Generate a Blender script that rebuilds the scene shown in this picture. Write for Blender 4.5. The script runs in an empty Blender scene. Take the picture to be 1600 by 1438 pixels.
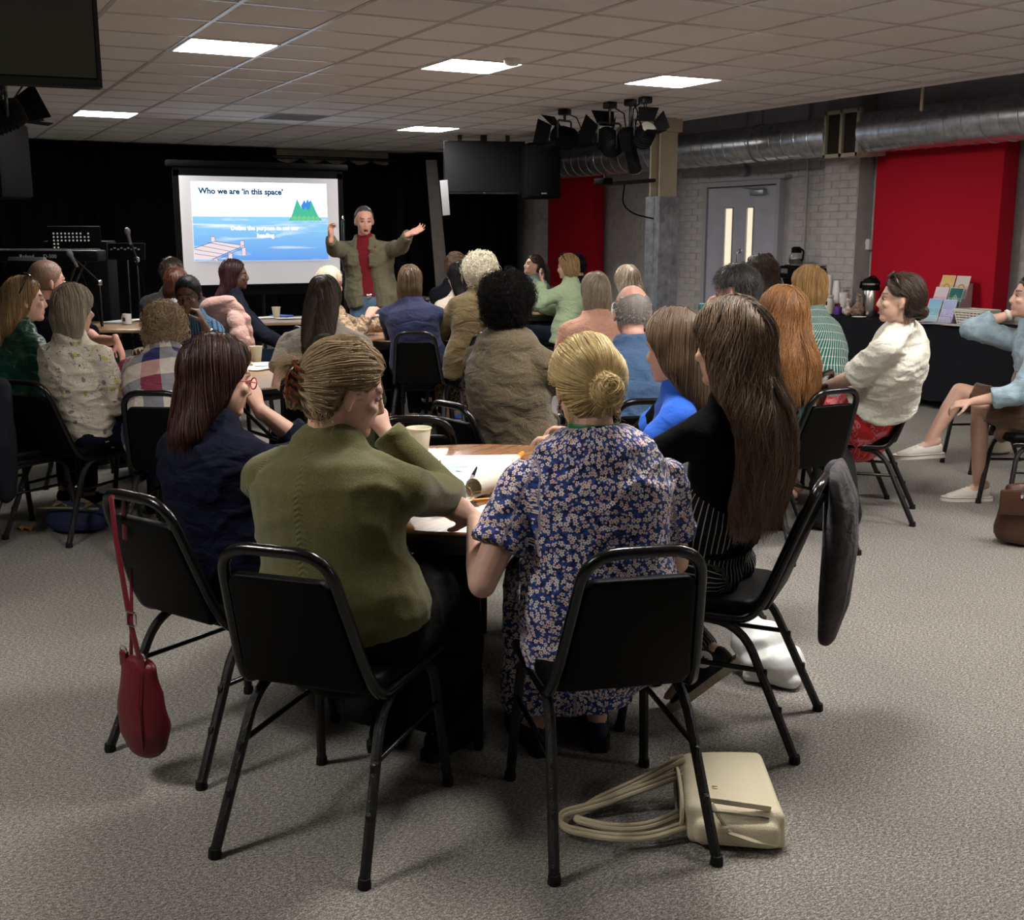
import bpy, bmesh, math, random
import numpy as np
from mathutils import Vector, Matrix, noise
from mathutils.bvhtree import BVHTree
R = math.radians
PI = math.pi
S = bpy.context.scene
COL = S.collection
random.seed(7); RNG = np.random.default_rng(7)

# ------------------------------------------------------------------ camera, world, exposure
HC, YAW, FPX = 1.57, R(28.2), 1775.0
PITCH = math.atan((719 - 365) / FPX)
cam = bpy.data.objects.new('camera', bpy.data.cameras.new('camera')); COL.objects.link(cam)
cam.location = (0, 0, HC); cam.rotation_euler = (PI/2 - PITCH, 0, -YAW)
cam.data.sensor_width = 36; cam.data.lens = FPX / 1600 * 36; cam.data.clip_start = .05; cam.data.clip_end = 60
S.camera = cam
S.view_settings.view_transform = 'Standard'; S.view_settings.look = 'None'
S.view_settings.gamma = 1; S.view_settings.use_curve_mapping = False
S.view_settings.exposure = 0.0
w = bpy.data.worlds.new('world'); S.world = w; w.use_nodes = True
w.node_tree.nodes['Background'].inputs[0].default_value = (.5, .5, .55, 1)
w.node_tree.nodes['Background'].inputs[1].default_value = 0.02
S.cycles.use_denoising = True
S.cycles.max_bounces = 6; S.cycles.diffuse_bounces = 3; S.cycles.glossy_bounces = 3; S.cycles.transmission_bounces = 4
S.cycles.sample_clamp_indirect = 4
LAMP = 66.0            # emission of the ceiling panels
SCREEN = 1.05           # emission of the projected slide

def G(px, D, z=.5):
    """floor plan position: forward distance D from the doorway viewpoint, bearing px (at height z)"""
    zc = D*math.cos(PITCH) - (z-HC)*math.sin(PITCH); rt = (px-800)*zc/FPX
    return Vector((D*math.sin(YAW)+rt*math.cos(YAW), D*math.cos(YAW)-rt*math.sin(YAW), 0))
def U(px, py, D):
    a = (px-800)/FPX; b = -(py-719)/FPX
    f = math.cos(PITCH)+b*math.sin(PITCH); u = b*math.cos(PITCH)-math.sin(PITCH); t = D/f
    return Vector((t*(f*math.sin(YAW)+a*math.cos(YAW)), t*(f*math.cos(YAW)-a*math.sin(YAW)), HC+t*u))
def AT(px, py, z):
    p = U(px, py, 1.0); t = (z-HC)/(p.z-HC)
    return Vector((p.x*t, p.y*t, z))
def hd(a):             # heading a degrees clockwise from the viewing direction -> unit vector
    return Vector((math.sin(YAW+R(a)), math.cos(YAW+R(a)), 0))
def rotz(a):           # object z rotation for local +Y to face heading a
    return -(YAW+R(a))

# ------------------------------------------------------------------ materials
class NT:
    def __init__(s, m): s.t = m.node_tree; s.N = s.t.nodes; s.L = s.t.links
    def n(s, typ, **kw):
        nd = s.N.new('ShaderNode'+typ)
        for k, v in kw.items():
            if k.startswith('_'): setattr(nd, k[1:], v)
            else: s.put(nd, k, v)
        return nd
    def put(s, nd, k, v):
        i = nd.inputs[int(k[1:])] if k[0] == 'i' and k[1:].isdigit() else nd.inputs[k.replace('_', ' ')]
        if isinstance(v, bpy.types.NodeSocket): s.L.new(v, i)
        elif isinstance(v, bpy.types.Node): s.L.new(v.outputs[0], i)
        else:
            if hasattr(i.default_value, '__len__') and not hasattr(v, '__len__'): v = (v,)*len(i.default_value)
            elif hasattr(i.default_value, '__len__') and len(i.default_value) == 4 and len(v) == 3: v = (*v, 1)
            i.default_value = v
    def m(s, op, a, b=0.0, c=0.0):
        nd = s.n('Math', _operation=op, i0=a, i1=b); s.put(nd, 'i2', c); return nd.outputs[0]
    def vm(s, op, a, b=(0, 0, 0)):
        nd = s.n('VectorMath', _operation=op, i0=a, i1=b); return nd.outputs[1] if op in ('LENGTH', 'DISTANCE') else nd.outputs[0]
    def mix(s, f, a, b):
        nd = s.N.new('ShaderNodeMix'); nd.data_type = 'RGBA'
        for idx, v in ((0, f), (6, a), (7, b)):
            i = nd.inputs[idx]
            if isinstance(v, bpy.types.NodeSocket): s.L.new(v, i)
            elif isinstance(v, bpy.types.Node): s.L.new(v.outputs[0], i)
            else: i.default_value = v if idx == 0 else (*v[:3], 1)
        return nd.outputs[2]
    def ramp(s, f, stops, interp='LINEAR'):
        nd = s.n('ValToRGB', i0=f); cr = nd.color_ramp; cr.interpolation = interp
        while len(cr.elements) < len(stops): cr.elements.new(.5)
        for e, (p, c) in zip(cr.elements, stops):
            e.position = p; e.color = (*c, 1) if hasattr(c, '__len__') else (c, c, c, 1)
        return nd.outputs[0]
    def step(s, f, a, b):
        nd = s.n('MapRange', i0=f, i1=a, i2=b); return nd.outputs[0]
    def noise(s, scale, vec=None, detail=3.0, rough=.55, dist=0.0):
        nd = s.n('TexNoise', Scale=scale, Detail=detail, Roughness=rough, Distortion=dist)
        if vec is not None: s.put(nd, 'Vector', vec)
        return nd.outputs[0]
    def coord(s, k='Object'):
        if not hasattr(s, 'tc'): s.tc = s.n('TexCoord')
        return s.tc.outputs[k]
    def mapped(s, vec, scale=(1, 1, 1), rot=(0, 0, 0), loc=(0, 0, 0)):
        return s.n('Mapping', i0=vec, Location=loc, Rotation=rot, Scale=scale).outputs[0]
    def sep(s, v):
        return s.n('SeparateXYZ', i0=v).outputs
    def comb(s, x, y, z=0.0): return s.n('CombineXYZ', i0=x, i1=y, i2=z).outputs[0]

MATS = {}
def mat(name, col=(.5, .5, .5), rough=.6, spec=.4, metal=0.0, var=0.0, vscale=8.0, bump=0.0, bscale=60.0, sheen=0.0, emit=None, estr=1.0, trans=0.0, coat=0.0, alpha=1.0, fn=None):
    if name in MATS: return MATS[name]
    m = bpy.data.materials.new(name); m.use_nodes = True; t = NT(m)
    b = t.N['Principled BSDF']
    b.inputs['Roughness'].default_value = rough; b.inputs['Specular IOR Level'].default_value = spec
    b.inputs['Metallic'].default_value = metal; b.inputs['Sheen Weight'].default_value = sheen
    b.inputs['Transmission Weight'].default_value = trans; b.inputs['Coat Weight'].default_value = coat
    b.inputs['Alpha'].default_value = alpha
    base = col
    if var:
        nz = t.noise(vscale, t.coord(), 4.0)
        base = t.mix(t.step(nz, .3, .7), tuple(max(0, c*(1-var)) for c in col), tuple(min(1, c*(1+var)) for c in col))
    if fn: base = fn(t, b, col)
    if base is not None: t.put(b, 'Base Color', base)
    if bump:
        h = t.noise(bscale, t.coord(), 3.0)
        t.put(b, 'Normal', t.n('Bump', Strength=bump, Distance=.01, Height=h))
    if emit is not None:
        t.put(b, 'Emission Color', emit); b.inputs['Emission Strength'].default_value = estr
    MATS[name] = m
    return m

# ------------------------------------------------------------------ mesh building
class B:
    """collects vertices and faces of one mesh"""
    def __init__(s): s.v = []; s.f = []; s.mi = []; s.cur = 0
    def add(s, vs, fs):
        o = len(s.v); s.v.extend(tuple(v) for v in vs); s.f.extend(tuple(i+o for i in f) for f in fs); s.mi.extend([s.cur]*len(fs)); return s
    def box(s, c, size, rz=0.0, M=None):
        x, y, z = (d/2 for d in size); vs = [Vector((i*x, j*y, k*z)) for i in (-1, 1) for j in (-1, 1) for k in (-1, 1)]
        if M is None: M = Matrix.Rotation(rz, 3, 'Z')
        return s.add([M @ v + Vector(c) for v in vs], [(0, 1, 3, 2), (4, 6, 7, 5), (0, 4, 5, 1), (2, 3, 7, 6), (0, 2, 6, 4), (1, 5, 7, 3)])
    def bbox(s, c, size, r=.01, seg=2, M=None):
        """box with rounded edges"""
        bm = bmesh.new(); bmesh.ops.create_cube(bm, size=1)
        for v in bm.verts: v.co = Vector((v.co.x*size[0], v.co.y*size[1], v.co.z*size[2]))
        bmesh.ops.bevel(bm, geom=list(bm.edges), offset=min(r, min(size)*.49), segments=seg, profile=.5, affect='EDGES')
        bm.verts.index_update()
        M = M or Matrix.Identity(3)
        s.add([M @ v.co + Vector(c) for v in bm.verts], [[v.index for v in f.verts] for f in bm.faces]); bm.free(); return s
    def ell(s, c, r, M=None, n=14, k=9):
        vs = []; M = M or Matrix.Identity(3); c = Vector(c)
        for i in range(1, k):
            t = PI*i/k
            for j in range(n):
                a = 2*PI*j/n; vs.append(c + M @ Vector((r[0]*math.sin(t)*math.cos(a), r[1]*math.sin(t)*math.sin(a), r[2]*math.cos(t))))
        top, bot = len(vs), len(vs)+1; vs += [c + M @ Vector((0, 0, r[2])), c - M @ Vector((0, 0, r[2]))]
        fs = [(i*n+j, (i+1)*n+j, (i+1)*n+(j+1) % n, i*n+(j+1) % n) for i in range(k-2) for j in range(n)]
        fs += [(top, j, (j+1) % n) for j in range(n)] + [(bot, (k-2)*n+(j+1) % n, (k-2)*n+j) for j in range(n)]
        return s.add(vs, fs)
    def tube(s, pts, rad, side=None, n=10, cap='round', closed=False):
        """loft along pts; rad: number or (rx, ry) per point; rx along side"""
        pts = [Vector(p) for p in pts]; k = len(pts)
        if not isinstance(rad, list): rad = [rad]*k
        rad = [(r, r) if not hasattr(r, '__len__') else r for r in rad]
        tan = []
        for i in range(k):
            a, b = (pts[(i-1) % k], pts[(i+1) % k]) if closed else (pts[max(i-1, 0)], pts[min(i+1, k-1)])
            t = b-a; tan.append(t.normalized() if t.length > 1e-9 else Vector((0, 0, 1)))
        sides = []
        cur = None
        for i in range(k):
            if side is not None: sv = Vector(side[i]) if isinstance(side, list) else Vector(side)
            else: sv = cur if cur is not None else (Vector((1, 0, 0)) if abs(tan[0].x) < .9 else Vector((0, 1, 0)))
            sv = sv - tan[i]*sv.dot(tan[i])
            if sv.length < 1e-6: sv = tan[i].orthogonal()
            sv.normalize(); cur = sv; sides.append(sv)
        rings = [(pts[i], sides[i], tan[i], rad[i]) for i in range(k)]
        if cap == 'round' and not closed:
            def cap_r(q, sg):
                p, sv, t, (a, b) = q; m = min(a, b)
                return [(p+t*sg*m*.5, sv, t, (a*.86, b*.86)), (p+t*sg*m*.87, sv, t, (a*.5, b*.5))]
            rings = cap_r(rings[0], -1)[::-1] + rings + cap_r(rings[-1], 1)
        vs = []
        for p, sv, t, (a, b) in rings:
            up = t.cross(sv)
            for j in range(n):
                an = 2*PI*j/n; vs.append(p + sv*(a*math.cos(an)) + up*(b*math.sin(an)))
        m = len(rings)
        fs = [(i*n+j, i*n+(j+1) % n, ((i+1) % m)*n+(j+1) % n, ((i+1) % m)*n+j) for i in range(m if closed else m-1) for j in range(n)]
        if not closed:
            fs += [tuple(range(n))[::-1], tuple(range((m-1)*n, m*n))]
        return s.add(vs, fs)
    def lathe(s, prof, c=(0, 0, 0), n=20, M=None):
        """profile (r, z); radius 0 closes"""
        vs = []; M = M or Matrix.Identity(3)
        for r, z in prof:
            for j in range(n): vs.append(M @ Vector((r*math.cos(2*PI*j/n), r*math.sin(2*PI*j/n), z)) + Vector(c))
        k = len(prof)
        fs = [(i*n+j, i*n+(j+1) % n, (i+1)*n+(j+1) % n, (i+1)*n+j) for i in range(k-1) for j in range(n)]
        if prof[0][0] > 1e-6: fs.append(tuple(range(n))[::-1])
        if prof[-1][0] > 1e-6: fs.append(tuple(range((k-1)*n, k*n)))
        return s.add(vs, fs)
    def prism(s, poly, z0, z1, M=None, c=(0, 0, 0)):
        n = len(poly); M = M or Matrix.Identity(3)
        vs = [M @ Vector((x, y, z)) + Vector(c) for z in (z0, z1) for x, y in poly]
        return s.add(vs, [tuple(range(n))[::-1], tuple(range(n, 2*n))] + [(i, (i+1) % n, n+(i+1) % n, n+i) for i in range(n)])
    def sheet(s, rows, th=.002):
        """grid of points given a thickness"""
        r, c = len(rows), len(rows[0]); P = [[Vector(p) for p in row] for row in rows]; top = []; bot = []
        for i in range(r):
            for j in range(c):
                a = P[min(i+1, r-1)][j]-P[max(i-1, 0)][j]; b = P[i][min(j+1, c-1)]-P[i][max(j-1, 0)]
                nn = a.cross(b); nn = nn.normalized() if nn.length > 1e-9 else Vector((0, 0, 1))
                top.append(P[i][j]+nn*th/2); bot.append(P[i][j]-nn*th/2)
        o = r*c; fs = []
        for i in range(r-1):
            for j in range(c-1):
                a, b, d, e = i*c+j, i*c+j+1, (i+1)*c+j+1, (i+1)*c+j
                fs += [(a, b, d, e), (o+e, o+d, o+b, o+a)]
        for i in range(r-1): fs += [(i*c, (i+1)*c, o+(i+1)*c, o+i*c), ((i+1)*c-1, o+(i+1)*c-1, o+(i+2)*c-1, (i+2)*c-1)]
        for j in range(c-1): fs += [(j, o+j, o+j+1, j+1), ((r-1)*c+j, (r-1)*c+j+1, o+(r-1)*c+j+1, o+(r-1)*c+j)]
        return s.add(top+bot, fs)

def fillet(pts, r, n=5):
    """round the corners of a polyline"""
    pts = [Vector(p) for p in pts]; out = [pts[0]]
    for i in range(1, len(pts)-1):
        a, b, c = pts[i-1], pts[i], pts[i+1]; rr = min(r, (a-b).length*.49, (c-b).length*.49)
        p, q = b+(a-b).normalized()*rr, b+(c-b).normalized()*rr
        for k in range(n+1):
            t = k/n; out.append(p*(1-t)**2 + b*2*t*(1-t) + q*t*t)
    return out + [pts[-1]]

def mesh(b, name, smooth=True, angle=40):
    me = bpy.data.meshes.new(name)
    me.from_pydata([tuple(v) for v in b.v], [], b.f)
    if any(b.mi): me.polygons.foreach_set('material_index', b.mi)
    if smooth:
        me.polygons.foreach_set('use_smooth', [True]*len(me.polygons))
        if angle < 180: me.set_sharp_from_angle(angle=R(angle))
    me.update(); return me
def obj(name, b, m, parent=None, smooth=True, angle=40, loc=None, label=None, rot=None):
    me = b if isinstance(b, bpy.types.Mesh) else mesh(b, name, smooth, angle)
    for mm in (m if isinstance(m, (list, tuple)) else [m]):
        if len(me.materials) < (len(m) if isinstance(m, (list, tuple)) else 1): me.materials.append(mm)
    o = bpy.data.objects.new(name, me); COL.objects.link(o)
    if parent is not None: o.parent = parent
    if loc is not None: o.location = loc
    if rot is not None: o.rotation_euler = rot
    if label: o['label'] = label
    return o
def tag(o, label, cat, group=None, kind=None):
    o['label'] = label; o['category'] = cat
    if group: o['group'] = group
    if kind: o['kind'] = kind
    return o
def thing(name, label, cat, loc=(0, 0, 0), rz=0.0, group=None):
    o = bpy.data.objects.new(name, None); COL.objects.link(o); o.empty_display_size = .1
    o.location = loc; o.rotation_euler = (0, 0, rz); return tag(o, label, cat, group)
def struct(name, b, m, parent=None, smooth=False, loc=None):
    o = obj(name, b, m, parent, smooth, loc=loc); o['kind'] = 'structure'; return o
def dup(root, loc, rz, label, group=None):
    r = root.copy(); COL.objects.link(r); r.location = loc; r.rotation_euler = (0, 0, rz); r['label'] = label
    if group: r['group'] = group
    for ch in list(root.children):
        c = ch.copy(); COL.objects.link(c); c.parent = r
        for g in ch.children:
            d = g.copy(); COL.objects.link(d); d.parent = c
    return r
def text_mesh(txt, size, ext=.001, align='LEFT', bold=0.0):
    cu = bpy.data.curves.new('txt', 'FONT'); cu.body = txt; cu.size = size; cu.extrude = ext; cu.align_x = align; cu.offset = bold; cu.resolution_u = 3
    o = bpy.data.objects.new('txt', cu); COL.objects.link(o)
    me = bpy.data.meshes.new_from_object(o.evaluated_get(bpy.context.evaluated_depsgraph_get()))
    bpy.data.objects.remove(o); bpy.data.curves.remove(cu); return me

_rm = None
def remesh(b, voxel, it=4, fac=.5):
    """one closed skin around everything in b -> (verts, faces) arrays"""
    global _rm
    me = bpy.data.meshes.new('tmp'); me.from_pydata([tuple(v) for v in b.v], [], b.f)
    if _rm is None:
        _rm = bpy.data.objects.new('tmp', me); COL.objects.link(_rm)
        a = _rm.modifiers.new('r', 'REMESH'); a.mode = 'VOXEL'
        c = _rm.modifiers.new('s', 'SMOOTH')
    old = _rm.data; _rm.data = me
    if old != me: bpy.data.meshes.remove(old)
    _rm.modifiers['r'].voxel_size = voxel
    _rm.modifiers['s'].factor = fac; _rm.modifiers['s'].iterations = it; _rm.modifiers['s'].show_viewport = it > 0
    dg = bpy.context.evaluated_depsgraph_get(); ev = _rm.evaluated_get(dg); em = ev.to_mesh()
    n = len(em.vertices); V = np.empty(n*3, np.float32); em.vertices.foreach_get('co', V); V = V.reshape(-1, 3)
    nl = len(em.loops); Lv = np.empty(nl, np.int32); em.loops.foreach_get('vertex_index', Lv)
    ls = np.empty(len(em.polygons), np.int32); em.polygons.foreach_get('loop_start', ls)
    N = np.empty(n*3, np.float32); em.vertices.foreach_get('normal', N); N = N.reshape(-1, 3)
    F = Lv.reshape(-1, 4) if nl == 4*len(em.polygons) else None
    ev.to_mesh_clear()
    return V, F, N
def arr_mesh(name, V, F, mi=None, uv=None):
    me = bpy.data.meshes.new(name); n, f = len(V), len(F)
    me.vertices.add(n); me.vertices.foreach_set('co', np.ascontiguousarray(V, np.float32).ravel())
    me.loops.add(f*4); me.loops.foreach_set('vertex_index', np.ascontiguousarray(F, np.int32).ravel())
    me.polygons.add(f); me.polygons.foreach_set('loop_start', np.arange(0, f*4, 4, dtype=np.int32))
    if mi is not None: me.polygons.foreach_set('material_index', np.ascontiguousarray(mi, np.int32))
    me.polygons.foreach_set('use_smooth', np.ones(f, bool))
    if uv is not None:
        l = me.uv_layers.new(name='UVMap'); l.data.foreach_set('uv', np.ascontiguousarray(uv[F.ravel()], np.float32).ravel())
    me.update(calc_edges=True); return me
# ------------------------------------------------------------------ the room
CEIL, TILE, CX0, CY0 = 2.77, .6, 1.742, 6.30     # ceiling height, grid pitch and a grid corner
XE, XW, YB, XL, YF = 7.45, 8.9, 16.6, -3.2, -3.5  # ceiling edge, right wall, back wall, left wall, wall behind the viewpoint
def carpet_fn(t, b, col):
    c = t.coord(); n1 = t.noise(230, c, 3.0, .7); n2 = t.noise(75, t.mapped(c, (1, 2.2, 1), (0, 0, .5)), 3.0, .7); n3 = t.noise(1.2, c, 3.0)
    f = t.m('ADD', t.m('MULTIPLY', n1, .55), t.m('MULTIPLY', n2, .45))
    base = t.ramp(f, [(.38, (.06, .056, .05)), (.5, (.215, .202, .182)), (.62, (.54, .515, .47))])
    base = t.mix(t.m('MULTIPLY', t.step(n3, .4, .75), .3), base, (.15, .14, .125))
    t.put(b, 'Normal', t.n('Bump', Strength=.7, Distance=.006, Height=f)); return base
def tile_fn(t, b, col):
    c = t.coord(); n = t.noise(160, c, 2.0, .7); hole = t.step(n, .66, .7)
    t.put(b, 'Normal', t.n('Bump', Strength=.15, Distance=.003, Height=n))
    big = t.noise(3.0, t.n('ObjectInfo').outputs[0], 1.0)
    return t.mix(t.m('MULTIPLY', hole, .35), t.mix(t.step(big, .2, .8), (.80, .77, .76), (.86, .835, .825)), (.3, .28, .27))
def paint_fn(t, b, col):
    c = t.coord(); n = t.noise(9, c, 5.0); n2 = t.noise(90, c, 3.0)
    t.put(b, 'Normal', t.n('Bump', Strength=.25, Distance=.004, Height=n2))
    return t.mix(t.step(n, .3, .75), tuple(x*.86 for x in col), tuple(x*1.1 for x in col))
m_carpet = mat('carpet loop pile', rough=1, spec=.1, fn=carpet_fn)
m_tile = mat('ceiling tile board', rough=.85, spec=.2, fn=tile_fn)
m_bar = mat('ceiling grid enamel', (.78, .75, .74), .26, .5)
m_brick = mat('grey painted brick', (.50, .475, .465), .6, .35, fn=paint_fn)
m_joint = mat('grey painted mortar', (.45, .428, .42), .8, .2, fn=paint_fn)
m_void = mat('dark roof void', (.3, .28, .3), .9, .1)
m_plum = mat('upper wall paled for weak light', (.62, .57, .62), .8, .2, fn=paint_fn)  # wall tone paled to make up for the little light reaching above the duct
m_black = mat('black stage drape', (.004, .004, .006), 1.0, .04, sheen=.0)
m_red = mat('red fabric panel', (.46, .006, .022), .85, .2, bump=.15, bscale=500)
m_steel = mat('galvanised duct steel', (.58, .60, .64), .30, .5, .9, var=.25, vscale=14, bump=.05, bscale=30)
m_cream = mat('cream painted steel column', (.47, .40, .29), .5, .4, var=.12, vscale=5)
m_colgrey = mat('scuffed grey column cladding', (.27, .285, .31), .38, .5, .35, var=.35, vscale=11)
m_door = mat('grey lilac door paint', (.42, .42, .49), .45, .4, var=.08, vscale=4)
m_frame = mat('grey door frame paint', (.38, .37, .40), .5, .4)
m_chrome = mat('polished chrome', (.75, .75, .77), .15, .5, 1.0)
m_white = mat('white plastic', (.75, .75, .73), .4, .5)
m_blk = mat('black powder coat', (.007, .007, .007), .3, .5)
m_blkmat = mat('matt black plastic', (.003, .003, .0035), .65, .1)
m_glow = mat('lit corridor behind glass', (.8, .7, .5), .5, .3, emit=(.95, .83, .62), estr=.85)
m_lamp = mat('glowing panel diffuser', (1, 1, 1), .5, .2, emit=(1, .955, .9), estr=LAMP)
m_alu = mat('white light frame', (.8, .8, .8), .4, .4)

b = B(); b.box(((XL+XW)/2, (YF+YB)/2, -.05), (XW-XL+.4, YB-YF+.4, .1)); floor = struct('floor', b, m_carpet)
# suspended ceiling: grid bars and single tiles over the visible part, plain board behind the viewpoint
b = B(); b.box(((XL+XE)/2, (YF+YB)/2, CEIL+.06), (XE-XL, YB-YF, .04)); ceiling = struct('ceiling', b, m_void)
tile_me = mesh(B().bbox((0, 0, 0), (TILE-.022, TILE-.022, .02), .003, 1), 'ceiling_tile', False); tile_me.materials.append(m_tile)
lamps_at = [(0, 2), (3, 2), (6, 2), (0, 10), (6, 10)]
dark_at = [(5, 9)]
more_lamps = [(0, -6), (3, -6), (6, -6), (-5, -6), (6, -14)]
is_lamp = set(lamps_at+more_lamps)
rest = B()
nt = 0
for i in range(-9, 10):
    for j in range(-17, 18):
        if (i, j) in is_lamp: continue
        x, y = CX0+TILE*(i+.5), CY0+TILE*(j+.5)
        if x > XE+.05 or x < XL or y > YB or y < YF: continue
        u = Vector((x*math.sin(YAW)+y*math.cos(YAW), x*math.cos(YAW)-y*math.sin(YAW)))
        vis = u.x > 3 and abs(u.y)/u.x < .56 and j >= -2 and j < 14
        if vis and nt < 300:
            o = bpy.data.objects.new('ceiling_tile', tile_me); COL.objects.link(o); o.parent = ceiling; nt += 1
            o.location = (x, y, CEIL+.012+random.uniform(-.0015, .0015)); o.rotation_euler = (random.uniform(-.002, .002), random.uniform(-.002, .002), 0)
        else: rest.box((x, y, CEIL+.012), (TILE-.022, TILE-.022, .02))
o = obj('ceiling_tiles_beyond', rest, m_tile, ceiling, False); o['kind'] = 'stuff'
barL = mesh(B().box((0, 0, 0), (.026, YB-YF, .012)), 'bar'); barL.materials.append(m_bar)
for i in range(-8, 10):
    x = CX0+TILE*i
    if XL < x < XE+.02:
        o = bpy.data.objects.new('ceiling_grid_bar', barL); COL.objects.link(o); o.parent = ceiling; o.location = (x, (YF+YB)/2, CEIL+.002)
barT = mesh(B().box((0, 0, 0), (XE-XL, .024, .011)), 'bar'); barT.materials.append(m_bar)
for j in range(-16, 18):
    o = bpy.data.objects.new('ceiling_grid_cross_bar', barT); COL.objects.link(o); o.parent = ceiling; o.location = ((XE+XL)/2, CY0+TILE*j, CEIL+.002)
b = B(); b.box((XE+.01, (YF+YB)/2, CEIL+.03), (.02, YB-YF, .09)); struct('trim_1', b, m_bar)
# upper roof over the duct bay and walls
b = B(); b.box(((XE+XW)/2, (YF+YB)/2, 3.45), (XW-XE+.6, YB-YF, .1)); struct('ceiling_void', b, m_void)
b = B(); b.box((XE+.06, (YF+YB)/2, 3.1), (.04, YB-YF, .62)); struct('wall_void', b, m_void)
b = B(); b.box((XL-.05, (YF+YB)/2, 1.5), (.1, YB-YF, 3.2)); struct('wall_left', b, mat('dim left wall paint', (.12, .115, .12), .8, .2, fn=paint_fn))
b = B(); b.box(((XL+XW)/2, YF-.05, 1.7), (XW-XL, .1, 3.6)); struct('wall_front', b, mat('rear wall grey paint', (.30, .29, .285), .8, .2, fn=paint_fn))
b = B(); b.box(((XL+XW)/2, YB+.25, 1.7), (XW-XL, .1, 3.6)); struct('wall_back', b, mat('dark back wall', (.02, .02, .022), .9, .1))
# right wall: mortar core, bricks laid on its face
wr = struct('wall_right', B().box((XW+.09, (YF+YB)/2, 1.72), (.16, YB-YF+.4, 3.5)), m_joint)
DOOR0, DOOR1 = XW/math.tan(YAW+math.atan(418/1810)), XW/math.tan(YAW+math.atan(310/1810))
PIL = [(8.78, 9.28), (15.05, 15.5)]   # pilasters (y range)
BL, BH = .225, .078
brick_me = mesh(B().bbox((0, 0, 0), (.03, BL-.006, BH-.006), .003, 1), 'brick', False); brick_me.materials.append(m_brick)
half_me = mesh(B().bbox((0, 0, 0), (.03, BL/2-.006, BH-.009), .003, 1), 'brick', False); half_me.materials.append(m_brick)
cand = []; rb = B(); low = B()
for k in range(0, 32):
    z = BH*(k+.5)
    for q in range(int(5.2/BL), int(16.2/BL)):
        y = BL*(q+.5)+(BL/2 if k % 2 else 0)
        if DOOR0-.06-BL/2 < y < DOOR1+.06+BL/2 and z < 2.16: continue
        if any(a-.02-BL/2 < y < c+.02+BL/2 for a, c in PIL): continue
        cand.append((y, z))
seen = [(y, z) for y, z in cand if .8 < z < 2.45 and (7.9 < y < 12.2)]
seen.sort(key=lambda p: p[0]); single = set(seen[:262])
for y, z in cand:
    dx = random.uniform(-.003, .003)
    if (y, z) in single:
        o = bpy.data.objects.new('brick', brick_me); COL.objects.link(o); o.parent = wr; o.location = (XW+.018+dx, y, z)
    else: rb.box((XW+.018+dx, y, z), (.03, BL-.006, BH-.006))
o = obj('bricks_beyond', rb, m_brick, wr, False); o['kind'] = 'stuff'
b = B(); b.box((XW+.0, (YF+YB)/2, 3.0), (.02, YB-YF, .9)); obj('upper_wall_paled', b, m_plum, wr, False)
for a, c in PIL:
    p = struct('pilaster', B().box((XW-.1, (a+c)/2, 1.7), (.2, c-a-.012, 3.4)), m_joint)
    for k in range(9, 33):
        z = BH*(k+.5); wd = (c-a)/2
        for h in ((0, 1) if k % 2 else (0, 1, 2)):
            if k % 2: y, L = a+wd*(h+.5), wd
            else: y, L = (a+wd*.25, wd/2) if h == 0 else ((a+c)/2, wd) if h == 1 else (c-wd*.25, wd/2)
            me = brick_me if L > .2 else half_me
            o = bpy.data.objects.new('brick', me); COL.objects.link(o); o.parent = p; o.location = (XW-.192+random.uniform(-.002, .003), y, z)
    obj('pilaster_side', B().box((XW-.1, a+.002, 1.7), (.21, .008, 3.4)), m_joint, p, False)
# double door with two lit vision panels
b = B(); z1 = 2.12
for y in (DOOR0-.03, DOOR1+.03): b.box((XW-.02, y, z1/2), (.12, .06, z1))
b.box((XW-.02, (DOOR0+DOOR1)/2, z1+.03), (.12, DOOR1-DOOR0+.12, .06)); b.box((XW-.035, (DOOR0+DOOR1)/2-.02, z1+.075), (.16, DOOR1-DOOR0+.3, .035))
door = struct('door_1', b, m_frame)
mid = DOOR0+(DOOR1-DOOR0)*.53
for y0, y1, hinge, ang in ((DOOR0, mid, DOOR0, 0.0), (mid, DOOR1, DOOR1, .10)):
    sg = 1 if hinge == DOOR0 else -1; W = y1-y0-.006
    b = B(); p0, p1 = (W*.60, W*.80) if sg > 0 else (W*.50, W*.74)
    for a, c, z0, zz in ((0, p0, 0, 2.1), (p1, W, 0, 2.1), (p0, p1, 0, .55), (p0, p1, 1.86, 2.1)):
        b.box((0, sg*(a+c)/2, (z0+zz)/2), (.045, c-a, zz-z0))
    leaf = obj('door_leaf', b, m_door, door, False, loc=(XW-.03, hinge, .005), rot=(0, 0, ang*-sg))
    obj('vision_panel', B().box((.004, sg*(p0+p1)/2, 1.205), (.012, p1-p0, 1.31)), m_glow, leaf, False)
    b = B()
    for yy in (p0, p1): b.box((-.025, sg*yy, 1.205), (.012, .014, 1.33))
    for zz in (.545, 1.865): b.box((-.025, sg*(p0+p1)/2, zz), (.012, p1-p0, .014))
    obj('glazing_bead', b, m_frame, leaf, False)
    if sg > 0:
        b = B(); yy = W-.06; b.tube(fillet([(-.02, yy, 1.02), (-.075, yy, 1.02), (-.075, yy, 1.36), (-.02, yy, 1.36)], .03), .012)
        for zz in (1.02, 1.36): b.lathe([(.03, 0), (.03, .008), (.015, .012)], (-.022, yy, zz), M=Matrix.Rotation(-PI/2, 3, 'Y'))
        obj('door_handle', b, m_chrome, leaf)
        b = B(); b.bbox((-.055, W*.45, 2.03), (.06, .24, .06), .01); b.tube([(-.05, W*.3, 2.07), (-.1, W*.75, 2.09), (-.03, W*.95, 2.1)], .01)
        obj('door_closer', b, mat('silver door closer', (.35, .37, .42), .4, .5, .6), leaf)
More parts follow.
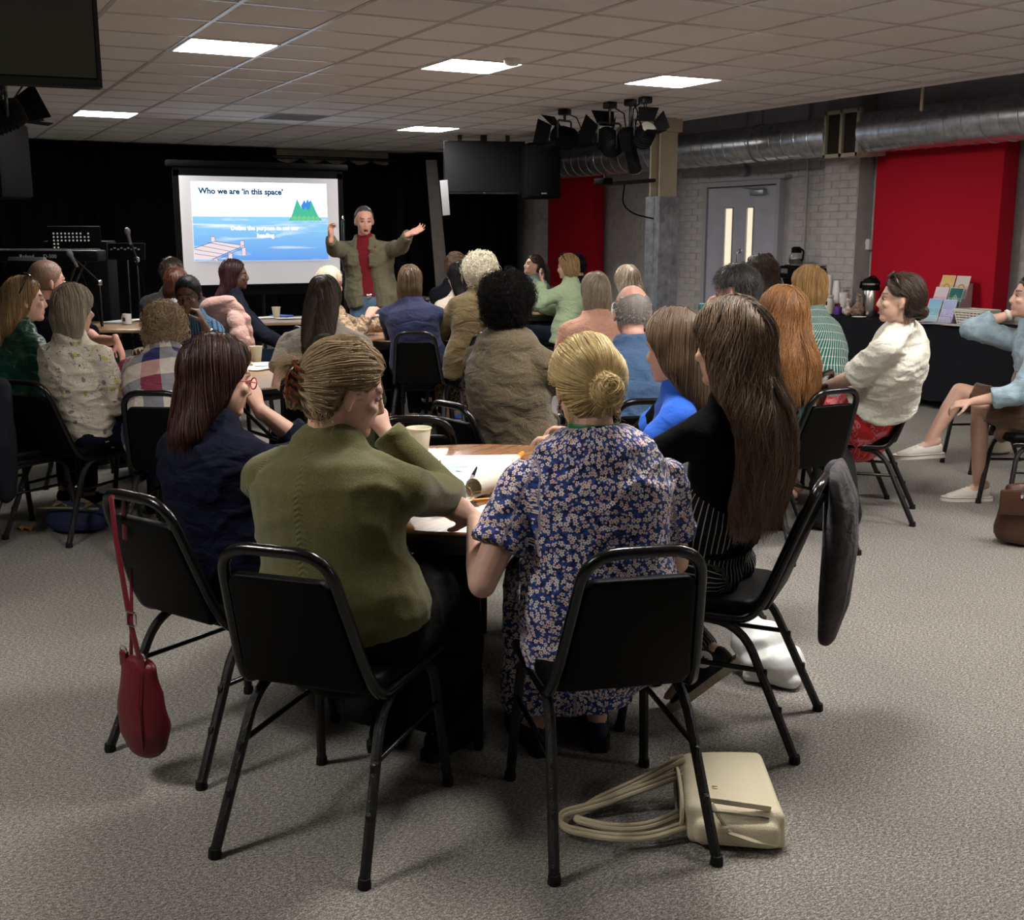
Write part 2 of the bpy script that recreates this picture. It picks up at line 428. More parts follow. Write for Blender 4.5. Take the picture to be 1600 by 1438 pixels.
# conduit, switch box and socket on the wall
b = B(); yv = XW/math.tan(YAW+math.atan(362/1810)); b.tube([(XW-.025, yv, 3.1), (XW-.025, yv, 2.3)], .012)
b.bbox((XW-.04, yv, 2.28), (.06, .12, .1), .01)
tag(obj('alarm_box', b, mat('grey alarm sounder', (.36, .36, .38), .5), None), 'small grey box on a conduit above the double door', 'alarm box')
b = B(); yv = XW/math.tan(YAW+math.atan(460/1810)); b.tube([(XW-.03, yv, 3.2), (XW-.03, yv, .85)], .014)
tag(obj('conduit_pipe', b, m_brick), 'grey vertical conduit on the wall between door and pilaster', 'pipe')
ys = XW/math.tan(YAW+math.atan(556/1810))
b = B(); b.bbox((XW-.035, ys, 1.46), (.05, .17, .11), .008)
sk = thing('wall_socket', 'white double socket with black plug beside the red panel', 'socket', (XW-.035, ys, 1.46))
obj('socket_box', B().bbox((0, 0, 0), (.05, .17, .11), .008), m_white, sk)
obj('plug', B().bbox((-.05, .05, -.005), (.05, .05, .055), .012), m_blkmat, sk)
obj('socket_switch', B().bbox((-.027, -.04, .02), (.008, .02, .03), .003).bbox((-.027, -.02, .02), (.008, .012, .03), .003), m_alu, sk)
obj('cable', B().tube(fillet([(-.05, .05, -.03), (-.06, .055, -.2), (-.02, .07, -.5), (-.01, .07, -.66)], .1), .006), m_blkmat, sk)
obj('conduit', B().tube([(.005, -.02, .05), (.005, -.03, 1.2)], .012).tube([(.005, .01, -.05), (.005, .01, -.6)], .007), m_joint, sk)
# two red acoustic panels
for k, (ya, yb, z0, z1) in enumerate(((XW/math.tan(YAW+math.atan(790/1810)), XW/math.tan(YAW+math.atan(592/1810)), .8, 2.5), (13.75, 15.0, .8, 2.68))):
    o = thing('acoustic_panel', ['large red fabric acoustic panel behind the leaflet table', 'narrower red acoustic panel by the stage beside the black drapes'][k], 'panel', (XW-.135, (ya+yb)/2, z0))
    obj('fabric_face', B().bbox((-.02, 0, (z1-z0)/2), (.2, yb-ya, z1-z0), .012, 2), m_red, o)
    obj('bracket', B().bbox((.09, 0, (z1-z0)*.8), (.04, .6, .04), .004), m_blk, o)
# free-standing column: cream steel above, scuffed grey cladding below
cx, cy = 7.40, 10.35
o = struct('column', B().box((cx, cy, .98), (.26, .26, 1.96)), m_colgrey)
b = B(); b.box((cx, cy-.085, 2.37), (.22, .025, .82)); b.box((cx, cy+.085, 2.37), (.22, .025, .82)); b.box((cx, cy, 2.37), (.03, .15, .82)); b.box((cx-.02, cy, 2.7), (.3, .3, .14))
obj('column_steel', b, m_cream, o, False)
obj('cladding_seam', B().box((cx-.132, cy-.03, .98), (.008, .012, 1.94)).box((cx+.03, cy-.132, .98), (.012, .008, 1.94)), m_colgrey, o, False)
# spiral duct with seams and a square outlet grille
DX, DZ, DR = 8.36, 2.52, .19
dt = thing('ventilation_duct', 'round galvanised spiral duct running along the right wall', 'duct', (DX, 10, DZ))
yo = 8.36/math.tan(YAW+math.atan(536/1810))
for y0, y1 in ((4.0, yo-.12), (yo+.32, 15.2)):
    obj('duct_pipe', B().tube([(0, y0-10, 0), (0, y1-10, 0)], DR, side=(1, 0, 0), n=40, cap='flat'), m_steel, dt)
seam_me = mesh(B().tube([(math.cos(t)*(DR+.002), .02*math.sin(t), math.sin(t)*(DR+.002)) for t in [2*PI*i/32 for i in range(32)]], .0045, closed=True, n=5), 'duct_seam'); seam_me.materials.append(m_steel)
y = 5.2
while y < 14.6:
    if not (yo-.2 < y < yo+.4): so = bpy.data.objects.new('duct_seam', seam_me); COL.objects.link(so); so.parent = dt; so.location = (0, y-10, 0)
    y += .19
b = B(); M0 = yo+.1-10
b.box((.05, M0, 0), (.34, .44, .42)); ob = obj('outlet_box', b, m_cream, dt, False)
fr = B(); fx = -.14
for yy in (-.22, 0, .22): fr.box((fx, M0+yy, 0), (.05, .035, .44))
for zz in (-.205, .205): fr.box((fx, M0, zz), (.05, .46, .035))
obj('outlet_frame', fr, mat('dull cream outlet frame', (.36, .32, .24), .6), ob, False)
obj('outlet_dark', B().box((-.125, M0, 0), (.02, .42, .4)), mat('dark duct opening', (.02, .016, .01), .9), ob, False)
for yy in (6.4, 9.9, 12.2): obj('hanger', B().tube([(0, yy-10, DR), (0, yy-10, .9)], .008).tube([(math.cos(a)*(DR+.006), yy-10, math.sin(a)*(DR+.006)) for a in [2*PI*i/24 for i in range(24)]], .008, closed=True, n=5), m_colgrey, dt)
b = B(); b.tube([(XE+.35, 7.15, 2.98), (XE+.35, 8.9, 2.98), ], .014); b.tube([(XE+.35, 7.2, 3.4), (XE+.35, 7.2, 2.6)], .014); b.tube([(XE+.35, 8.88, 2.98), (XE+.35, 8.88, 3.4)], .014)
tag(obj('conduit_rail', b, m_cream), 'thin pale conduit rail above the duct near the ceiling edge', 'pipe')
b = B(); b.tube([(8.5, 5.95, 3.3), (8.5, 5.95, .0)], .06); tag(obj('downpipe', b, m_brick), 'grey vertical pipe at the right edge beside the red panel', 'pipe')
# ceiling light panels (the first five are in view, the rest light the room behind)
names = ['bright square ceiling panel light nearest the hanging television', 'bright square ceiling panel light beside the smoke detector', 'bright square ceiling panel light nearest the ventilation duct', 'small far ceiling panel light above the keyboard corner', 'small far ceiling panel light near the dark wall television']
dif = mesh(B().box((0, 0, 0), (.555, .555, .006)), 'diffuser', False); dif.materials.append(m_lamp)
frm = B()
for s in (-1, 1): frm.box((s*.284, 0, 0), (.02, .588, .016)); frm.box((0, s*.284, 0), (.55, .02, .016))
frm = mesh(frm, 'frame', False); frm.materials.append(m_alu)
hid = ['panel light above the left end of the front table', 'panel light above the floral dress and the cream bag', 'panel light near the wall above the empty chair on the right', 'panel light above the navy tote bag on the left', 'panel light behind the viewpoint towards the right wall']
for k, (i, j) in enumerate(lamps_at+more_lamps):
    x, y = CX0+TILE*(i+.5), CY0+TILE*(j+.5)
    o = thing('ceiling_light', names[k] if k < 5 else hid[k-5], 'ceiling light', (x, y, CEIL), 0, 'ceiling panel lights' if k < 5 else 'ceiling panel lights out of view')
    for nm, me in (('light_frame', frm), ('diffuser', dif)):
        c = bpy.data.objects.new(nm, me); COL.objects.link(c); c.parent = o
# smoke detector and vent
q = AT(450, 186, CEIL); vi, vj = int((q.x-CX0)//TILE), int((q.y-CY0)//TILE); vx, vy = CX0+TILE*(vi+.5), CY0+TILE*(vj+.5)
vt = thing('ceiling_vent', 'dark square ceiling vent between the two far panel lights', 'vent', (vx, vy, CEIL)); m_vent = mat('dark vent grille', (.34, .36, .40), .6)
b = B()
for s in (-1, 1): b.box((s*.28, 0, -.002), (.03, .59, .014)); b.box((0, s*.28, -.002), (.53, .03, .014))
obj('vent_frame', b, m_vent, vt, False)
for k in range(9): obj('vent_slat', B().box((0, -.24+.06*k, -.001), (.53, .045, .006), M=Matrix.Rotation(.4, 3, 'X')), m_vent, vt, False)
p = AT(800, 92, CEIL); p.x += .0
tag(obj('smoke_detector', B().lathe([(.0, -.045), (.04, -.045), (.055, -.03), (.06, -.012), (.06, 0)], (p.x, p.y, CEIL)), m_white), 'round white smoke detector beside the middle ceiling light', 'smoke detector')
# stage drapes: pleated black curtain sheets
def drape(name, label, p0, p1, z0, z1, amp=.05, n=60, m=None, sag=0.0, freq=4.2):
    p0, p1 = Vector(p0), Vector(p1); d = (p1-p0); nn = Vector((-d.y, d.x, 0)).normalized(); rows = []
    for k in range(5):
        row = []
        for i in range(n+1):
            t = i/n; zt = z1-sag*math.sin(PI*((t*5) % 1))
            z = z0+(zt-z0)*k/4
            row.append(p0+d*t+nn*(amp*math.sin(t*d.length*2*PI*freq/1.0)*(.6+.4*math.sin(t*37+1)))+Vector((0, 0, z)))
        rows.append(row)
    return tag(obj(name, B().sheet(rows, .006), m or m_black), label, 'curtain')
drape('stage_curtain', 'wide black pleated stage drape behind the projection screen', (XL, YB-.3, 0), (4.95, YB-.3, 0), 0, 2.75, n=240)
drape('stage_curtain', 'black stage drape with a scalloped top between screen and brick pier', (4.9, YB-.36, 0), (6.72, YB-.36, 0), 0, 2.62, sag=.06, n=70)
drape('side_curtain', 'black drape hanging below the dark wall television', (6.86, YB-.5, 0), (8.62, 15.9, 0), 0, 2.74, n=60)
drape('wing_curtain', 'black drape at the far left of the stage', (XL+.1, 9.0, 0), (XL+.3, YB-.3, 0), 0, 2.74, n=120)
b = B(); b.box((5.75, YB-.12, 2.66), (1.9, .08, .2)); tag(obj('stage_beam', b, m_cream), 'pale beam showing above the scalloped stage drape', 'beam')
b = B(); b.tube([(4.9, YB-.36, 2.64), (6.72, YB-.36, 2.64)], .024); tag(obj('curtain_rail', b, m_blk), 'black pipe the stage drape hangs from', 'rail')
# ------------------------------------------------------------------ chairs
m_vinyl = mat('black vinyl upholstery', (.0022, .0022, .0022), .5, .09, bump=.1, bscale=300)
m_tube = mat('black glossy chair frame', (.003, .003, .003), .2, .45, bump=.08, bscale=180)
m_rubber = mat('black rubber', (.01, .01, .01), .8, .2)
m_hammer = mat('black hammered leg enamel', (.006, .006, .006), .28, .4, bump=.5, bscale=260)
def chair_parts():
    P = []
    tilt = .37
    def bk(x, z, off=0): return (x, -.205-(z-.45)*tilt+off, z)
    path = fillet([(-.192, .2, .425), (-.192, -.175, .425), bk(-.180, .5), bk(-.142, .838), bk(.142, .838), bk(.180, .5), (.192, -.175, .425), (.192, .2, .425)], .085, 6)
    P.append(('back_frame', mesh(B().tube(path, .0152, n=10), 'back_frame'), m_tube))
    n = Vector((0, 1, tilt)).normalized(); u = Vector((0, -tilt, 1)).normalized(); M = Matrix(((1, 0, 0), (0, n.y, u.y), (0, n.z, u.z)))
    b = B(); z0, z1 = .475, .768
    prof = [(-.168, z0), (-.138, z1-.022), (-.118, z1), (.118, z1), (.138, z1-.022), (.168, z0), (.15, z0-.03), (-.15, z0-.03)]
    bm = bmesh.new(); vs = [bm.verts.new((x, 0, z)) for x, z in prof]; f = bm.faces.new(vs)
    r = bmesh.ops.extrude_face_region(bm, geom=[f]); ev = [e for e in r['geom'] if isinstance(e, bmesh.types.BMVert)]
    bmesh.ops.translate(bm, verts=ev, vec=(0, .04, 0)); bmesh.ops.recalc_face_normals(bm, faces=bm.faces[:])
    bmesh.ops.bevel(bm, geom=[e for e in bm.edges], offset=.011, segments=3, profile=.5, affect='EDGES'); bm.verts.index_update()
    b.add([Vector((v.co.x, -.205-(v.co.z-.45)*tilt+v.co.y-.018, v.co.z)) for v in bm.verts], [[v.index for v in ff.verts] for ff in bm.faces]); bm.free()
    P.append(('backrest', mesh(b, 'backrest', angle=70), m_vinyl))
    s = B(); pts = []
    prof = [(-.19, -.17), (-.2, .1), (-.18, .2), (-.12, .225), (.12, .225), (.18, .2), (.2, .1), (.19, -.17), (.15, -.19), (-.15, -.19)]
    bm = bmesh.new(); f = bm.faces.new([bm.verts.new((x, y, .43)) for x, y in prof]); r = bmesh.ops.extrude_face_region(bm, geom=[f])
    bmesh.ops.translate(bm, verts=[e for e in r['geom'] if isinstance(e, bmesh.types.BMVert)], vec=(0, 0, .05)); bmesh.ops.recalc_face_normals(bm, faces=bm.faces[:])
    bmesh.ops.bevel(bm, geom=bm.edges[:], offset=.018, segments=3, profile=.5, affect='EDGES'); bm.verts.index_update()
    s.add([v.co for v in bm.verts], [[v.index for v in ff.verts] for ff in bm.faces]); bm.free()
    P.append(('seat', mesh(s, 'seat', angle=70), m_vinyl))
    for sx in (-1, 1):
        for rear, path, rr in ((1, [(sx*.175, .1, .408), (sx*.18, -.15, .408), (sx*.212, -.335, .012)], .1), (0, [(sx*.175, -.02, .408), (sx*.18, .175, .408), (sx*.205, .222, .012)], .08)):
            l = B().tube(fillet(path, rr, 6), .0145, n=8)
            if rear:
                for t in (.35, .62): l.bbox((sx*(.18+.032*t), -.15-.185*t-.016, .4-.4*t), (.016, .014, .03), .004, 1)
            P.append(('leg', mesh(l, 'leg'), m_hammer))
            P.append(('foot_cap', mesh(B().lathe([(.017, 0), (.018, .004), (.016, .026), (0, .026)], (path[2][0], path[2][1], 0), 8), 'foot_cap'), m_rubber))
        P.append(('stretcher', mesh(B().tube([(sx*.192, -.215, .27), (sx*.192, .195, .27)], .008), 'stretcher'), m_tube))
    for nm, me, mm in P: me.materials.append(mm)
    return [(nm, me) for nm, me, mm in P]
CH = chair_parts()
CHAIRS = {}
def chair(key, pos, a, label, group='black banquet chairs'):
    o = thing('banquet_chair', label, 'chair', (pos.x, pos.y, 0), rotz(a), group)
    for nm, me in CH:
        c = bpy.data.objects.new(nm, me); COL.objects.link(c); c.parent = o
    CHAIRS[key] = o; return o

# ------------------------------------------------------------------ tables
def wood_fn(t, b, col):
    c = t.coord(); n = t.noise(5, t.mapped(c, (1, 12, 1)), 5.0, .6, .4); n2 = t.noise(38, t.mapped(c, (1, 10, 1)), 3.0)
    f = t.m('ADD', t.m('MULTIPLY', n, .7), t.m('MULTIPLY', n2, .3))
    return t.ramp(f, [(.3, (.19, .085, .04)), (.5, (.30, .15, .075)), (.7, (.38, .205, .11))])
m_wood = mat('brown wood laminate', rough=.2, spec=.5, fn=wood_fn)
m_pine = mat('pale wood laminate', (.42, .27, .13), .3, .5, var=.15, vscale=6)
m_edge = mat('black table edge', (.01, .009, .009), .4, .4)
def round_table(pos, r, label, rz=0.0, top=m_wood, z=.74):
    o = thing('round_table', label, 'table', (pos.x, pos.y, 0), rz, 'round folding tables')
    obj('tabletop', B().lathe([(0, z-.02), (r-.004, z-.02), (r, z-.014), (r, z-.005), (r-.004, z), (0, z)], n=72), top, o, angle=30)
    obj('edge_band', B().lathe([(r-.01, z-.034), (r+.002, z-.034), (r+.004, z-.02), (r+.003, z-.009), (r-.001, z-.008)], n=72), m_edge, o)
    obj('apron', B().lathe([(r-.06, z-.075), (r-.03, z-.075), (r-.03, z-.021), (r-.06, z-.021)], n=48), m_edge, o)
    for s in (-1, 1):
        for q in (-1, 1):
            obj('leg', B().tube(fillet([(s*r*.5, q*r*.30, z-.05), (s*r*.56, q*r*.42, z*.5), (s*r*.6, q*r*.46, .01)], .1), .015), m_blk, o)
        obj('cross_bar', B().tube([(s*r*.57, -r*.43, z*.42), (s*r*.57, r*.43, z*.42)], .012), m_blk, o)
        obj('brace', B().tube([(s*r*.57, 0, z*.42), (s*r*.1, 0, z-.05)], .012), m_blk, o)
    return o
def rect_table(c, w, d, a, label, top=m_pine, z=.74):
    o = thing('folding_table', label, 'table', (c.x, c.y, 0), rotz(a))
    obj('tabletop', B().bbox((0, 0, z-.014), (w, d, .028), .006, 2), top, o)
    obj('shelf_rail', B().box((0, 0, z-.12), (w-.2, .03, .03)), m_edge, o)
    for sx in (-1, 1):
        for sy in (-1, 1): obj('leg', B().tube([(sx*(w/2-.1), sy*(d/2-.08), z-.03), (sx*(w/2-.1), sy*(d/2-.05), .0)], .016), m_blk, o)
        obj('cross_bar', B().tube([(sx*(w/2-.1), -d/2+.07, .3), (sx*(w/2-.1), d/2-.07, .3)], .012), m_blk, o)
    return o
T1 = Vector((1.70, 3.40, 0))
round_table(T1, .69, 'brown wood round table in front with papers and a paper cup', R(25))

# ------------------------------------------------------------------ projection screen with its slide
m_scr = mat('grey white screen cloth', (.62, .61, .62), .9, .1)
sx0, sx1, sz0, sz1, sy = 2.81, 4.62, 1.0, 2.19, 12.9
scr = thing('projection_screen', 'large projection screen showing a sea and pier slide', 'screen', ((sx0+sx1)/2, sy, 0))
W2 = (sx1-sx0)/2
obj('screen_cloth', B().box((0, 0, (sz0+sz1)/2), (W2*2, .012, sz1-sz0)), mat('lit screen border', (.62, .61, .62), .9, .1, emit=(.55, .53, .56), estr=.42), scr, False)
b = B()
for s in (-1, 1): b.box((s*(W2+.03), .012, (sz0+sz1)/2-.02), (.07, .02, sz1-sz0+.16))
b.box((0, .012, sz1+.05), (W2*2+.12, .02, .11)); b.box((0, .012, sz0-.06), (W2*2+.12, .02, .11)); obj('black_border', b, m_blkmat, scr, False)
obj('roller_case', B().bbox((0, .02, sz1+.13), (W2*2+.26, .08, .07), .02), m_blkmat, scr)
obj('bottom_bar', B().tube([(-W2-.04, -.005, sz0-.005), (W2+.04, -.005, sz0-.005)], .012), m_blkmat, scr)
b = B(); b.tube([(0, .09, .05), (0, .09, sz1+.1)], .018)
for a in (90, 210, 330): b.tube([(0, .09, .5), (.45*math.cos(R(a)), .09+.45*math.sin(R(a)), .015)], .012)
obj('tripod_stand', b, m_blk, scr)
def glow(name, col, s=1.0): return mat(name, (.02, .02, .02), .9, .05, emit=col, estr=SCREEN*s)
def px2s(x, y):        # slide picture coordinates (0..1) -> screen plane
    return (-W2*.865+x*W2*1.71, sz0+.27+y*.86)
def flat(name, poly, m, y, parent=scr):
    pts = [px2s(*p) for p in poly]
    b = B(); k = len(pts); b.add([(x, y, z) for x, z in pts]+[(x, y+.0015, z) for x, z in pts], [tuple(range(k))[::-1], tuple(range(k, 2*k))]+[(i, (i+1) % k, k+(i+1) % k, k+i) for i in range(k)])
    return obj(name, b, m, parent, False)
img = flat('slide', [(0, 0), (1, 0), (1, 1), (0, 1)], glow('slide white', (.85, .97, 1.18), 1.7), -.010)
def sea_fn(t, b, col):
    c = t.coord(); n = t.noise(1.0, t.mapped(c, (1.2, 1, 11), loc=(.3, 0, 0)), 4.0, .55, .6)
    z = t.sep(c)[2]; base = t.mix(t.step(z, 1.25, 1.75), (.13, .34, .83), (.30, .66, .95))
    e = t.mix(t.step(n, .53, .70), base, (.85, .95, 1.0)); t.put(b, 'Emission Color', e); b.inputs['Emission Strength'].default_value = SCREEN; return (.02, .02, .02)
flat('sea', [(0, 0), (1, 0), (1, .565), (0, .565)], mat('slide sea', rough=.9, spec=.05, fn=sea_fn), -.013, scr)
flat('island', [(.70, .52), (.72, .56), (.77, .80), (.80, .68), (.825, .79), (.835, .74), (.85, .80), (.86, .76), (.875, .79), (.93, .57), (.96, .52)], glow('slide green', (.07, .52, .33)), -.016)
flat('island_peak', [(.795, .70), (.825, .79), (.835, .745), (.85, .80), (.86, .76), (.872, .775), (.868, .69), (.85, .65), (.835, .70), (.82, .66)], glow('slide blue', (.05, .27, .78)), -.018)
b = B()
for i in range(18):
    x, z = px2s(.725+.012*i, .53); b.box((x, -.018, z+.015), (.012, .002, .02+.02*((i*7) % 3)))
obj('island_trees', b, glow('slide light green', (.22, .66, .24)), scr, False)
mp = glow('slide pale pink', (.85, .72, .76)); ml = glow('slide line', (.10, .10, .20))
flat('pier_deck', [(0, .02), (.12, .02), (.36, .195), (.15, .25), (.0, .16)], mp, -.016)
b = B()
def line(p, q, wd=.005, y=-.019):
    a, c = px2s(*p), px2s(*q); b.tube([(a[0], y, a[1]), (c[0], y, c[1])], (wd/2), n=4, cap='flat')
for p, q in (((0, .165), (.15, .25)), ((.15, .25), (.36, .195)), ((.36, .195), (.12, .02)), ((.10, .235), (.31, .16)), ((.05, .195), (.26, .12)), ((0, .15), (.21, .085)), ((0, .095), (.165, .05)), ((.36, .17), (.14, .0))): line(p, q)
obj('pier_lines', b, ml, scr)
for (x, z0, z1) in ((.135, .245, .31), (.345, .17, .255), (.355, .07, .17), (.255, .0, .10), (.15, .0, .03)):
    pst = flat('pier_post', [(x-.015, z0), (x+.015, z0), (x+.015, z1), (x-.015, z1)], mp, -.020)
    b = B()
    for p, q in (((x-.015, z0), (x-.015, z1)), ((x+.015, z0), (x+.015, z1)), ((x-.015, z1), (x+.015, z1))): line(p, q, .004, -.023)
    obj('post_outline', b, ml, pst)
def slide_text(t, x, y, sz, m, bold=0.0, align='LEFT'):
    me = text_mesh(t, sz, .001, align, bold); p = px2s(x, y); me.materials.append(m)
    o = bpy.data.objects.new('slide_text', me); COL.objects.link(o); o.parent = scr; o.location = (p[0], -.024, p[1]); o.rotation_euler = (PI/2, 0, 0); o['label'] = 'words on the slide'
slide_text("Who we are \u2018in this space\u2019", .05, .85, .088, glow('slide dark teal', (.006, .05, .10)), .0035)
slide_text("Define the purpose to set our", .52, .395, .064, glow('slide text white', (1.1, 1.1, 1.1)), .003, 'CENTER')
slide_text("heading", .52, .30, .064, glow('slide text white', (1.1, 1.1, 1.1)), .003, 'CENTER')

# ------------------------------------------------------------------ televisions, speakers and stage lanterns
m_tvs = mat('glossy dark screen', (.012, .012, .008), .18, .5)
def tv(pos, w, h, a, label, m=m_tvs):
    o = thing('television', label, 'television', pos, rotz(a))
    obj('casing', B().bbox((0, .03, 0), (w, .06, h), .01), m_blkmat, o)
    obj('screen', B().box((0, -.003, .008), (w-.03, .006, h-.045)), m, o, False)
    b = B()
    for s in (-1, 1): b.box((s*(w/2-.006), -.004, 0), (.013, .012, h))
    b.box((0, -.004, h/2-.006), (w, .012, .013)); b.box((0, -.005, -h/2+.012), (w, .014, .025)); obj('bezel', b, m_tube, o, False)
    obj('standby_light', B().bbox((0, -.013, -h/2+.012), (.03, .004, .006), .002), m_chrome, o)
    obj('mount', B().box((-.3, .08, h*.4), (.05, .05, h*.6)).box((.3, .08, h*.4), (.05, .05, h*.6)).box((0, .08, h/2+.2), (.08, .06, .4)), m_blk, o, False)
    return o
q = U(160, 138, 4.0)
wtv, htv = 1.45, .83
dv = Vector((1, 0, 0))
a_tv = -22
rt = hd(a_tv+90)
tv(Vector((q.x, q.y, q.z+htv/2))-rt*(wtv/2), wtv, htv, a_tv, 'large dark television hung from the ceiling in the top corner')
p = U(757, 262, 14.6); far_tv = tv(p, 1.02, .64, -8, m=mat('matt dark screen', (.004, .004, .006), .5, .2), label='dark wall television above the black side drape')
def speaker(pos, a, label, w=.42, h=.66, d=.4, hang=False):
    o = thing('loudspeaker', label, 'loudspeaker', pos, rotz(a))
    obj('cabinet', B().bbox((0, 0, 0), (w, d, h), .03), m_blkmat, o)
    obj('speaker_grille', B().bbox((0, -d/2-.004, 0), (w-.05, .02, h-.06), .02), mat('black steel mesh', (.004, .004, .005), .6, .15, 0, bump=.6, bscale=420), o)
    obj('badge', B().bbox((0, -d/2-.016, -h/2+.06), (.07, .004, .02), .003), m_chrome, o)
    obj('wall_bracket', B().box((0, .05, (CEIL+.02-pos.z+h/2-.05)/2), (.08, .08, CEIL+.02-pos.z-h/2+.05)) if hang else B().box((0, d/2+.12, 0), (.1, .3, .1)), m_blk, o)
speaker(U(845, 268, 14.4), -10, hang=True, label='black loudspeaker on the wall between television and red panel')
speaker(U(-2, 252, 8.0), 20, 'black loudspeaker at the left edge below the lantern', .3, .5, .3, True)
def lantern(pos, a, tilt, label, s=1.0, kind=0):
    o = thing('stage_lantern', label, 'stage light', pos, rotz(a), 'black stage lanterns')
    M = Matrix.Rotation(R(tilt), 3, 'X')
    def T(b): b.v = [tuple(M @ (Vector(v)*s)) for v in b.v]; return b
    if kind == 0:
        obj('housing', T(B().tube([(0, -.16, 0), (0, -.12, 0), (0, .1, 0), (0, .14, 0)], [.09, .125, .125, .11], side=(1, 0, 0), n=18, cap='flat')), m_blkmat, o)
        b = B()
        for k in range(5): b.tube([(.129*math.cos(t), -.09+.035*k, .129*math.sin(t)) for t in [2*PI*i/20 for i in range(20)]], .006, closed=True, n=5)
        obj('cooling_fins', T(b), m_blkmat, o)
        obj('lens', T(B().lathe([(0, .0), (.09, .0), (.1, .012)], (0, .14, 0), M=Matrix.Rotation(-PI/2, 3, 'X'))), mat('lantern lens glass', (.16, .15, .13), .15, .6), o)
        for k in range(4):
            an = k*PI/2; Q = Matrix.Rotation(an, 3, 'Y'); b = B()
            pts = [Q @ Vector(v) for v in ((-.11, .15, .11), (.11, .15, .11), (.15, .31, .2), (-.15, .31, .2))]
            b.sheet([[pts[0], pts[1]], [pts[3], pts[2]]], .004); obj('barn_door', T(b), m_blkmat, o)
    else:
        obj('housing', T(B().tube([(0, -.2, 0), (0, .0, 0), (0, .02, 0), (0, .3, 0)], [.085, .095, .065, .075], side=(1, 0, 0), n=16, cap='flat')), m_blkmat, o)
        obj('lens', T(B().lathe([(0, 0), (.06, 0), (.07, .012)], (0, .3, 0), M=Matrix.Rotation(-PI/2, 3, 'X'))), mat('lantern lens glass', (.16, .15, .13), .15, .6), o)
    obj('yoke', B().tube(fillet([(-.15*s, 0, 0), (-.15*s, 0, .2*s), (.15*s, 0, .2*s), (.15*s, 0, 0)], .03), .01), m_blk, o)
    top = CEIL-pos.z
    obj('hook_clamp', B().tube([(0, 0, .2*s), (0, 0, top)], .014).bbox((0, 0, top-.03), (.1, .1, .06), .01), m_blk, o)
    obj('cable', B().tube([(0, -.14*s, .0), (.1*s, -.18*s, .08), (.12*s, -.1*s, top*.7), (.03, 0, top-.04)], .006), m_blkmat, o)
lantern(U(8, 182, 6.3), 60, 25, 'black stage lantern with barn doors at the left edge under the television', .62)
lantern(U(882, 215, 11.6), -55, 15, 'black stage lantern with reddish barn doors nearest the wall loudspeaker', .8)
lantern(U(952, 222, 11.0), -30, 35, 'black stage lantern with a big open barn door beside the red panel', .85)
lantern(U(984, 230, 10.8), 25, -50, 'slim black profile lantern pointing down beside the column', .85, 1)
lantern(U(1007, 212, 10.6), 160, 40, 'black stage lantern with pale lens against the cream column', .68)
b = B(); p0, p1 = U(945, 288, 12.35), U(1022, 282, 12.5); b.tube([p0, p1], .022); b.tube([p0+Vector((0, 0, .02)), p0+Vector((0, 0, .1))], .012)
o = thing('camera_arm', 'black arm with a small camera reaching from the column', 'camera arm', (0, 0, 0))
obj('arm', b, m_blk, o); obj('small_camera', B().bbox(p0+Vector((-.02, 0, .03)), (.12, .2, .07), .015), m_blkmat, o)
obj('hanging_cable', B().tube(fillet([p0*.6+p1*.4, U(972, 320, 12.35), U(990, 335, 12.4), p1+Vector((0, 0, -.4))], .3), .008), m_blkmat, o)

# ------------------------------------------------------------------ keyboard, racks, microphone stands, drums on the dark stage
kb = thing('stage_keyboard', 'black keyboard on a stand, its white lettering facing the room', 'keyboard', G(75, 10.6, 1.2), rotz(-4))
obj('keyboard_body', B().bbox((0, 0, 1.37), (1.0, .3, .10), .015), mat('dark blue black keyboard', (.003, .003, .005), .5, .12), kb)
b = B()
for k in range(44): b.bbox((-.46+k*.021, .06, 1.425), (.019, .14, .012), .002, 1)
obj('keys', b, mat('dim ivory keys', (.12, .11, .10), .5), kb)
b = B()
for s in (-1, 1): b.tube([(s*.3, .13, 1.31), (-s*.3, -.05, .02)], .015); b.tube([(s*.3, -.13, 1.31), (-s*.3, .1, .02)], .015)
obj('cross_stand', b, m_blk, kb)
for t, x in (('Roland', -.19), ('D-500', .02)):
    me = text_mesh(t, .046, .001); me.materials.append(mat('white print', (.45, .45, .45), .6)); o = bpy.data.objects.new('lettering', me); COL.objects.link(o); o.parent = kb; o.location = (x, -.152, 1.352); o.rotation_euler = (PI/2, 0, 0)
rk = thing('equipment_rack', 'black box with rows of small white lights behind the keyboard', 'rack', G(126, 11.4, 1.4), rotz(-6))
obj('rack_case', B().bbox((0, 0, .75), (.6, .4, 1.5), .02), m_blkmat, rk)
b = B()
for r_ in range(5):
    for c_ in range(10):
        if (r_ >= 3 and c_ > 1) or (c_ == 8 and r_ == 0): continue
        b.lathe([(0, .004), (.008, .003), (.009, 0)], (-.19+c_*.036, -.201, 1.60-r_*.033-.03), 8, M=Matrix.Rotation(PI/2, 3, 'X'))
obj('rack_panel', B().bbox((0, -.19, 1.52), (.5, .02, .24), .01), m_blkmat, rk)
obj('indicator_lights', b, mat('small white lights', (.4, .4, .4), .5, emit=(.75, .75, .72), estr=.35), rk)
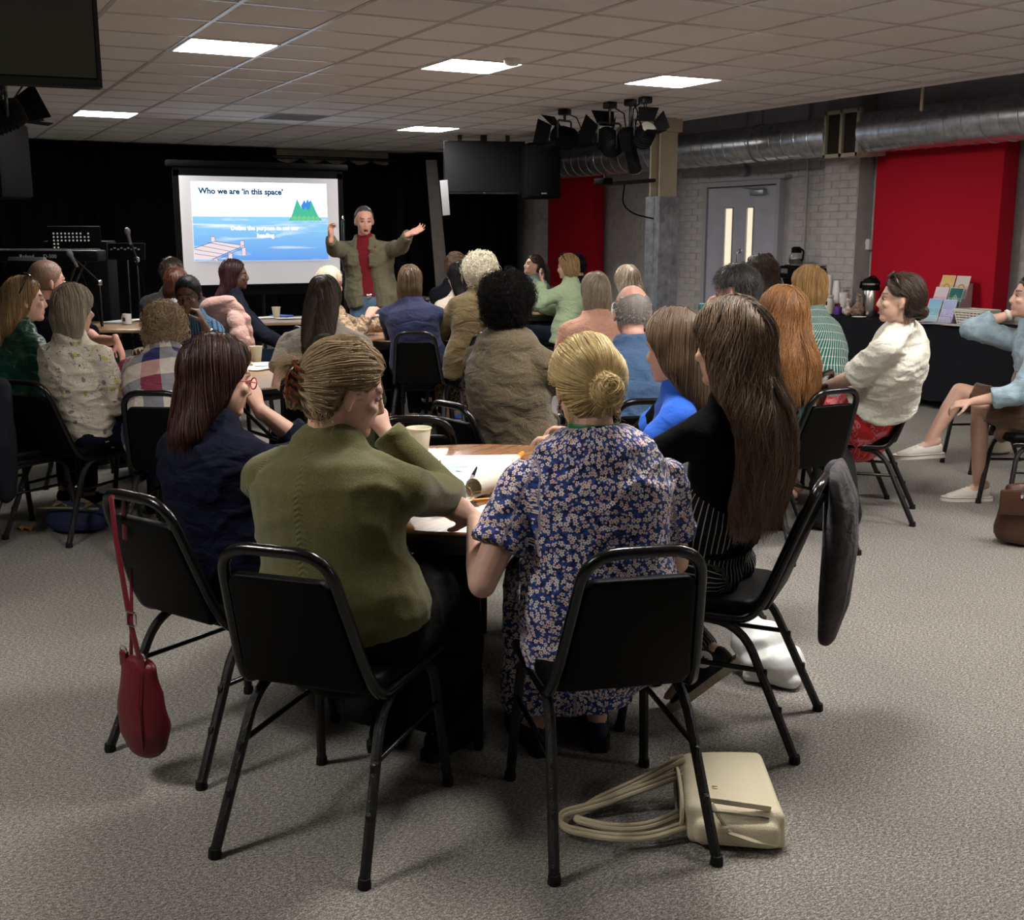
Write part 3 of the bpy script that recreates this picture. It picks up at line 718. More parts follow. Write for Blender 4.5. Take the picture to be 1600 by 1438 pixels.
def mic_stand(px, py, D, a, label):
    top = U(px, py, D); g = thing('microphone_stand', label, 'microphone stand', (top.x, top.y, 0), rotz(a))
    obj('pole', B().tube([(0, 0, .02), (0, 0, top.z-.25)], .011).tube([(0, 0, top.z-.25), (.02, -.25, top.z-.03)], .007), m_blk, g)
    obj('microphone', B().lathe([(0, -.12), (.011, -.12), (.016, -.02), (.026, 0), (.027, .025), (.015, .045), (0, .048)], (.02, -.27, top.z-.01), 12, M=Matrix.Rotation(.5, 3, 'X')), mat('grey mesh microphone', (.20, .20, .21), .5, .4, .4), g)
    for k in range(3):
        t = 2*PI*k/3; obj('leg', B().tube([(0, 0, .12), (.28*math.cos(t), .28*math.sin(t), .012)], .008), m_blk, g)
    obj('clip', B().bbox((0, 0, top.z-.26), (.04, .04, .05), .008), m_chrome, g)
    obj('cable', B().tube([(.02, -.2, top.z-.12), (.09, -.1, top.z-.5), (.02, .02, .6), (.03, .0, .2), (.3, .1, .006)], .005), m_blkmat, g)
mic_stand(211, 362, 10.9, 0, 'thin black microphone stand with a grey microphone right of the keyboard')
mic_stand(152, 396, 10.4, 40, 'lower black microphone stand standing in front of the keyboard')
ms = thing('music_stand', 'black clip-board stand with small white print near the microphones', 'music stand', G(200, 11.2, 1.2), rotz(0))
obj('music_desk', B().bbox((0, 0, 1.4), (.36, .03, .16), .01, M=Matrix.Rotation(-.2, 3, 'X')), m_blkmat, ms); obj('pole', B().tube([(0, 0, 0), (0, 0, 1.35)], .012), m_blk, ms)
b = B()
for k in range(9): b.box((-.14+.033*k, -.02, 1.42+.012*(k % 2)), (.02, .006, .014))
obj('white_labels', b, mat('faint white print', (.3, .3, .3), .6), ms)
lp = thing('laptop_case', 'grey open flight case at the left edge behind the seated man', 'case', G(8, 9.5, 1.1), rotz(30))
obj('case_base', B().bbox((0, 0, 1.08), (.5, .4, .05), .012), mat('dull grey plastic', (.16, .16, .16), .5), lp); obj('case_lid', B().bbox((0, .2, 1.24), (.46, .04, .28), .012, M=Matrix.Rotation(-.3, 3, 'X')), mat('dull grey plastic', (.16, .16, .16), .5), lp); obj('case_screen', B().bbox((0, .17, 1.24), (.4, .02, .22), .006, M=Matrix.Rotation(-.3, 3, 'X')), m_blkmat, lp)
obj('stand', B().box((0, 0, .52), (.4, .3, 1.04)), m_blkmat, lp)
dk = thing('drum_kit', 'dark drum kit in the shadows behind the standing speaker', 'drum kit', G(640, 12.7, .6), rotz(10))
m_shell = mat('dark blue drum shell', (.010, .012, .03), .25, .5)
obj('bass_drum', B().tube([(0, -.2, .3), (0, .22, .3)], .28, side=(1, 0, 0), n=28, cap='flat'), m_shell, dk)
for x, z, r in ((-.2, .75, .15), (.16, .77, .16), (-.5, .55, .18), (.5, .5, .2)):
    d = obj('drum', B().lathe([(0, -.1), (r, -.1), (r, .1), (0, .1)], (x, .1, z), 22), m_shell, dk); obj('hoop', B().lathe([(r, .085), (r+.012, .085), (r+.012, .105), (r, .105)], (x, .1, z), 22), m_chrome, d)
for x, z in ((-.55, 1.05), (.6, 1.1)):
    c = obj('cymbal', B().lathe([(.0, .03), (.04, .025), (.06, .01), (.22, -.01), (.22, -.013), (.0, .0)], (x, .2, z), 26), mat('dull brass cymbal', (.16, .12, .05), .35, .5, .9), dk); obj('cymbal_stand', B().tube([(x, .2, 0), (x, .2, z)], .011), m_blk, c)
sp = thing('speaker_stand', 'black pole stand with white tip beside the projection screen', 'stand', G(540, 12.2, .8), 0)
obj('pole', B().tube([(0, 0, 0), (0, 0, 1.7)], .02), m_blk, sp); obj('pole_tip', B().lathe([(0, 0), (.012, 0), (.016, .03), (0, .06)], (0, 0, 1.7), 8), m_chrome, sp)
for k in range(3): obj('leg', B().tube([(0, 0, .5), (.35*math.cos(2.1*k), .35*math.sin(2.1*k), .01)], .012), m_blk, sp)
# grey strip lying along the drape edge, and bare wall showing in the gap
def strip(label, D, p1, p2, p3, p4, m, th=.03):
    P = [U(*p, D) for p in (p1, p2, p3, p4)]; nn = (P[1]-P[0]).cross(P[3]-P[0]).normalized()*th
    b = B().add(P+[p+nn for p in P], [(0, 1, 2, 3), (7, 6, 5, 4), (0, 4, 5, 1), (1, 5, 6, 2), (2, 6, 7, 3), (3, 7, 4, 0)]); return b
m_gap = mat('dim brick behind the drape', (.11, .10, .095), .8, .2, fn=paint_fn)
b = strip('', 16.2, (665, 250), (682, 250), (712, 560), (690, 560), m_gap, .05); tag(obj('brick_pier', b, m_gap, None, False), 'narrow grey brick pier showing between the stage drapes', 'pier')
b = strip('', 14.2, (687, 282), (699, 281), (703, 336), (692, 337), m_gap, .08); Mi = far_tv.matrix_basis.inverted(); b.v = [tuple(Mi @ Vector(v)) for v in b.v]; obj('side_strip', b, mat('pale grey strip panel', (.17, .17, .18), .5), far_tv, False, label='pale grey strip beside the screen')
# ------------------------------------------------------------------ people
def skin_mat(name, col):
    def fn(t, b, c):
        n = t.noise(40, t.coord(), 3.0); b.inputs['Subsurface Weight'].default_value = .0
        t.put(b, 'Normal', t.n('Bump', Strength=.08, Distance=.002, Height=t.noise(350, t.coord())))
        return t.mix(t.step(n, .35, .7), tuple(x*.93 for x in c), (min(1, c[0]*1.05), c[1], c[2]))
    return mat(name, col, .5, .4, fn=fn)
SK = {'fair': skin_mat('fair skin', (.60, .37, .28)), 'pink': skin_mat('pink skin', (.62, .33, .26)), 'tan': skin_mat('light tan skin', (.48, .27, .18)),
      'brown': skin_mat('dark brown skin', (.13, .066, .042)), 'deep': skin_mat('deep brown skin', (.085, .045, .030))}
LIP = {'fair': mat('lips', (.50, .22, .19), .45), 'brown': mat('dark lips', (.10, .035, .03), .4)}
m_eyew = mat('eye white', (.42, .38, .36), .35); m_iris = mat('dark iris', (.03, .02, .015), .15)
m_nail = mat('nail', (.7, .5, .45), .3)
def waves(P, seed, k=6, scale=30.0, stretch=(1, 1, 1)):
    g = np.random.default_rng(seed); out = np.zeros(len(P)); Q = P*np.array(stretch)
    for i in range(k):
        d = g.normal(size=3); d /= np.linalg.norm(d); e = g.normal(size=3); e /= np.linalg.norm(e)
        out += np.sin(Q@d*scale*(.6+g.random())+g.random()*6+1.6*np.sin(Q@e*scale*.5+g.random()*6))
    return out/k
def npv(v): return np.array(v[:], float)
def hair_mat(name, lo, hi):
    if name in MATS: return MATS[name]
    def fn(t, b, c):
        b.inputs['Anisotropic'].default_value = .6
        info = t.n('HairInfo'); n = t.noise(6, t.mapped(t.coord(), (9, 9, 1.2)), 4.0, .6)
        f = t.m('ADD', t.m('MULTIPLY', info.outputs['Random'], .6), t.m('MULTIPLY', n, .5))
        t.put(b, 'Normal', t.n('Bump', Strength=.5, Distance=.006, Height=t.noise(5, t.mapped(t.coord(), (30, 30, 2)), 4.0)))
        return t.mix(t.step(f, .2, .85), lo, hi)
    return mat(name, lo, .38, .12 if hi[0] < .03 else .4, fn=fn)
def ik(Sx, T, l1, l2, pole):
    d = T-Sx; L = d.length
    if L > (l1+l2)*.985: k = L/((l1+l2)*.985); k = min(k, 1.12); l1 *= k; l2 *= k
    L = min(L, (l1+l2)*.985); u = d.normalized(); T = Sx+u*L
    a = (l1*l1-l2*l2+L*L)/(2*L); h = math.sqrt(max(l1*l1-a*a, 1e-6)); p = pole-u*pole.dot(u)
    return Sx+u*a+p.normalized()*h, T
def hand(b, wr, d, palm, side, curl=.5, spread=.25, s=1.0, thumb=.8):
    """palm with four fingers and a thumb; palm = the way the palm faces, side +1 right hand"""
    d = d.normalized(); palm = (palm-d*palm.dot(d)).normalized(); th = d.cross(palm)*(-side)
    tips = []
    K = wr+d*.088*s
    b.tube([wr-d*.02*s, wr+d*.015*s, wr+d*.05*s, K], [(.026*s, .019*s), (.029*s, .018*s), (.039*s, .016*s), (.040*s, .0125*s)], side=th, n=12)
    for i, (off, L) in enumerate(((.030, .070), (.0105, .079), (-.0095, .073), (-.028, .056))):
        p = K+th*off*s-d*(.004*abs(i-1))*s; a = 0.0; pts = [p-d*.02*s, p]; L *= s
        fd = (d+th*(off/.03)*spread*.5).normalized(); c = curl*(1+.12*i)
        for seg, bend in ((.45, .55), (.32, .95), (.23, .6)):
            a += bend*c*1.5; p = p+(fd*math.cos(a)+palm*math.sin(a))*L*seg; pts.append(p)
        b.tube(pts, [(.0088*s), .0088*s, .008*s, .0072*s, .006*s], n=8); tips.append(pts[-1])
    p = wr+d*.028*s+th*.026*s+palm*.006*s; td = (d*.55+th*.75*thumb+palm*.35).normalized(); q = p+td*.042*s
    td2 = (td+(d*.6+palm*.5*curl-th*.3*curl)).normalized()
    b.tube([p-td*.018*s, p, q, q+td2*.034*s], [.013*s, .0125*s, .0098*s, .0072*s], n=8)
    return tips

class Pn: pass
SIT = .475
def person(label, hips, head, a, hyaw=0, hpitch=8, hroll=0, near=0, skin='fair', w=1.0, dpt=1.0, sh=.165, twist=0, bulge=.035, L='lap', Rr='lap', curl=(.45, .45), palm=(None, None), fdir=(None, None),
           pole=(None, None), legs=None, stand=False, face=False, hz=None, male=False, hs=1.0, back=True, legskin=False, lips='fair', brow=(.15, .085, .055), armr=1.0, mouth=0.0, necks=1.0):
    P = Pn(); hp = hips if isinstance(hips, Vector) else G(*hips, .55); w *= 1.05
    D_ = hp.x*math.sin(YAW)+hp.y*math.cos(YAW); near = 0 if D_ < 4.2 else 1 if D_ < 7.2 else 2 if D_ < 9.7 else 3
    P.near = near; vs = (1.0, 1.4, 1.75, 2.2)[near]; P.vs = vs
    f = hd(a); r = hd(a+90); z = Vector((0, 0, 1)); base = Vector((hp.x, hp.y, 0))
    root = thing('person', label, 'person', base); P.root = root; P.base = base; P.f, P.r = f, r
    T = head if isinstance(head, Vector) else U(*head)
    hf = hd(a+hyaw); hr = hd(a+hyaw+90); hu = z.copy()
    q = Matrix.Rotation(-R(hpitch), 3, hr); hf = q @ hf; hu = q @ hu
    q = Matrix.Rotation(R(hroll), 3, hf); hr = q @ hr; hu = q @ hu
    P.hf, P.hr, P.hu = hf, hr, hu; P.Rh = Matrix((hr, hf, hu)).transposed()
    C = T-hu*.122*hs; P.C = C; P.hs = hs
    pz = (hz or (.93 if stand else SIT+.075)); pel = base+z*pz
    N = C-hu*.095*hs-hf*.024-(C-pel).normalized()*.052*necks-z*.008; P.N = N; P.pel = pel
    up = (N-pel)
    def sp(t): return pel+up*t-f*bulge*math.sin(PI*t)+f*(.02*t*0)
    P.sp = sp; P.up = up.normalized(); P.tor = up.length
    sr = hd(a+90+twist); sf = hd(a+twist); P.sr, P.sf = sr, sf
    def sd(t): return (r*(1-t)+sr*t).normalized()
    P.sections = [(-.06, .165*w, .125*dpt), (.06, .176*w, .13*dpt), (.2, .165*w, .122*dpt), (.4, .142*w*(1.05 if male else 1), .108*dpt), (.6, .150*w*(1.08 if male else 1), .113*dpt), (.74, .160*w*(1.08 if male else 1), .110*dpt), (.86, .140*w, .094*dpt), (.94, .098*w, .076), (1.0, .060, .056)]
    P.sd = sd
    # arms
    P.arms = {}; L1, L2 = .285, .25
    for sg, spec, cu, pm, fd, po in ((-1, L, curl[0], palm[0], fdir[0], pole[0]), (1, Rr, curl[1], palm[1], fdir[1], pole[1])):
        J = sp(1)-P.up*.105+sr*sg*sh*w**.6+sf*.008
        if spec == 'lap': tg = pel+f*.34+r*sg*.075+z*.10
        elif spec == 'table': tg = pel+f*.42+r*sg*.13+z*(.80-pz)
        elif spec == 'fold': tg = pel+f*.36-r*sg*.03+z*(.80-pz)
        elif spec == 'down': tg = J-z*.48+f*.06+r*sg*.05
        elif isinstance(spec, Vector): tg = spec
        else: tg = U(*spec)
        pv = po if isinstance(po, Vector) else (U(*po)-J if po is not None else (-z*.9+r*sg*.5-f*.35))
        E, W = ik(J, tg, L1, L2, pv)
        d = (fd if fd is not None else (W-E).normalized()); pmv = pm if pm is not None else (-z+(-r*sg)*.4)
        P.arms[sg] = (J, E, W, d, pmv, cu)
    # legs
    P.legs = {}
    for sg in (-1, 1):
        H = pel+r*sg*.088*w-z*.02
        lg = (legs or {}).get(sg)
        if stand: K = base+r*sg*.12+z*.5+f*.03; A = base+r*sg*.15+z*.09; ft = f+r*sg*.25
        elif lg is None: K = pel+f*.43+r*sg*(.11+.02*(w-1))+z*(.02); A = base+f*(.40)+r*sg*.10+z*.095; ft = f+r*sg*.15
        else: K, A, ft = lg
        P.legs[sg] = (H, K, A, ft.normalized())
    # ---- body mesh: trunk and legs, head and neck, arms and hands
    Vs, Fs, Ms = [], [], []
    def put(V, F, mi=None):
        o = sum(len(v) for v in Vs); Vs.append(V); Fs.append(F+o); Ms.append(np.zeros(len(F), int) if mi is None else mi)
    b = B(); S_ = P.sections
    b.tube([sp(t) for t, x, y in S_], [(x*.93, y*.93) for t, x, y in S_], side=[sd(max(t, 0)) for t, x, y in S_], n=16)
    for sg in (-1, 1):
        J = P.arms[sg][0]; b.tube([N-P.up*.02, N*.45+J*.55-P.up*.012, J], [.045, .047, .048], n=10); b.tube([sp(.78), J], [.06, .05], n=10)
        H, K, A, ft = P.legs[sg]; k = .95 if legskin else .9
        b.tube([H, H*.5+K*.5, K], [.088*k*w, .076*k*w, .056*k], n=12); b.tube([K, K*.65+A*.35, A], [.054*k, .054*k, .034*k], n=12)
        b.tube([A-ft*.04, A+ft*.06-z*.045, A+ft*.15-z*.065], [(.034, .032), (.036, .028), (.034, .016)], side=ft.cross(z), n=10)
        if not stand: b.ell(pel+r*sg*.07*w-z*.02-f*.03, (.1*w, .1, .085), n=12)
    V, F, _ = remesh(b, .0095 if legskin else .021, 5 if legskin else 2); put(V, F)
    Rh = P.Rh
    def hl(x, y, zz): return C+Rh @ (Vector((x, y, zz))*hs)
    b = B()
    b.ell(hl(0, -.012, .022), (.077*hs, .097*hs, .098*hs), Rh, 20, 14); b.ell(hl(0, .028, -.04), (.060*hs, .066*hs, .076*hs), Rh, 16, 12)
    b.ell(hl(0, .068, -.093), (.030*hs, .025*hs, .022*hs), Rh); b.ell(hl(0, .074, .026), (.050*hs, .018*hs, .014*hs), Rh)
    b.tube([hl(0, .087, .012), hl(0, .099, -.014), hl(0, .105, -.030)], [(.007, .009), (.010, .010), (.0135, .010)], side=hr, n=10); b.ell(hl(0, .098, -.034), (.0165, .010, .008), Rh)
    for s in (-1, 1):
        b.ell(hl(s*.040, .066, -.022), (.022, .02, .018), Rh)
        E_ = Matrix.Rotation(s*.35, 3, hu) @ Rh; b.ell(hl(s*.081, -.008, -.010), (.007*hs, .017*hs, .030*hs), E_, 12, 9); b.ell(hl(s*.079, -.002, -.032), (.007, .009, .012), E_)
    if mouth: b.tube([hl(-.02, .090, -.058), hl(0, .096, -.056), hl(.02, .090, -.058)], [.005, .006, .005], n=8); b.tube([hl(-.018, .087, -.062-mouth), hl(0, .093, -.066-mouth), hl(.018, .087, -.062-mouth)], [.006, .007, .006], n=8)
    else: b.tube([hl(-.022, .084, -.060), hl(0, .093, -.058), hl(.022, .084, -.060)], [.004, .0065, .004], n=8); b.tube([hl(-.018, .084, -.068), hl(0, .091, -.069), hl(.018, .084, -.068)], [.005, .0075, .005], n=8)
    b.tube([C-hu*.035*hs-hf*.022, C-hu*.09*hs-hf*.026, N*.6+C*.4-hf*.02, N, sp(.93)], [(.054, .056), (.052, .055), (.053, .056), (.064, .06), (.095, .07)], side=hr, n=14)
    V, F, _ = remesh(b, (.0055, .0068, .0085, .010)[near], 3)
    c = (V[F].mean(1)-npv(C)) @ np.array(Rh)/hs; mi = np.zeros(len(F), int)
    x, y, zz = abs(c[:, 0]), c[:, 1], c[:, 2]
    mi[(y > .082) & (x < .024) & (zz < -.051) & (zz > -.078)] = 1
    if face: mi[(y > .06) & (x > .010) & (x < .054) & (abs(zz-(.031+.06*(x-.01)-1.1*(x-.01)**2)) < .0048)] = 2
    if mouth: mi[(y > .075) & (x < .016) & (zz < -.062) & (zz > -.066-mouth)] = 3
    put(V, F, mi)
    for sg in (-1, 1):
        J, E, W, d, pm, cu = P.arms[sg]; b = B(); k = armr
        b.tube([J, J*.45+E*.55, E], [.050*k, .046*k, .037*k], n=12); b.tube([E, E*.7+W*.3, W-(W-E).normalized()*.01], [(.038*k), (.039*k), (.0245)], n=12)
        hand(b, W, d, pm, sg, cu, s=(1.06 if male else .96))
        V, F, _ = remesh(b, (.005, .0062, .0070, .0078)[near], 3, .45); put(V, F)
    V, F, mi = np.concatenate(Vs), np.concatenate(Fs), np.concatenate(Ms)
    me = arr_mesh('body', V-npv(base), F, mi)
    for m in (SK[skin], LIP[lips], mat('brow %.2f' % brow[0], brow, .7), mat('open mouth', (.05, .012, .012), .5)): me.materials.append(m)
    o = obj('body', me, [], root); P.body = o
    if face:
        b = B()
        for s in (-1, 1):
            b.cur = 0; b.ell(hl(s*.031, .0785, .003), (.0122*hs, .0085*hs, .0058*hs), Rh, 12, 8); b.cur = 1; b.ell(hl(s*.031, .0858, .003), (.0058, .0025, .0054), Rh, 10, 6); b.tube([hl(s*.018, .0835, .005), hl(s*.031, .0885, .0092), hl(s*.045, .080, .005)], .0022, n=6)
        b.v = [tuple(Vector(v)-base) for v in b.v]; obj('eyes', b, [m_eyew, m_iris], root)
    return P

def garment_mesh(P, b, name, m, vox, it, amp, bones, parent=None, seed=1, wscale=28.0, label=None, stretch=(1, 1, 1.6)):
    V, F, N = remesh(b, vox, it)
    V = V.astype(float)
    if amp:
        n = waves(V, seed, 6, wscale, stretch); ridge = np.clip(1-np.abs(n)*2.6, 0, 1)**2-.25
        low = waves(V, seed+9, 4, wscale*.45)
        V = V+N*((ridge*1.1+low*.6)*amp)[:, None]
    uv = np.zeros((len(V), 2)); best = np.full(len(V), 1e9)
    for (A, Bq, xa, rad, off, bias) in bones:
        A, Bq, xa = npv(A), npv(Bq), npv(xa); d = Bq-A; L = np.linalg.norm(d); d /= L; rel = V-A; t = rel@d; tc = np.clip(t, 0, L)
        dist = np.linalg.norm(rel-tc[:, None]*d, axis=1)*bias; k = dist < best; best[k] = dist[k]
        xa = xa-d*(xa@d); xa /= np.linalg.norm(xa); ya = np.cross(d, xa); q = rel[k]
        uv[k, 0] = np.arctan2(q@xa, -(q@ya))*rad+off; uv[k, 1] = t[k]+off
    me = arr_mesh(name, V-npv(P.base), F, None, uv); me.materials.append(m)
    o = obj(name, me, [], parent or P.root, label=label); return o
def arm_bones(P):
    out = []
    for sg in (-1, 1):
        J, E, W = P.arms[sg][:3]; out += [(J, E, P.sr, .052, sg*.7, 1.9), (E, W, P.sr, .048, sg*1.3, 1.9)]
    return out
def torso_bone(P):     # angle measured from the back, so the seam runs down the front
    return (P.pel-P.up*.15, P.N, P.sr, .16, 0, 1.0)
def top(P, name, m, sleeve='long', loose=.016, hem=-.1, amp=.005, wscale=28.0, collar=0.0, cuff=True, seed=None, wide=1.0, neckr=1.0, label=None, open_front=0.0, belly=1.0, neck_t=.965):
    b = B(); S_ = [(hem, P.sections[0][1], P.sections[0][2])]+[s for s in P.sections if hem+.04 < s[0] < neck_t-.01]
    S_.append((neck_t, float(np.interp(neck_t, [s[0] for s in P.sections], [s[1] for s in P.sections])), float(np.interp(neck_t, [s[0] for s in P.sections], [s[2] for s in P.sections]))))
    pts, rad, sides = [], [], []
    for t, x, y in S_:
        k = loose*(1 if t < .93 else .5 if t < .99 else .2); pts.append(P.sp(t)); wd = wide if t < .7 else 1
        rad.append(((x+k)*wd*(neckr if t > .99 else 1), (y+k)*wd*(belly if .1 < t < .6 else 1)*(neckr if t > .99 else 1))); sides.append(P.sd(max(t, 0)))
    b.tube(pts, rad, side=sides, n=24, cap='flat')
    pos0 = pts[0]; ax = (pts[1]-pts[0]).normalized()
    b.tube([pos0-ax*.004, pos0+ax*.022], [(rad[0][0]+.004, rad[0][1]+.004)]*2, side=sides[0], n=24, cap='flat')
    lx, ly = rad[-1]; b.tube([pts[-1]-P.up*.014, pts[-1]+P.up*.008], [(lx+.006, ly+.006)]*2, side=P.sr, n=20, cap='round')
    if collar: b.tube([P.N-P.up*.02-P.hf*0, P.N+P.up*collar*.5, P.N+P.up*collar], [(.082, .078), (.080, .075), (.072, .068)], side=P.sr, n=18, cap='flat'); b.tube([P.N-P.up*.01-P.sf*.01, P.N-P.up*.022-P.sf*.03], [(.10, .085), (.115, .092)], side=P.sr, n=18, cap='flat')
    for sg in (-1, 1):
        J, E, W = P.arms[sg][:3]; r1 = .050+loose*.8; r2 = .038+loose*.8
        if sleeve == 'none': continue
        lw = neck_t < .9; md = P.N*.2+J*.8-P.up*.03 if lw else P.N*.45+J*.55-P.up*.01
        b.tube([P.N-P.up*(.03+.06*lw+1.0*(.965-neck_t)*P.tor), md, J], [.044+loose*.5, .048+loose*.7, .049+loose*.8], n=12); b.tube([P.sp(.76), J-P.up*.01], [.07+loose*.5, .052+loose*.6], n=12)
        if sleeve == 'none': continue
        if sleeve == 'short': q = J+(E-J)*.62; b.tube([J, q], [r1, r1+.006], n=14, cap='flat'); d = (E-J).normalized(); b.tube([q-d*.016, q+d*.003], [r1+.010]*2, n=14, cap='flat'); continue
        if sleeve == 'elbow': q = J+(E-J)*.92; b.tube([J, q], [r1, r2+.018], n=14, cap='flat'); d = (E-J).normalized(); b.tube([q-d*.018, q+d*.004], [r2+.023]*2, n=14, cap='flat'); continue
        fr = .97 if sleeve == 'long' else .55
        q = E+(W-E)*fr; b.tube([J, J*.5+E*.5, E], [r1, r1-.004, r2+.006], n=14); b.tube([E, E*.6+q*.4, q], [r2+.006, r2+.004, (.030 if sleeve == 'long' else .040)+loose*.7], n=14, cap='flat')
        if cuff: d = (W-E).normalized(); b.tube([q-d*.03, q+d*.004], [(.034 if sleeve == 'long' else .046)+loose*.7]*2, n=14, cap='flat')
    P.topsec = (pts, rad)
    return garment_mesh(P, b, name, m, .0092*P.vs, 3, amp, [torso_bone(P)]+arm_bones(P), seed=seed or random.randint(1, 999), wscale=wscale, label=label)
def trousers(P, name, m, loose=.014, flare=0.0, amp=.004, hi=.16, cut=1.0, label=None, waist=.90):
    b = B(); s0 = P.sections[1]
    b.tube([P.pel-P.up*.07, P.pel+P.up*.03, P.pel+P.up*hi], [(s0[1]*.95, s0[2]), (s0[1]+.010, s0[2]+.010), (s0[1]*waist, s0[2]*waist)], side=P.r, n=18)
    bones = [(P.pel-P.up*.1, P.pel+P.up*.2, P.r, .17, 0, 1.0)]
    for sg in (-1, 1):
        H, K, A, ft = P.legs[sg]; A2 = K+(A-K)*cut; b.ell(P.pel+P.r*sg*.075-Vector((0, 0, .025))-P.f*.035, (.115, .115, .092), n=14)
        b.tube([H, H*.5+K*.5, K], [.09+loose, .082+loose, .066+loose], n=14); b.tube([K, K*.6+A2*.4, A2], [.066+loose, .058+loose+flare*.5, .044+loose+flare], n=14, cap='flat')
        bones += [(H, K, P.r, .08, sg*.4, 1.4), (K, A, P.r, .07, sg*.9, 1.4)]
    return garment_mesh(P, b, name, m, .0125*P.vs, 4, amp, bones, seed=random.randint(1, 999), label=label)
def skirt(P, name, m, length=.8, loose=.02, amp=.007, label=None):
    """skirt over a seated lap; length: fraction of the shin it covers (negative stops above the knee)"""
    b = B(); s0 = P.sections[1]; z = Vector((0, 0, 1))
    H, K, A = [(P.legs[-1][i]+P.legs[1][i])/2 for i in range(3)]; wd = (P.legs[1][1]-P.legs[-1][1]).length/2
    b.tube([P.pel-P.up*.06, P.pel+P.up*.16], [(s0[1]+loose, s0[2]+loose), (s0[1]*.93+loose, s0[2]*.93+loose)], side=P.r, n=20)
    q = K if length >= 0 else H+(K-H)*(1+length)
    b.tube([H-P.f*.05, H*.5+q*.5+z*.01, q+z*.0], [(.19, .115), (.085+wd, .10), (.075+wd, .085)], side=P.r, n=20)
    bones = [(P.pel-P.up*.1, P.pel+P.up*.2, P.r, .17, 0, 1.0), (H, K, P.r, .14, .6, 1.0)]
    if length > 0:
        A2 = K+(A-K)*length; b.tube([K, K*.5+A2*.5, A2], [(.075+wd, .085), (.085+wd, .095), (.095+wd, .12)], side=P.r, n=20, cap='flat'); bones.append((K, A, P.r, .14, 1.2, 1.0))
    return garment_mesh(P, b, name, m, .0125*P.vs, 3, amp, bones, seed=random.randint(1, 999), stretch=(1.6, 1.6, .6), label=label)
def shoes(P, m, msole=None, high=False, laces=False, heel=0.0, label=None, only=(-1, 1)):
    for sg in only:
        H, K, A, ft = P.legs[sg]; z = Vector((0, 0, 1)); d = ft; s = d.cross(z).normalized(); u = s.cross(d).normalized(); b = B()
        g = A-u*.095
        b.tube([g-d*.05+u*.05, g-d*.015+u*.048, g+d*.06+u*.042, g+d*.13+u*.03, g+d*.175+u*.024], [(.030, .045), (.036, .05), (.042, .040), (.043, .026), (.032, .018)], side=s, n=12)
        if high: b.tube([A-u*.04, A+u*.045], [.046, .05], n=12, cap='flat')
        V, F, _ = remesh(b, .007*P.vs, 3); me = arr_mesh('shoe', V-npv(P.base), F); me.materials.append(m); o = obj('shoe', me, [], P.root, label=label)
        c = B(); out = [(-.045, -.075), (-.022, -.088), (.022, -.088), (.036, -.06), (.034, 0), (.046, .08), (.048, .13), (.038, .185), (.012, .215), (-.014, .215), (-.038, .185), (-.048, .13), (-.046, .08), (-.034, 0), (-.036, -.06)][1:]
        M = Matrix((s, d, u)).transposed(); c.prism(out, -.001, .026+heel, M, g-P.base-u*heel*0+d*0); obj('sole', c, msole or m_rubber, o, True)
        if laces:
            lb = B()
            for k in range(4): q = g+d*(.035+.024*k)+u*(.088-.010*k)-P.base; lb.tube([q-s*.024, q+u*.004, q+s*.024], .003, n=5)
            obj('laces', lb, m_white, o); obj('sole_stripe', B().tube([Vector((x*1.03, y, 0)) @ M.transposed()+g-P.base+u*.021 for x, y in out], .0016, n=5, closed=True), mat('dark red stripe', (.16, .03, .04), .6), o)
        if high:
            lb = B()
            for k in range(5): q = g+d*(.03+.022*k)+u*(.088-.012*k)-P.base; lb.tube([q-s*.022, q+u*.006, q+s*.022], .0035, n=5)
            obj('laces', lb, m_white, o)
    return P

def ribbon(P, name, pts, w, m, up=None, th=.0025):
    b = B(); n = len(pts); sd = []
    b.tube([Vector(p)-P.base for p in pts], [(w/2, th)]*n, side=up, n=8); return obj(name, b, m, P.root)
def lanyard(P, m, lift=.030):
    c = P.N+P.up*lift; b = B(); pts = []
    for i in range(24):
        t = 2*PI*i/24; pts.append(c+P.sr*(.067*math.cos(t))+P.sf*(.066*math.sin(t))-P.up*(.055*max(0, math.sin(t))-.012)-P.base)
    b.tube(pts, [(.009, .0022)]*24, side=list([P.up]*24), n=8, closed=True)
    return obj('lanyard', b, m, P.root)
def strands(P, name, lines, r, m, parent):
    hc = bpy.data.hair_curves.new(name); hc.add_curves([len(l) for l in lines])
    pts = np.concatenate(lines)-npv(P.base); hc.position_data.foreach_set('vector', np.ascontiguousarray(pts, np.float32).ravel())
    at = hc.attributes.get('radius') or hc.attributes.new('radius', 'FLOAT', 'POINT')
    at.data.foreach_set('value', np.concatenate([np.linspace(1, .35, len(l))*r*(.7+.6*random.random()) for l in lines]).astype(np.float32))
    hc.materials.append(m); o = bpy.data.objects.new(name, hc); COL.objects.link(o); o.parent = parent; return o
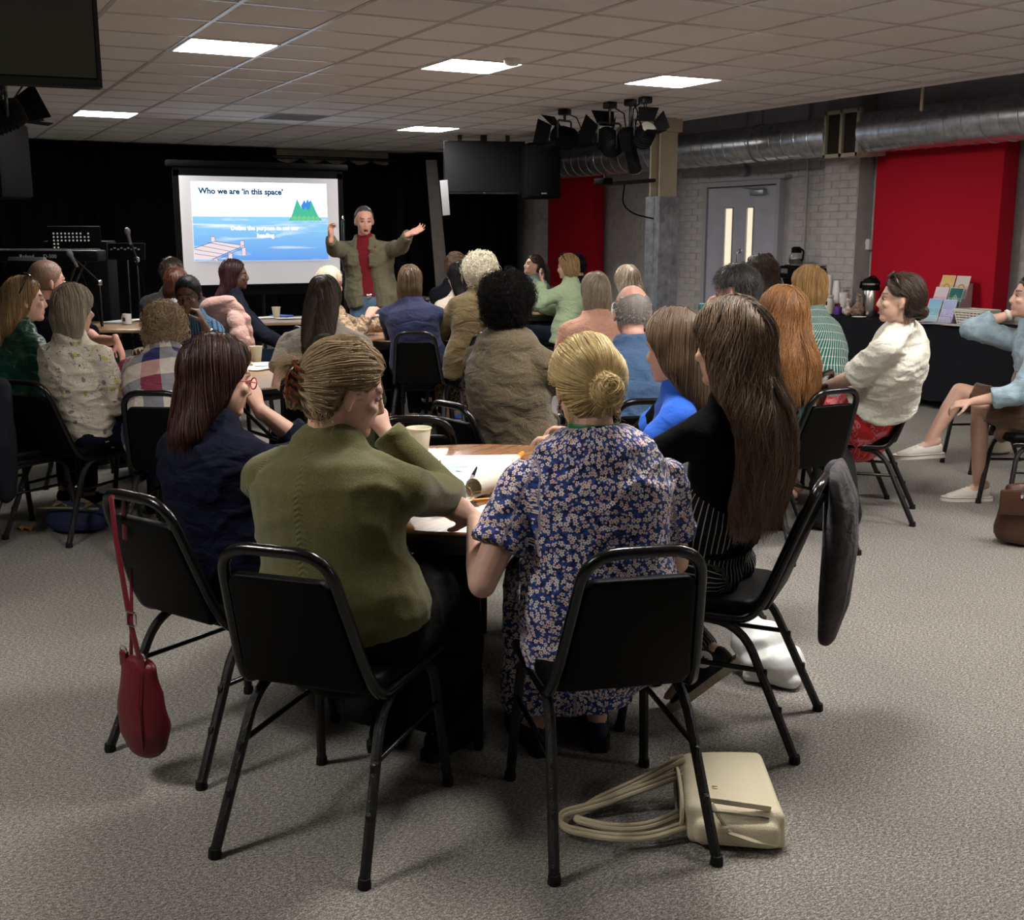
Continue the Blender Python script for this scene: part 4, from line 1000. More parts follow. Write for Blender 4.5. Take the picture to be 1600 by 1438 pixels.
def hair(P, style, m, length=.25, vol=0.0, width=1.0, n=None, part=.0, wave=0.0, flip=0.0, bun=None, bunr=.045, hairline=0.0, label=None, curl=0.0, side_cover=0.0, spread=1.0, mstr=None):
    C, Rh, hs, hu, hf, hr = P.C, P.Rh, P.hs, P.hu, P.hf, P.hr; z = Vector((0, 0, 1))
    def hl(x, y, zz): return C+Rh @ (Vector((x, y, zz))*hs)
    b = B(); v = vol
    thin = style in ('buzz', 'fringe')
    e = .0075 if thin else .013
    b.ell(hl(0, -.014-(0 if thin else .004), .024), ((.077+e+v)*hs, (.097+e+v)*hs, (.098+e+v)*hs), Rh, 22, 14)
    tail = None
    if style in ('long', 'bob', 'wavy', 'curlylong'):
        w_ = width
        lv = [hl(0, -.035, .02)]; rd = [((.088+v)*w_, .082+v)]
        d0 = hl(0, -.045, -.06); lv.append(d0); rd.append(((.094+v)*w_, .068+v))
        bk = -P.sf
        down = (-z*.97+bk*.02)
        Lr = max(length-.17, .02); k = max(2, int(Lr/.05)+1); need = [0.0]
        ts = [s[0] for s in P.sections]; ry_ = [s[2] for s in P.sections]
        for i in range(1, k+1):
            q = d0+down*(Lr*i/k); tt = (q-P.pel).dot(P.up)/P.tor
            need.append(0 if tt > .98 else max(0, float(np.interp(max(tt, 0), ts, ry_))+.022-(q-P.sp(min(max(tt, 0), .97))).dot(bk)))
        for i in range(k-1, -1, -1): need[i] = max(need[i], need[i+1]-.55*Lr/k)
        need = [min(x, .16) for x in need]; lv[-1] = d0+bk*need[0]*.7
        for i in range(1, k+1):
            t = i/k; lv.append(d0+down*(Lr*t)+bk*need[i]); rd.append(((.094+v)*w_*(1-.12*t+.35*(spread-1)*t), max(.034, .062+v-.03*t)))
        b.tube(lv, rd, side=hr, n=20)
    if style == 'bun' or style == 'clip':
        bc = hl(*bun); b.ell(hl(0, -.055, -.04), (.072*hs, .055, .06), Rh); b.ell(bc, (bunr, bunr*.85, bunr), Rh) if style == 'bun' else b.tube([hl(bun[0], bun[1]+.01, bun[2]+.05), bc, hl(bun[0], bun[1]+.005, bun[2]-.055)], [(.022, .02), (.034, .028), (.022, .02)], n=12)
    if style == 'pony':
        bc = hl(*bun); b.ell(hl(0, -.05, -.035), (.072, .055, .06), Rh); b.tube([bc, bc-hf*.05+z*.005, bc-hf*.085-z*.08, bc-hf*.08-z*length], [.02, .032, .034, .012], n=12)
    if style in ('short', 'curly'): b.ell(hl(0, -.05, -.035), ((.072+v*.8)*hs, (.055+v), .07*hs), Rh)
    if style == 'afro': b.ell(hl(0, -.03, .03), (.112+v, .115+v, .105+v), Rh, 22, 14); b.ell(hl(0, -.045, -.03), (.09+v*.8, .08+v*.8, .08), Rh)
    V, F, N = remesh(b, (.0065, .0085, .010, .012)[P.near], 3); V = V.astype(float)
    q = (V-npv(C)) @ np.array(Rh)/hs
    def zone(q):
        zz = q[:, 2]; yl = np.interp(zz, [-.2, -.03, .0, .05, .085, .12], [.02+side_cover, .010+side_cover, .018+side_cover*.7, .052, .072, .16])+hairline
        return np.clip((q[:, 1]-yl)/.014, 0, 1)*(zz > -.2)
    wz = zone(q)
    if style == 'fringe': nz_ = waves(V, 5, 5, 120)*.012; top_ = np.clip((q[:, 2]+nz_-(.045+.02*(q[:, 1] < -.06)))/.03, 0, 1)*np.clip((q[:, 1]+.105)/.02, 0, 1); wz = np.maximum(wz, top_); wz = np.maximum(wz, np.clip((-.05-q[:, 2])/.015, 0, 1))
    if style in ('buzz',): wz = np.maximum(wz, np.clip((-.045-q[:, 2])/.02, 0, 1))
    if style in ('short', 'bun', 'clip', 'pony'): wz = np.maximum(wz, np.clip((q[:, 1]+.034)/.014, 0, 1)*(q[:, 2] < -.02)*(abs(q[:, 0]) > .03))
    if style in ('short', 'bun', 'clip', 'pony'):    # clear the ears and neck
        ear = (abs(q[:, 0]) > .058) & (q[:, 2] < .026) & (q[:, 1] > -.034) & (q[:, 1] < .05); wz = np.maximum(wz, ear*.85)
    amp = (.006 if not thin else .0)+(.018 if style in ('curly', 'curlylong') else 0)+(.014 if style == 'afro' else 0)
    if amp: V = V+N*((waves(V, random.randint(1, 999), 5, 60 if style in ('curly', 'afro', 'curlylong') else 42, (1, 1, 1) if style in ('curly', 'afro', 'curlylong') else (2.2, 2.2, .25))*amp*(1-wz)))[:, None]
    Cn = npv(C); V = Cn+(V-Cn)*(1-.30*wz)[:, None]
    me = arr_mesh('hair', V-npv(P.base), F); me.materials.append(m); ho = obj('hair', me, [], P.root, label=label); P.hairobj = ho
    n = n or (1900, 900, 650, 400)[P.near]; rad = (.0008, .0011, .0014, .0018)[P.near]
    bv = BVHTree.FromPolygons(V.tolist(), F.tolist()); ok = np.where((wz < .3))[0]
    zl = q[:, 2]; lines = []; zmin = V[:, 2].min(); st = .02 if P.near < 1 else .028
    bc = hl(*bun) if bun else None
    zr = V[ok, 2]
    g = RNG
    if style in ('long', 'bob', 'wavy', 'curlylong'):
        cand = ok[zl[ok] > -.10]; extra = ok[zl[ok] <= -.10]
        pick = np.concatenate([g.choice(cand, int(n*.7)), g.choice(extra if len(extra) else cand, n-int(n*.7))])
    else: pick = g.choice(ok, n)
    for i in pick:
        p = Vector(V[i]+g.normal(size=3)*.004); line = []; off = .0015+.006*random.random()**2; ph = random.random()*6; ln = 0.0
        if style in ('afro', 'curly'):
            nn = Vector(N[i]); d = (nn+Vector(g.normal(size=3))*.35-z*(.0 if style == 'afro' else .5)).normalized(); s1 = d.orthogonal().normalized(); s2 = d.cross(s1); L_ = (.028 if style == 'afro' else .05)*(.6+.8*random.random())*(1 if not curl else curl)
            k = 9 if P.near else 12
            for j in range(k):
                t = j/(k-1); hr_ = (.004+.006*t)*(1.0 if style == 'afro' else 2.6); line.append(npv(p-nn*.004+d*L_*t-z*(.0 if style == 'afro' else .03*t*t)+s1*hr_*math.cos(ph+t*13)+s2*hr_*math.sin(ph+t*13)))
            lines.append(np.array(line)); continue
        if thin:
            nn = Vector(N[i]); d = (nn*.5-z*.7+Vector(g.normal(size=3))*.3).normalized(); lines.append(np.array([npv(Vector(V[i])-nn*.002+d*.011*t) for t in (0, .5, 1)])); continue
        if style == 'short':
            nn = Vector(N[i]); loc = hl(0, -.02, .11); d = (p-loc); d = (d-nn*d.dot(nn)); d = (d.normalized() if d.length > 1e-4 else -hf)*.8+nn*(.45+.5*random.random())+Vector(g.normal(size=3))*.28-z*.15
            d.normalize(); L_ = length*(.5+.7*random.random())
            lines.append(np.array([npv(p-nn*.003+d*L_*t-z*L_*.55*t*t+nn*.0) for t in np.linspace(0, 1, 6)])); continue
        for j in range(40):
            h = bv.find_nearest(p)
            if h[0] is None: break
            pos, nn = h[0], h[1]
            if style in ('bun', 'clip') or (style == 'pony' and (p-bc).length < .5 and ((p-hl(0, -.01, .02)).length < .14)):
                d = bc-pos; dist = d.length
                if dist < (.03 if style != 'bun' else bunr*.9): break
            else:
                lx = (pos-C).dot(hr)-part; d = -z*1.0+(hr*(1 if lx > 0 else -1)*.9-hf*.35)*max(0, nn.z)**1.5
            d = d-nn*d.dot(nn)
            if d.length < 1e-5: d = -z
            d.normalize(); off_j = off
            P3 = pos+nn*off_j
            if wave or style == 'curlylong':
                am = (wave or .012)*min(1, ln/.12); sd_ = d.cross(nn); P3 = P3+sd_*am*math.sin(ph*.35+ln*(38 if style != 'curlylong' else 110))+nn*abs(am)*.6*(1+math.sin(ph+ln*30))
            line.append(npv(P3)); p = pos+d*st; ln += st
            if P3.z < zmin+.012+.03*random.random(): break
            if ln > length*1.3+.1: break
        if len(line) < 3: continue
        if style in ('long', 'bob', 'wavy', 'curlylong'):
            e1 = Vector(line[-1]); ed = (Vector(line[-1])-Vector(line[-2])).normalized()*.6-z*.5+Vector(g.normal(size=3))*.12+(-P.sf)*flip; line += [npv(e1+ed*.02), npv(e1+ed*.045*random.random()+ed*.02)]
        lines.append(np.array(line))
    if style in ('bun',):
        for k in range(int(n*.22)):
            ax = Vector(g.normal(size=3)); ax = (-hf*1.2+ax*.35).normalized(); s1 = ax.orthogonal().normalized(); s2 = ax.cross(s1); t0 = random.random()*6; h0 = random.uniform(-.7, .8)*bunr; rr = math.sqrt(max(bunr*bunr-h0*h0, 1e-5))*1.02
            lines.append(np.array([npv(bc+ax*h0*.85+(s1*math.cos(t0+t)+s2*math.sin(t0+t))*rr*(1-.04*t)) for t in np.linspace(0, 2.6, 12)]))
        for k in range(60):    # wisps at the nape and temples
            p = hl(random.choice((-1, 1))*random.uniform(.02, .08), -.06+random.random()*.05, -.06); lines.append(np.array([npv(p+Vector(g.normal(size=3))*.006*t-z*.05*t-hf*.012*t) for t in np.linspace(0, 1, 6)]))
    if style == 'clip':
        for k in range(int(n*.12)):
            d = (hu*.9-hf*.75+hr*random.uniform(-.5, .3)).normalized(); p = hl(bun[0], bun[1], bun[2]+.03)+Vector(g.normal(size=3))*.010; L_ = .05+.05*random.random()
            lines.append(np.array([npv(p+d*L_*t-z*.07*t*t-hf*.03*t*t+Vector(g.normal(size=3))*.003) for t in np.linspace(0, 1, 7)]))
        for k in range(90):
            p = hl(random.uniform(-.05, .075), -.04-random.random()*.05, -.055); lines.append(np.array([npv(p+Vector(g.normal(size=3))*.008*t-z*.045*t+hr*.01*t) for t in np.linspace(0, 1, 6)]))
    if lines:
        s_ = strands(P, 'hair_strands', lines, rad*(1.7 if style == 'curly' else 1), mstr or m, ho); s_['kind'] = 'stuff'
    return ho
def sunglasses(P, up=.115, yy=.035, m=None, tilt=.9):
    C, Rh = P.C, P.Rh; b = B(); M = Rh @ Matrix.Rotation(tilt, 3, 'X'); c = C+Rh @ Vector((0, yy, up))
    for s in (-1, 1):
        b.tube([c+M @ Vector((s*.034+.027*math.cos(t), .0, .021*math.sin(t))) for t in [2*PI*i/18 for i in range(18)]], .004, closed=True, n=6)
        b.ell(c+M @ Vector((s*.034, 0, 0)), (.026, .004, .020), M, 14, 6)
        b.tube([c+M @ Vector((s*.062, 0, .008)), c+M @ Vector((s*.086, -.03, .004)), c+M @ Vector((s*.088, -.11, -.012))], .0035, n=6)
    b.tube([c+M @ Vector((-.008, 0, .006)), c+M @ Vector((.008, 0, .006))], .004, n=6)
    b.v = [tuple(Vector(v)-P.base) for v in b.v]; return obj('sunglasses', b, m or m_tvs, P.root)
def glasses(P, m):
    C, Rh = P.C, P.Rh; b = B()
    for s in (-1, 1):
        b.tube([C+Rh @ Vector((s*.033+.024*math.cos(t), .100, .002+.018*math.sin(t))) for t in [2*PI*i/16 for i in range(16)]], .0022, closed=True, n=6)
        b.tube([C+Rh @ Vector((s*.057, .098, .006)), C+Rh @ Vector((s*.082, .06, .008)), C+Rh @ Vector((s*.086, -.02, .0))], .002, n=6)
    b.tube([C+Rh @ Vector((-.009, .104, .004)), C+Rh @ Vector((.009, .104, .004))], .002, n=6)
    b.v = [tuple(Vector(v)-P.base) for v in b.v]; return obj('glasses', b, m, P.root)
# ------------------------------------------------------------------ cloth
def cloth(name, col, rough=.85, bump=.25, bscale=90, fn=None, sheen=.1, spec=.2):
    if max(col) < .05: sheen, spec = 0.0, .08
    def f(t, b, c):
        c_ = t.coord(); n = t.noise(bscale, c_, 4.0, .6); fold = t.noise(9, t.mapped(c_, (1, 1, 1.8)), 3.0, .5, .6)
        h = t.m('ADD', t.m('MULTIPLY', n, .25), t.m('MULTIPLY', fold, 3.0))
        t.put(b, 'Normal', t.n('Bump', Strength=min(1, bump*1.6), Distance=.014, Height=h))
        if fn: return fn(t, b, c)
        return t.mix(t.step(n, .3, .75), tuple(x*.85 for x in c), tuple(min(1, x*1.12) for x in c))
    return mat(name, col, rough, spec, sheen=sheen, fn=f)
def flowers(t, uv, sc, off, petals=5.0, big=.40):
    q = t.mapped(uv, (sc, sc, 1), loc=(off, off*.7, 0)); vo = t.n('TexVoronoi', _voronoi_dimensions='2D', Vector=q, Scale=1.0, Randomness=.85)
    d = t.vm('SUBTRACT', q, vo.outputs['Position']); s = t.sep(d); rnd = t.sep(vo.outputs['Color'])
    r = vo.outputs['Distance']; an = t.m('ARCTAN2', s[1], s[0])
    pet = t.m('ABSOLUTE', t.m('COSINE', t.m('ADD', t.m('MULTIPLY', an, petals/2), t.m('MULTIPLY', rnd[0], 6.0))))
    R_ = t.m('MULTIPLY', t.m('ADD', t.m('MULTIPLY', pet, .55), .45), t.m('ADD', t.m('MULTIPLY', rnd[1], .12), big-.06))
    return t.m('LESS_THAN', r, R_), t.m('LESS_THAN', r, big*.26), rnd
def floral_fn(t, b, c):
    uv = t.coord('UV'); n = t.noise(55, uv, 3.0, .6)
    base = t.ramp(n, [(.38, (.008, .009, .035)), (.5, (.02, .035, .16)), (.56, (.03, .08, .34)), (.63, (.012, .014, .05))])
    for sc, off, big, thr in ((104, 3.1, .36, .40), (64, 0, .42, .20)):
        m_, ce, rn = flowers(t, uv, sc, off, 5.0, big)
        on = t.m('MULTIPLY', m_, t.m('GREATER_THAN', rn[2], thr))
        pc = t.mix(t.step(rn[0], .3, .9), (.74, .70, .66), (.68, .46, .40))
        pc = t.mix(ce, pc, (.16, .035, .03)); base = t.mix(on, base, pc)
    return base
def plaid_fn(t, b, c):
    s = t.sep(t.mapped(t.coord('UV'), (5.2, 5.2, 1), loc=(.38, .3, 0)))
    fu, fv = t.m('FRACT', s[0]), t.m('FRACT', s[1]); cu = t.m('LESS_THAN', fu, .5); cv = t.m('LESS_THAN', fv, .5)
    pink = t.m('LESS_THAN', t.m('FRACT', t.m('MULTIPLY', t.m('FLOOR', s[1]), .5)), .25)
    dark = t.mix(pink, (.018, .018, .10), (.20, .035, .06)); half = t.mix(pink, (.20, .20, .23), (.5, .3, .27))
    a = t.mix(cu, (.58, .52, .45), half); bb = t.mix(cu, (.26, .25, .28), dark); return t.mix(cv, a, bb)
def blouse_fn(t, b, c):
    uv = t.coord('UV'); base = (.60, .54, .44)
    q = t.mapped(uv, (17, 17, 1)); vo = t.n('TexVoronoi', _voronoi_dimensions='2D', Vector=q, Scale=1.0); d = t.sep(t.vm('SUBTRACT', q, vo.outputs['Position'])); rn = t.sep(vo.outputs['Color'])
    an = t.m('MULTIPLY', rn[0], 3.1); u = t.m('ADD', t.m('MULTIPLY', d[0], t.m('COSINE', an)), t.m('MULTIPLY', d[1], t.m('SINE', an))); v = t.m('SUBTRACT', t.m('MULTIPLY', d[1], t.m('COSINE', an)), t.m('MULTIPLY', d[0], t.m('SINE', an)))
    leaf = t.m('LESS_THAN', t.m('ADD', t.m('POWER', t.m('MULTIPLY', u, 3.6), 2.0), t.m('POWER', t.m('MULTIPLY', v, 6.5), 2.0)), 1.0)
    base = t.mix(t.m('MULTIPLY', leaf, t.m('GREATER_THAN', rn[1], .5)), base, t.mix(t.m('GREATER_THAN', rn[2], .5), (.22, .19, .22), (.48, .40, .12)))
    n1 = t.noise(22, t.mapped(uv, loc=(3, 1, 0)), 2.0, .5, 1.2); n2 = t.noise(7, uv, 2.0)
    ln = t.m('LESS_THAN', t.m('ABSOLUTE', t.m('SUBTRACT', n1, .5)), .010); ln = t.m('MULTIPLY', ln, t.m('GREATER_THAN', n2, .48))
    return t.mix(ln, base, (.07, .06, .055))
def pin_fn(t, b, c):
    s = t.sep(t.coord('UV')); f = t.m('ABSOLUTE', t.m('SUBTRACT', t.m('FRACT', t.m('MULTIPLY', s[0], 62.0)), .5))
    return t.mix(t.m('LESS_THAN', f, .085), (.008, .008, .009), (.34, .33, .31))
def fan_fn(t, b, c):
    s = t.sep(t.coord('UV')); u, v = s[0], s[1]; rad = t.m('SUBTRACT', .72, v)
    k = t.m('MULTIPLY', t.m('DIVIDE', u, t.m('ADD', rad, .16)), 26.0); fu = t.m('ABSOLUTE', t.m('SUBTRACT', t.m('FRACT', k), .5))
    line_ = t.m('GREATER_THAN', fu, .36); fv = t.m('FRACT', t.m('MULTIPLY', rad, 20.0)); arc = t.m('GREATER_THAN', t.m('ADD', fv, t.m('MULTIPLY', fu, .5)), 1.02)
    msk = t.m('MAXIMUM', line_, arc); n = t.noise(160, t.coord('UV'), 2.0)
    low = t.step(rad, .38, .44); base = t.mix(msk, (.012, .13, .105), (.50, .50, .47)); return t.mix(low, base, t.mix(t.m('GREATER_THAN', n, .5), (.03, .06, .055), (.42, .42, .40)))
def tropic_fn(t, b, c):
    uv = t.coord('UV'); n = t.noise(9, uv, 2.0, .5, 2.2); w_ = t.n('TexWave', Vector=uv, Scale=9.0, Distortion=9.0, Detail=2.0).outputs[0]
    base = t.ramp(n, [(.38, (.02, .03, .07)), (.42, (.05, .38, .40)), (.50, (.60, .62, .48)), (.56, (.10, .45, .44)), (.62, (.015, .03, .06))], 'CONSTANT')
    return t.mix(t.m('MULTIPLY', t.m('GREATER_THAN', w_, .72), .8), base, (.62, .66, .55))
def redleaf_fn(t, b, c):
    uv = t.coord('UV'); q = t.mapped(uv, (10, 16, 1), (0, 0, .7)); vo = t.n('TexVoronoi', _voronoi_dimensions='2D', Vector=q, Scale=1.0); w_ = t.noise(9, uv, 2.0, .5, 2.5)
    m_ = t.m('LESS_THAN', vo.outputs['Distance'], .30); l2 = t.m('LESS_THAN', t.m('ABSOLUTE', t.m('SUBTRACT', w_, .5)), .022); return t.mix(t.m('MAXIMUM', m_, l2), (.55, .018, .022), (.66, .22, .26))
def leopard_fn(t, b, c):
    vo = t.n('TexVoronoi', _voronoi_dimensions='3D', Vector=t.coord(), Scale=46.0); d = vo.outputs['Distance']; n = t.noise(60, t.coord(), 2.0)
    ring = t.m('MULTIPLY', t.m('GREATER_THAN', d, .42), t.m('GREATER_THAN', n, .42)); return t.mix(ring, (.018, .011, .007), (.21, .135, .06))
def heather(a_, b_, sc=420):
    def fn(t, b, c):
        n = t.noise(sc, t.coord(), 3.0, .7); n2 = t.noise(sc*.4, t.coord(), 2.0); return t.mix(t.step(t.m('ADD', t.m('MULTIPLY', n, .6), t.m('MULTIPLY', n2, .4)), .36, .64), a_, b_)
    return fn
def olive_fn(t, b, c):
    s = t.sep(t.coord('UV')); u, v = s[0], s[1]; n = t.noise(260, t.coord(), 3.0, .7); fold = t.noise(8, t.mapped(t.coord(), (1, 1, 2)), 3.0, .5, .6)
    # knitted cable line down the back and ribbed hem
    cab = t.m('MULTIPLY', t.m('LESS_THAN', t.m('ABSOLUTE', u), .012), t.m('SINE', t.m('ADD', t.m('MULTIPLY', v, 420.0), t.m('MULTIPLY', t.m('ABSOLUTE', u), 260.0))))
    rib = t.m('MULTIPLY', t.m('LESS_THAN', v, .09), t.m('SINE', t.m('MULTIPLY', u, 900.0)))
    h = t.m('ADD', t.m('ADD', t.m('MULTIPLY', n, .8), t.m('MULTIPLY', fold, 1.6)), t.m('MULTIPLY', t.m('ADD', cab, rib), .35))
    t.put(b, 'Normal', t.n('Bump', Strength=.45, Distance=.010, Height=h))
    return t.mix(t.step(n, .32, .68), (.066, .064, .020), (.128, .122, .040))
def denim_fn(t, b, c):
    n = t.noise(14, t.coord(), 4.0, .6); w_ = t.noise(420, t.mapped(t.coord(), (1, 1, .2)), 2.0)
    base = t.mix(t.step(n, .3, .72), tuple(x*.62 for x in c), tuple(min(1, x*1.3) for x in c)); return t.mix(t.m('MULTIPLY', t.step(w_, .4, .7), .3), base, tuple(min(1, x*1.6) for x in c))
def stripe_fn(a_, b_, k, w_=.5, ax=1):
    def fn(t, b, c):
        s = t.sep(t.coord('UV')); return t.mix(t.m('LESS_THAN', t.m('FRACT', t.m('MULTIPLY', s[ax], k)), w_), a_, b_)
    return fn
def camo_fn(t, b, c):
    uv = t.coord('UV'); n = t.noise(13, uv, 2.0, .5, 1.6); w_ = t.noise(30, t.mapped(uv, (1, 3, 1)), 2.0); base = t.ramp(n, [(.40, (.16, .10, .06)), (.47, (.40, .28, .18)), (.56, (.26, .18, .11)), (.62, (.46, .34, .23))], 'CONSTANT'); return t.mix(t.m('GREATER_THAN', w_, .6), base, (.10, .07, .05))
CL = dict(
    olive=mat('olive wool knit', (.12, .115, .035), .95, .15, sheen=.25, fn=olive_fn), floral=cloth('blue ditsy floral cotton', (.1, .1, .3), .8, .22, fn=floral_fn),
    navy=cloth('navy suiting', (.0042, .0055, .0145), .75, .3), blackjersey=cloth('black jersey', (.004, .004, .0045), .9, .2), pin=cloth('black pinstripe', (.01, .01, .01), .8, .25, fn=pin_fn),
    polo=cloth('bright blue polo pique', (.025, .13, .66), .8, .2, bscale=300), blouse=cloth('cream leaf print blouse', (.6, .55, .45), .8, .3, fn=blouse_fn), plaid=cloth('check flannel', (.4, .4, .4), .9, .3, fn=plaid_fn),
    green=cloth('dark green satin', (.006, .065, .040), .35, .5, sheen=0, spec=.5), blacktee=cloth('black tee cotton', (.009, .010, .016), .9, .2), greytee=cloth('charcoal striped tee', (.05, .05, .055), .9, .2, fn=stripe_fn((.045, .045, .05), (.075, .075, .08), 70, .5, 0)),
    taupe=cloth('taupe rib tee', (.34, .30, .26), .9, .3), brownknit=cloth('brown flecked wool', (.12, .09, .05), 1.0, .4, 160, fn=heather((.060, .046, .026), (.190, .150, .092)), sheen=.2), blueshirt=cloth('slate blue shirt', (.055, .105, .20), .85, .22),
    peach=cloth('peach cotton', (.62, .33, .24), .85, .3), mint=cloth('mint green jacket', (.33, .42, .26), .8, .35), sage=cloth('sage cardigan', (.20, .27, .21), .9, .3), camo=cloth('tan patterned shirt', (.3, .2, .1), .8, .25, fn=camo_fn),
    indigo=cloth('indigo jumper', (.021, .025, .066), .85, .25), cream=cloth('cream cardigan', (.52, .47, .39), .9, .3), brown=cloth('brown wool coat', (.105, .072, .032), .95, .3, sheen=.2), leopard=cloth('leopard print', (.2, .1, .05), .8, .25, fn=leopard_fn),
    white=cloth('off white blouse', (.80, .76, .66), .8, .35), redskirt=cloth('red leaf print', (.6, .02, .02), .7, .3, fn=redleaf_fn), denim=cloth('pale blue denim', (.26, .35, .40), .85, .25, fn=denim_fn), jeans=cloth('blue jeans', (.085, .155, .25), .85, .25, fn=denim_fn),
    darkjeans=cloth('dark navy trousers', (.006, .009, .020), .85, .2), black=cloth('black trousers', (.006, .006, .006), .8, .25), brownskirt=cloth('brown suede skirt', (.075, .035, .018), .7, .25, sheen=.3), fan=cloth('green fan print', (.1, .3, .2), .8, .25, fn=fan_fn),
    tropic=cloth('tropical print', (.1, .3, .3), .8, .2, fn=tropic_fn), palegrey=cloth('pale grey hoodie', (.36, .38, .38), .9, .3), lightblue=cloth('pale blue shirt', (.33, .42, .54), .85, .25), khaki=cloth('khaki green overshirt', (.125, .115, .070), .85, .3), crimson=cloth('dark red tee', (.16, .008, .016), .9, .2),
    navydark=cloth('very dark navy jacket', (.010, .012, .022), .8, .2), greyjacket=cloth('charcoal purple jacket', (.055, .048, .055), .85, .3), darkolive=cloth('dark olive coat', (.028, .032, .016), .85, .35), patternshirt=cloth('navy patterned shirt', (.01, .02, .05), .8, .2, fn=stripe_fn((.008, .012, .03), (.03, .11, .20), 40, .6, 0)), lightdenim2=cloth('olive trousers', (.13, .125, .095), .85, .2))
HR = dict(crop=hair_mat('cropped reddish hair', (.20, .115, .085), (.33, .21, .16)), 
    darkred=hair_mat('dark red brown hair', (.014, .005, .004), (.085, .025, .016)), dirtyblond=hair_mat('dark blonde hair', (.15, .098, .046), (.52, .38, .21)), blond=hair_mat('golden blonde hair', (.38, .245, .085), (.95, .76, .38)), brown=hair_mat('ash brown hair', (.034, .020, .012), (.30, .20, .125)), midbrown=hair_mat('mid brown hair', (.050, .030, .018), (.19, .12, .07)),
    ginger=hair_mat('auburn ginger hair', (.12, .045, .014), (.40, .19, .07)), ash=hair_mat('ash blonde grey hair', (.20, .155, .105), (.50, .42, .31)), honey=hair_mat('honey blonde hair', (.15, .085, .034), (.42, .27, .12)), black=hair_mat('black hair', (.004, .004, .0045), (.012, .012, .013)), afro=hair_mat('black afro hair', (.002, .0018, .0016), (.006, .005, .0045)),
    braid=hair_mat('burgundy braids', (.014, .004, .005), (.055, .012, .014)), darkbrown=hair_mat('dark brown hair', (.014, .009, .006), (.085, .05, .033)), silver=hair_mat('pale silver blond hair', (.42, .36, .26), (.80, .74, .58)), salt=hair_mat('salt and pepper hair', (.012, .011, .010), (.075, .066, .06)), grey=hair_mat('short grey hair', (.20, .18, .16), (.42, .39, .36)),
    curlblond=hair_mat('fair curly hair', (.15, .095, .050), (.48, .34, .20)), auburn=hair_mat('auburn hair', (.05, .014, .008), (.17, .055, .032)), copper=hair_mat('strawberry blonde hair', (.24, .12, .04), (.55, .34, .14)), white=hair_mat('white fair hair', (.55, .48, .36), (.85, .80, .66)))
# ------------------------------------------------------------------ front table
Z = Vector((0, 0, 1))
c1, c2, c3, c4 = Vector((.845, 3.43, 0)), Vector((.975, 2.775, 0)), Vector((1.588, 2.45, 0)), Vector((2.22, 2.80, 0))
chair('c1', c1, 35, 'black banquet chair with the red handbag hanging from its back'); chair('c2', c2, 19, 'black banquet chair under the woman in the olive jumper')
chair('c3', c3, -12, 'black banquet chair under the blonde woman in the floral dress'); chair('c4', c4, -66, 'black banquet chair under the long-haired woman in pinstripe trousers')
chair('c5', Vector((2.62, 3.45, 0)), -85, 'black banquet chair under the woman in the blue polo shirt, mostly hidden')
chair('ce', G(664, 4.86), 2, 'empty black banquet chair on the far side of the front table')

P = person('seated woman in navy blazer with long dark red-brown hair', c1+hd(35)*.06+hd(90)*.0, (352, 531, 3.52), 33, hyaw=22, hpitch=12, near=0, w=1.12, sh=.18, L='lap', Rr=(405, 640, 3.60), pole=(None, (468, 690, 3.62)), curl=(.4, .75), palm=(None, hd(-60)), fdir=(None, Z*.9-hd(90)*.35), face=True)
top(P, 'blazer', CL['navy'], 'bracelet', loose=.026, hem=-.16, amp=.007); trousers(P, 'trousers', CL['darkjeans']); shoes(P, m_blkmat)
hair(P, 'long', HR['darkred'], length=.29, vol=.008, width=1.0, part=.01, n=2600); glasses(P, mat('pink glasses frame', (.45, .06, .10), .3))
P = person('seated woman in olive green jumper with hair clip', c2+hd(13)*.02, (562, 543, 3.0), 20, hyaw=50, hpitch=17, hroll=4, near=0, w=1.22, dpt=1.16, sh=.185, L='fold', Rr=(603, 676, 3.20), pole=(None, hd(90)*.62-Z*.62+hd(0)*.35), curl=(.4, .9), palm=(None, hd(-50)), fdir=(None, Z*.8-hd(100)*.5), face=True)
top(P, 'jumper', CL['olive'], 'long', loose=.022, hem=-.02, amp=.006, wscale=20, belly=1.08); trousers(P, 'trousers', CL['black'], loose=.035, flare=.04, amp=.008); shoes(P, m_blkmat)
hair(P, 'clip', HR['dirtyblond'], vol=.006, bun=(-.028, -.122, -.012), n=3000)
o = thing('hair_clip', 'tortoiseshell claw clip in the hair of the woman in olive', 'hair clip', (0, 0, 0)); m_tort = mat('tortoiseshell acetate', (.10, .025, .008), .15, .6, var=.9, vscale=60, coat=.5)
b = B(); Rh = P.Rh; q = lambda x, y, zz: P.C+Rh @ Vector((x, y, zz))
b.tube([q(-.012, -.150, .045), q(-.004, -.163, .0), q(.006, -.150, -.055)], [(.012, .004), (.014, .005), (.010, .004)], side=P.hr, n=8)
for k in range(5):
    zz = .035-.02*k; b.tube([q(-.008, -.158, zz), q(.028, -.150, zz-.004), q(.042, -.128, zz-.01)], [(.006, .004), (.006, .004), (.004, .003)], side=P.hu, n=6); b.tube([q(-.008, -.158, zz), q(-.04, -.148, zz), q(-.052, -.122, zz)], [(.006, .004), (.006, .004), (.004, .003)], side=P.hu, n=6)
obj('claw', b, m_tort, o)
b = B(); b.tube([P.N+P.up*.02+P.sr*.07*math.cos(t)+P.sf*.066*math.sin(t) for t in [2*PI*i/24 for i in range(24)]], .0015, closed=True, n=5); b.v = [tuple(Vector(v)-P.base) for v in b.v]; obj('necklace', b, m_chrome, P.root)
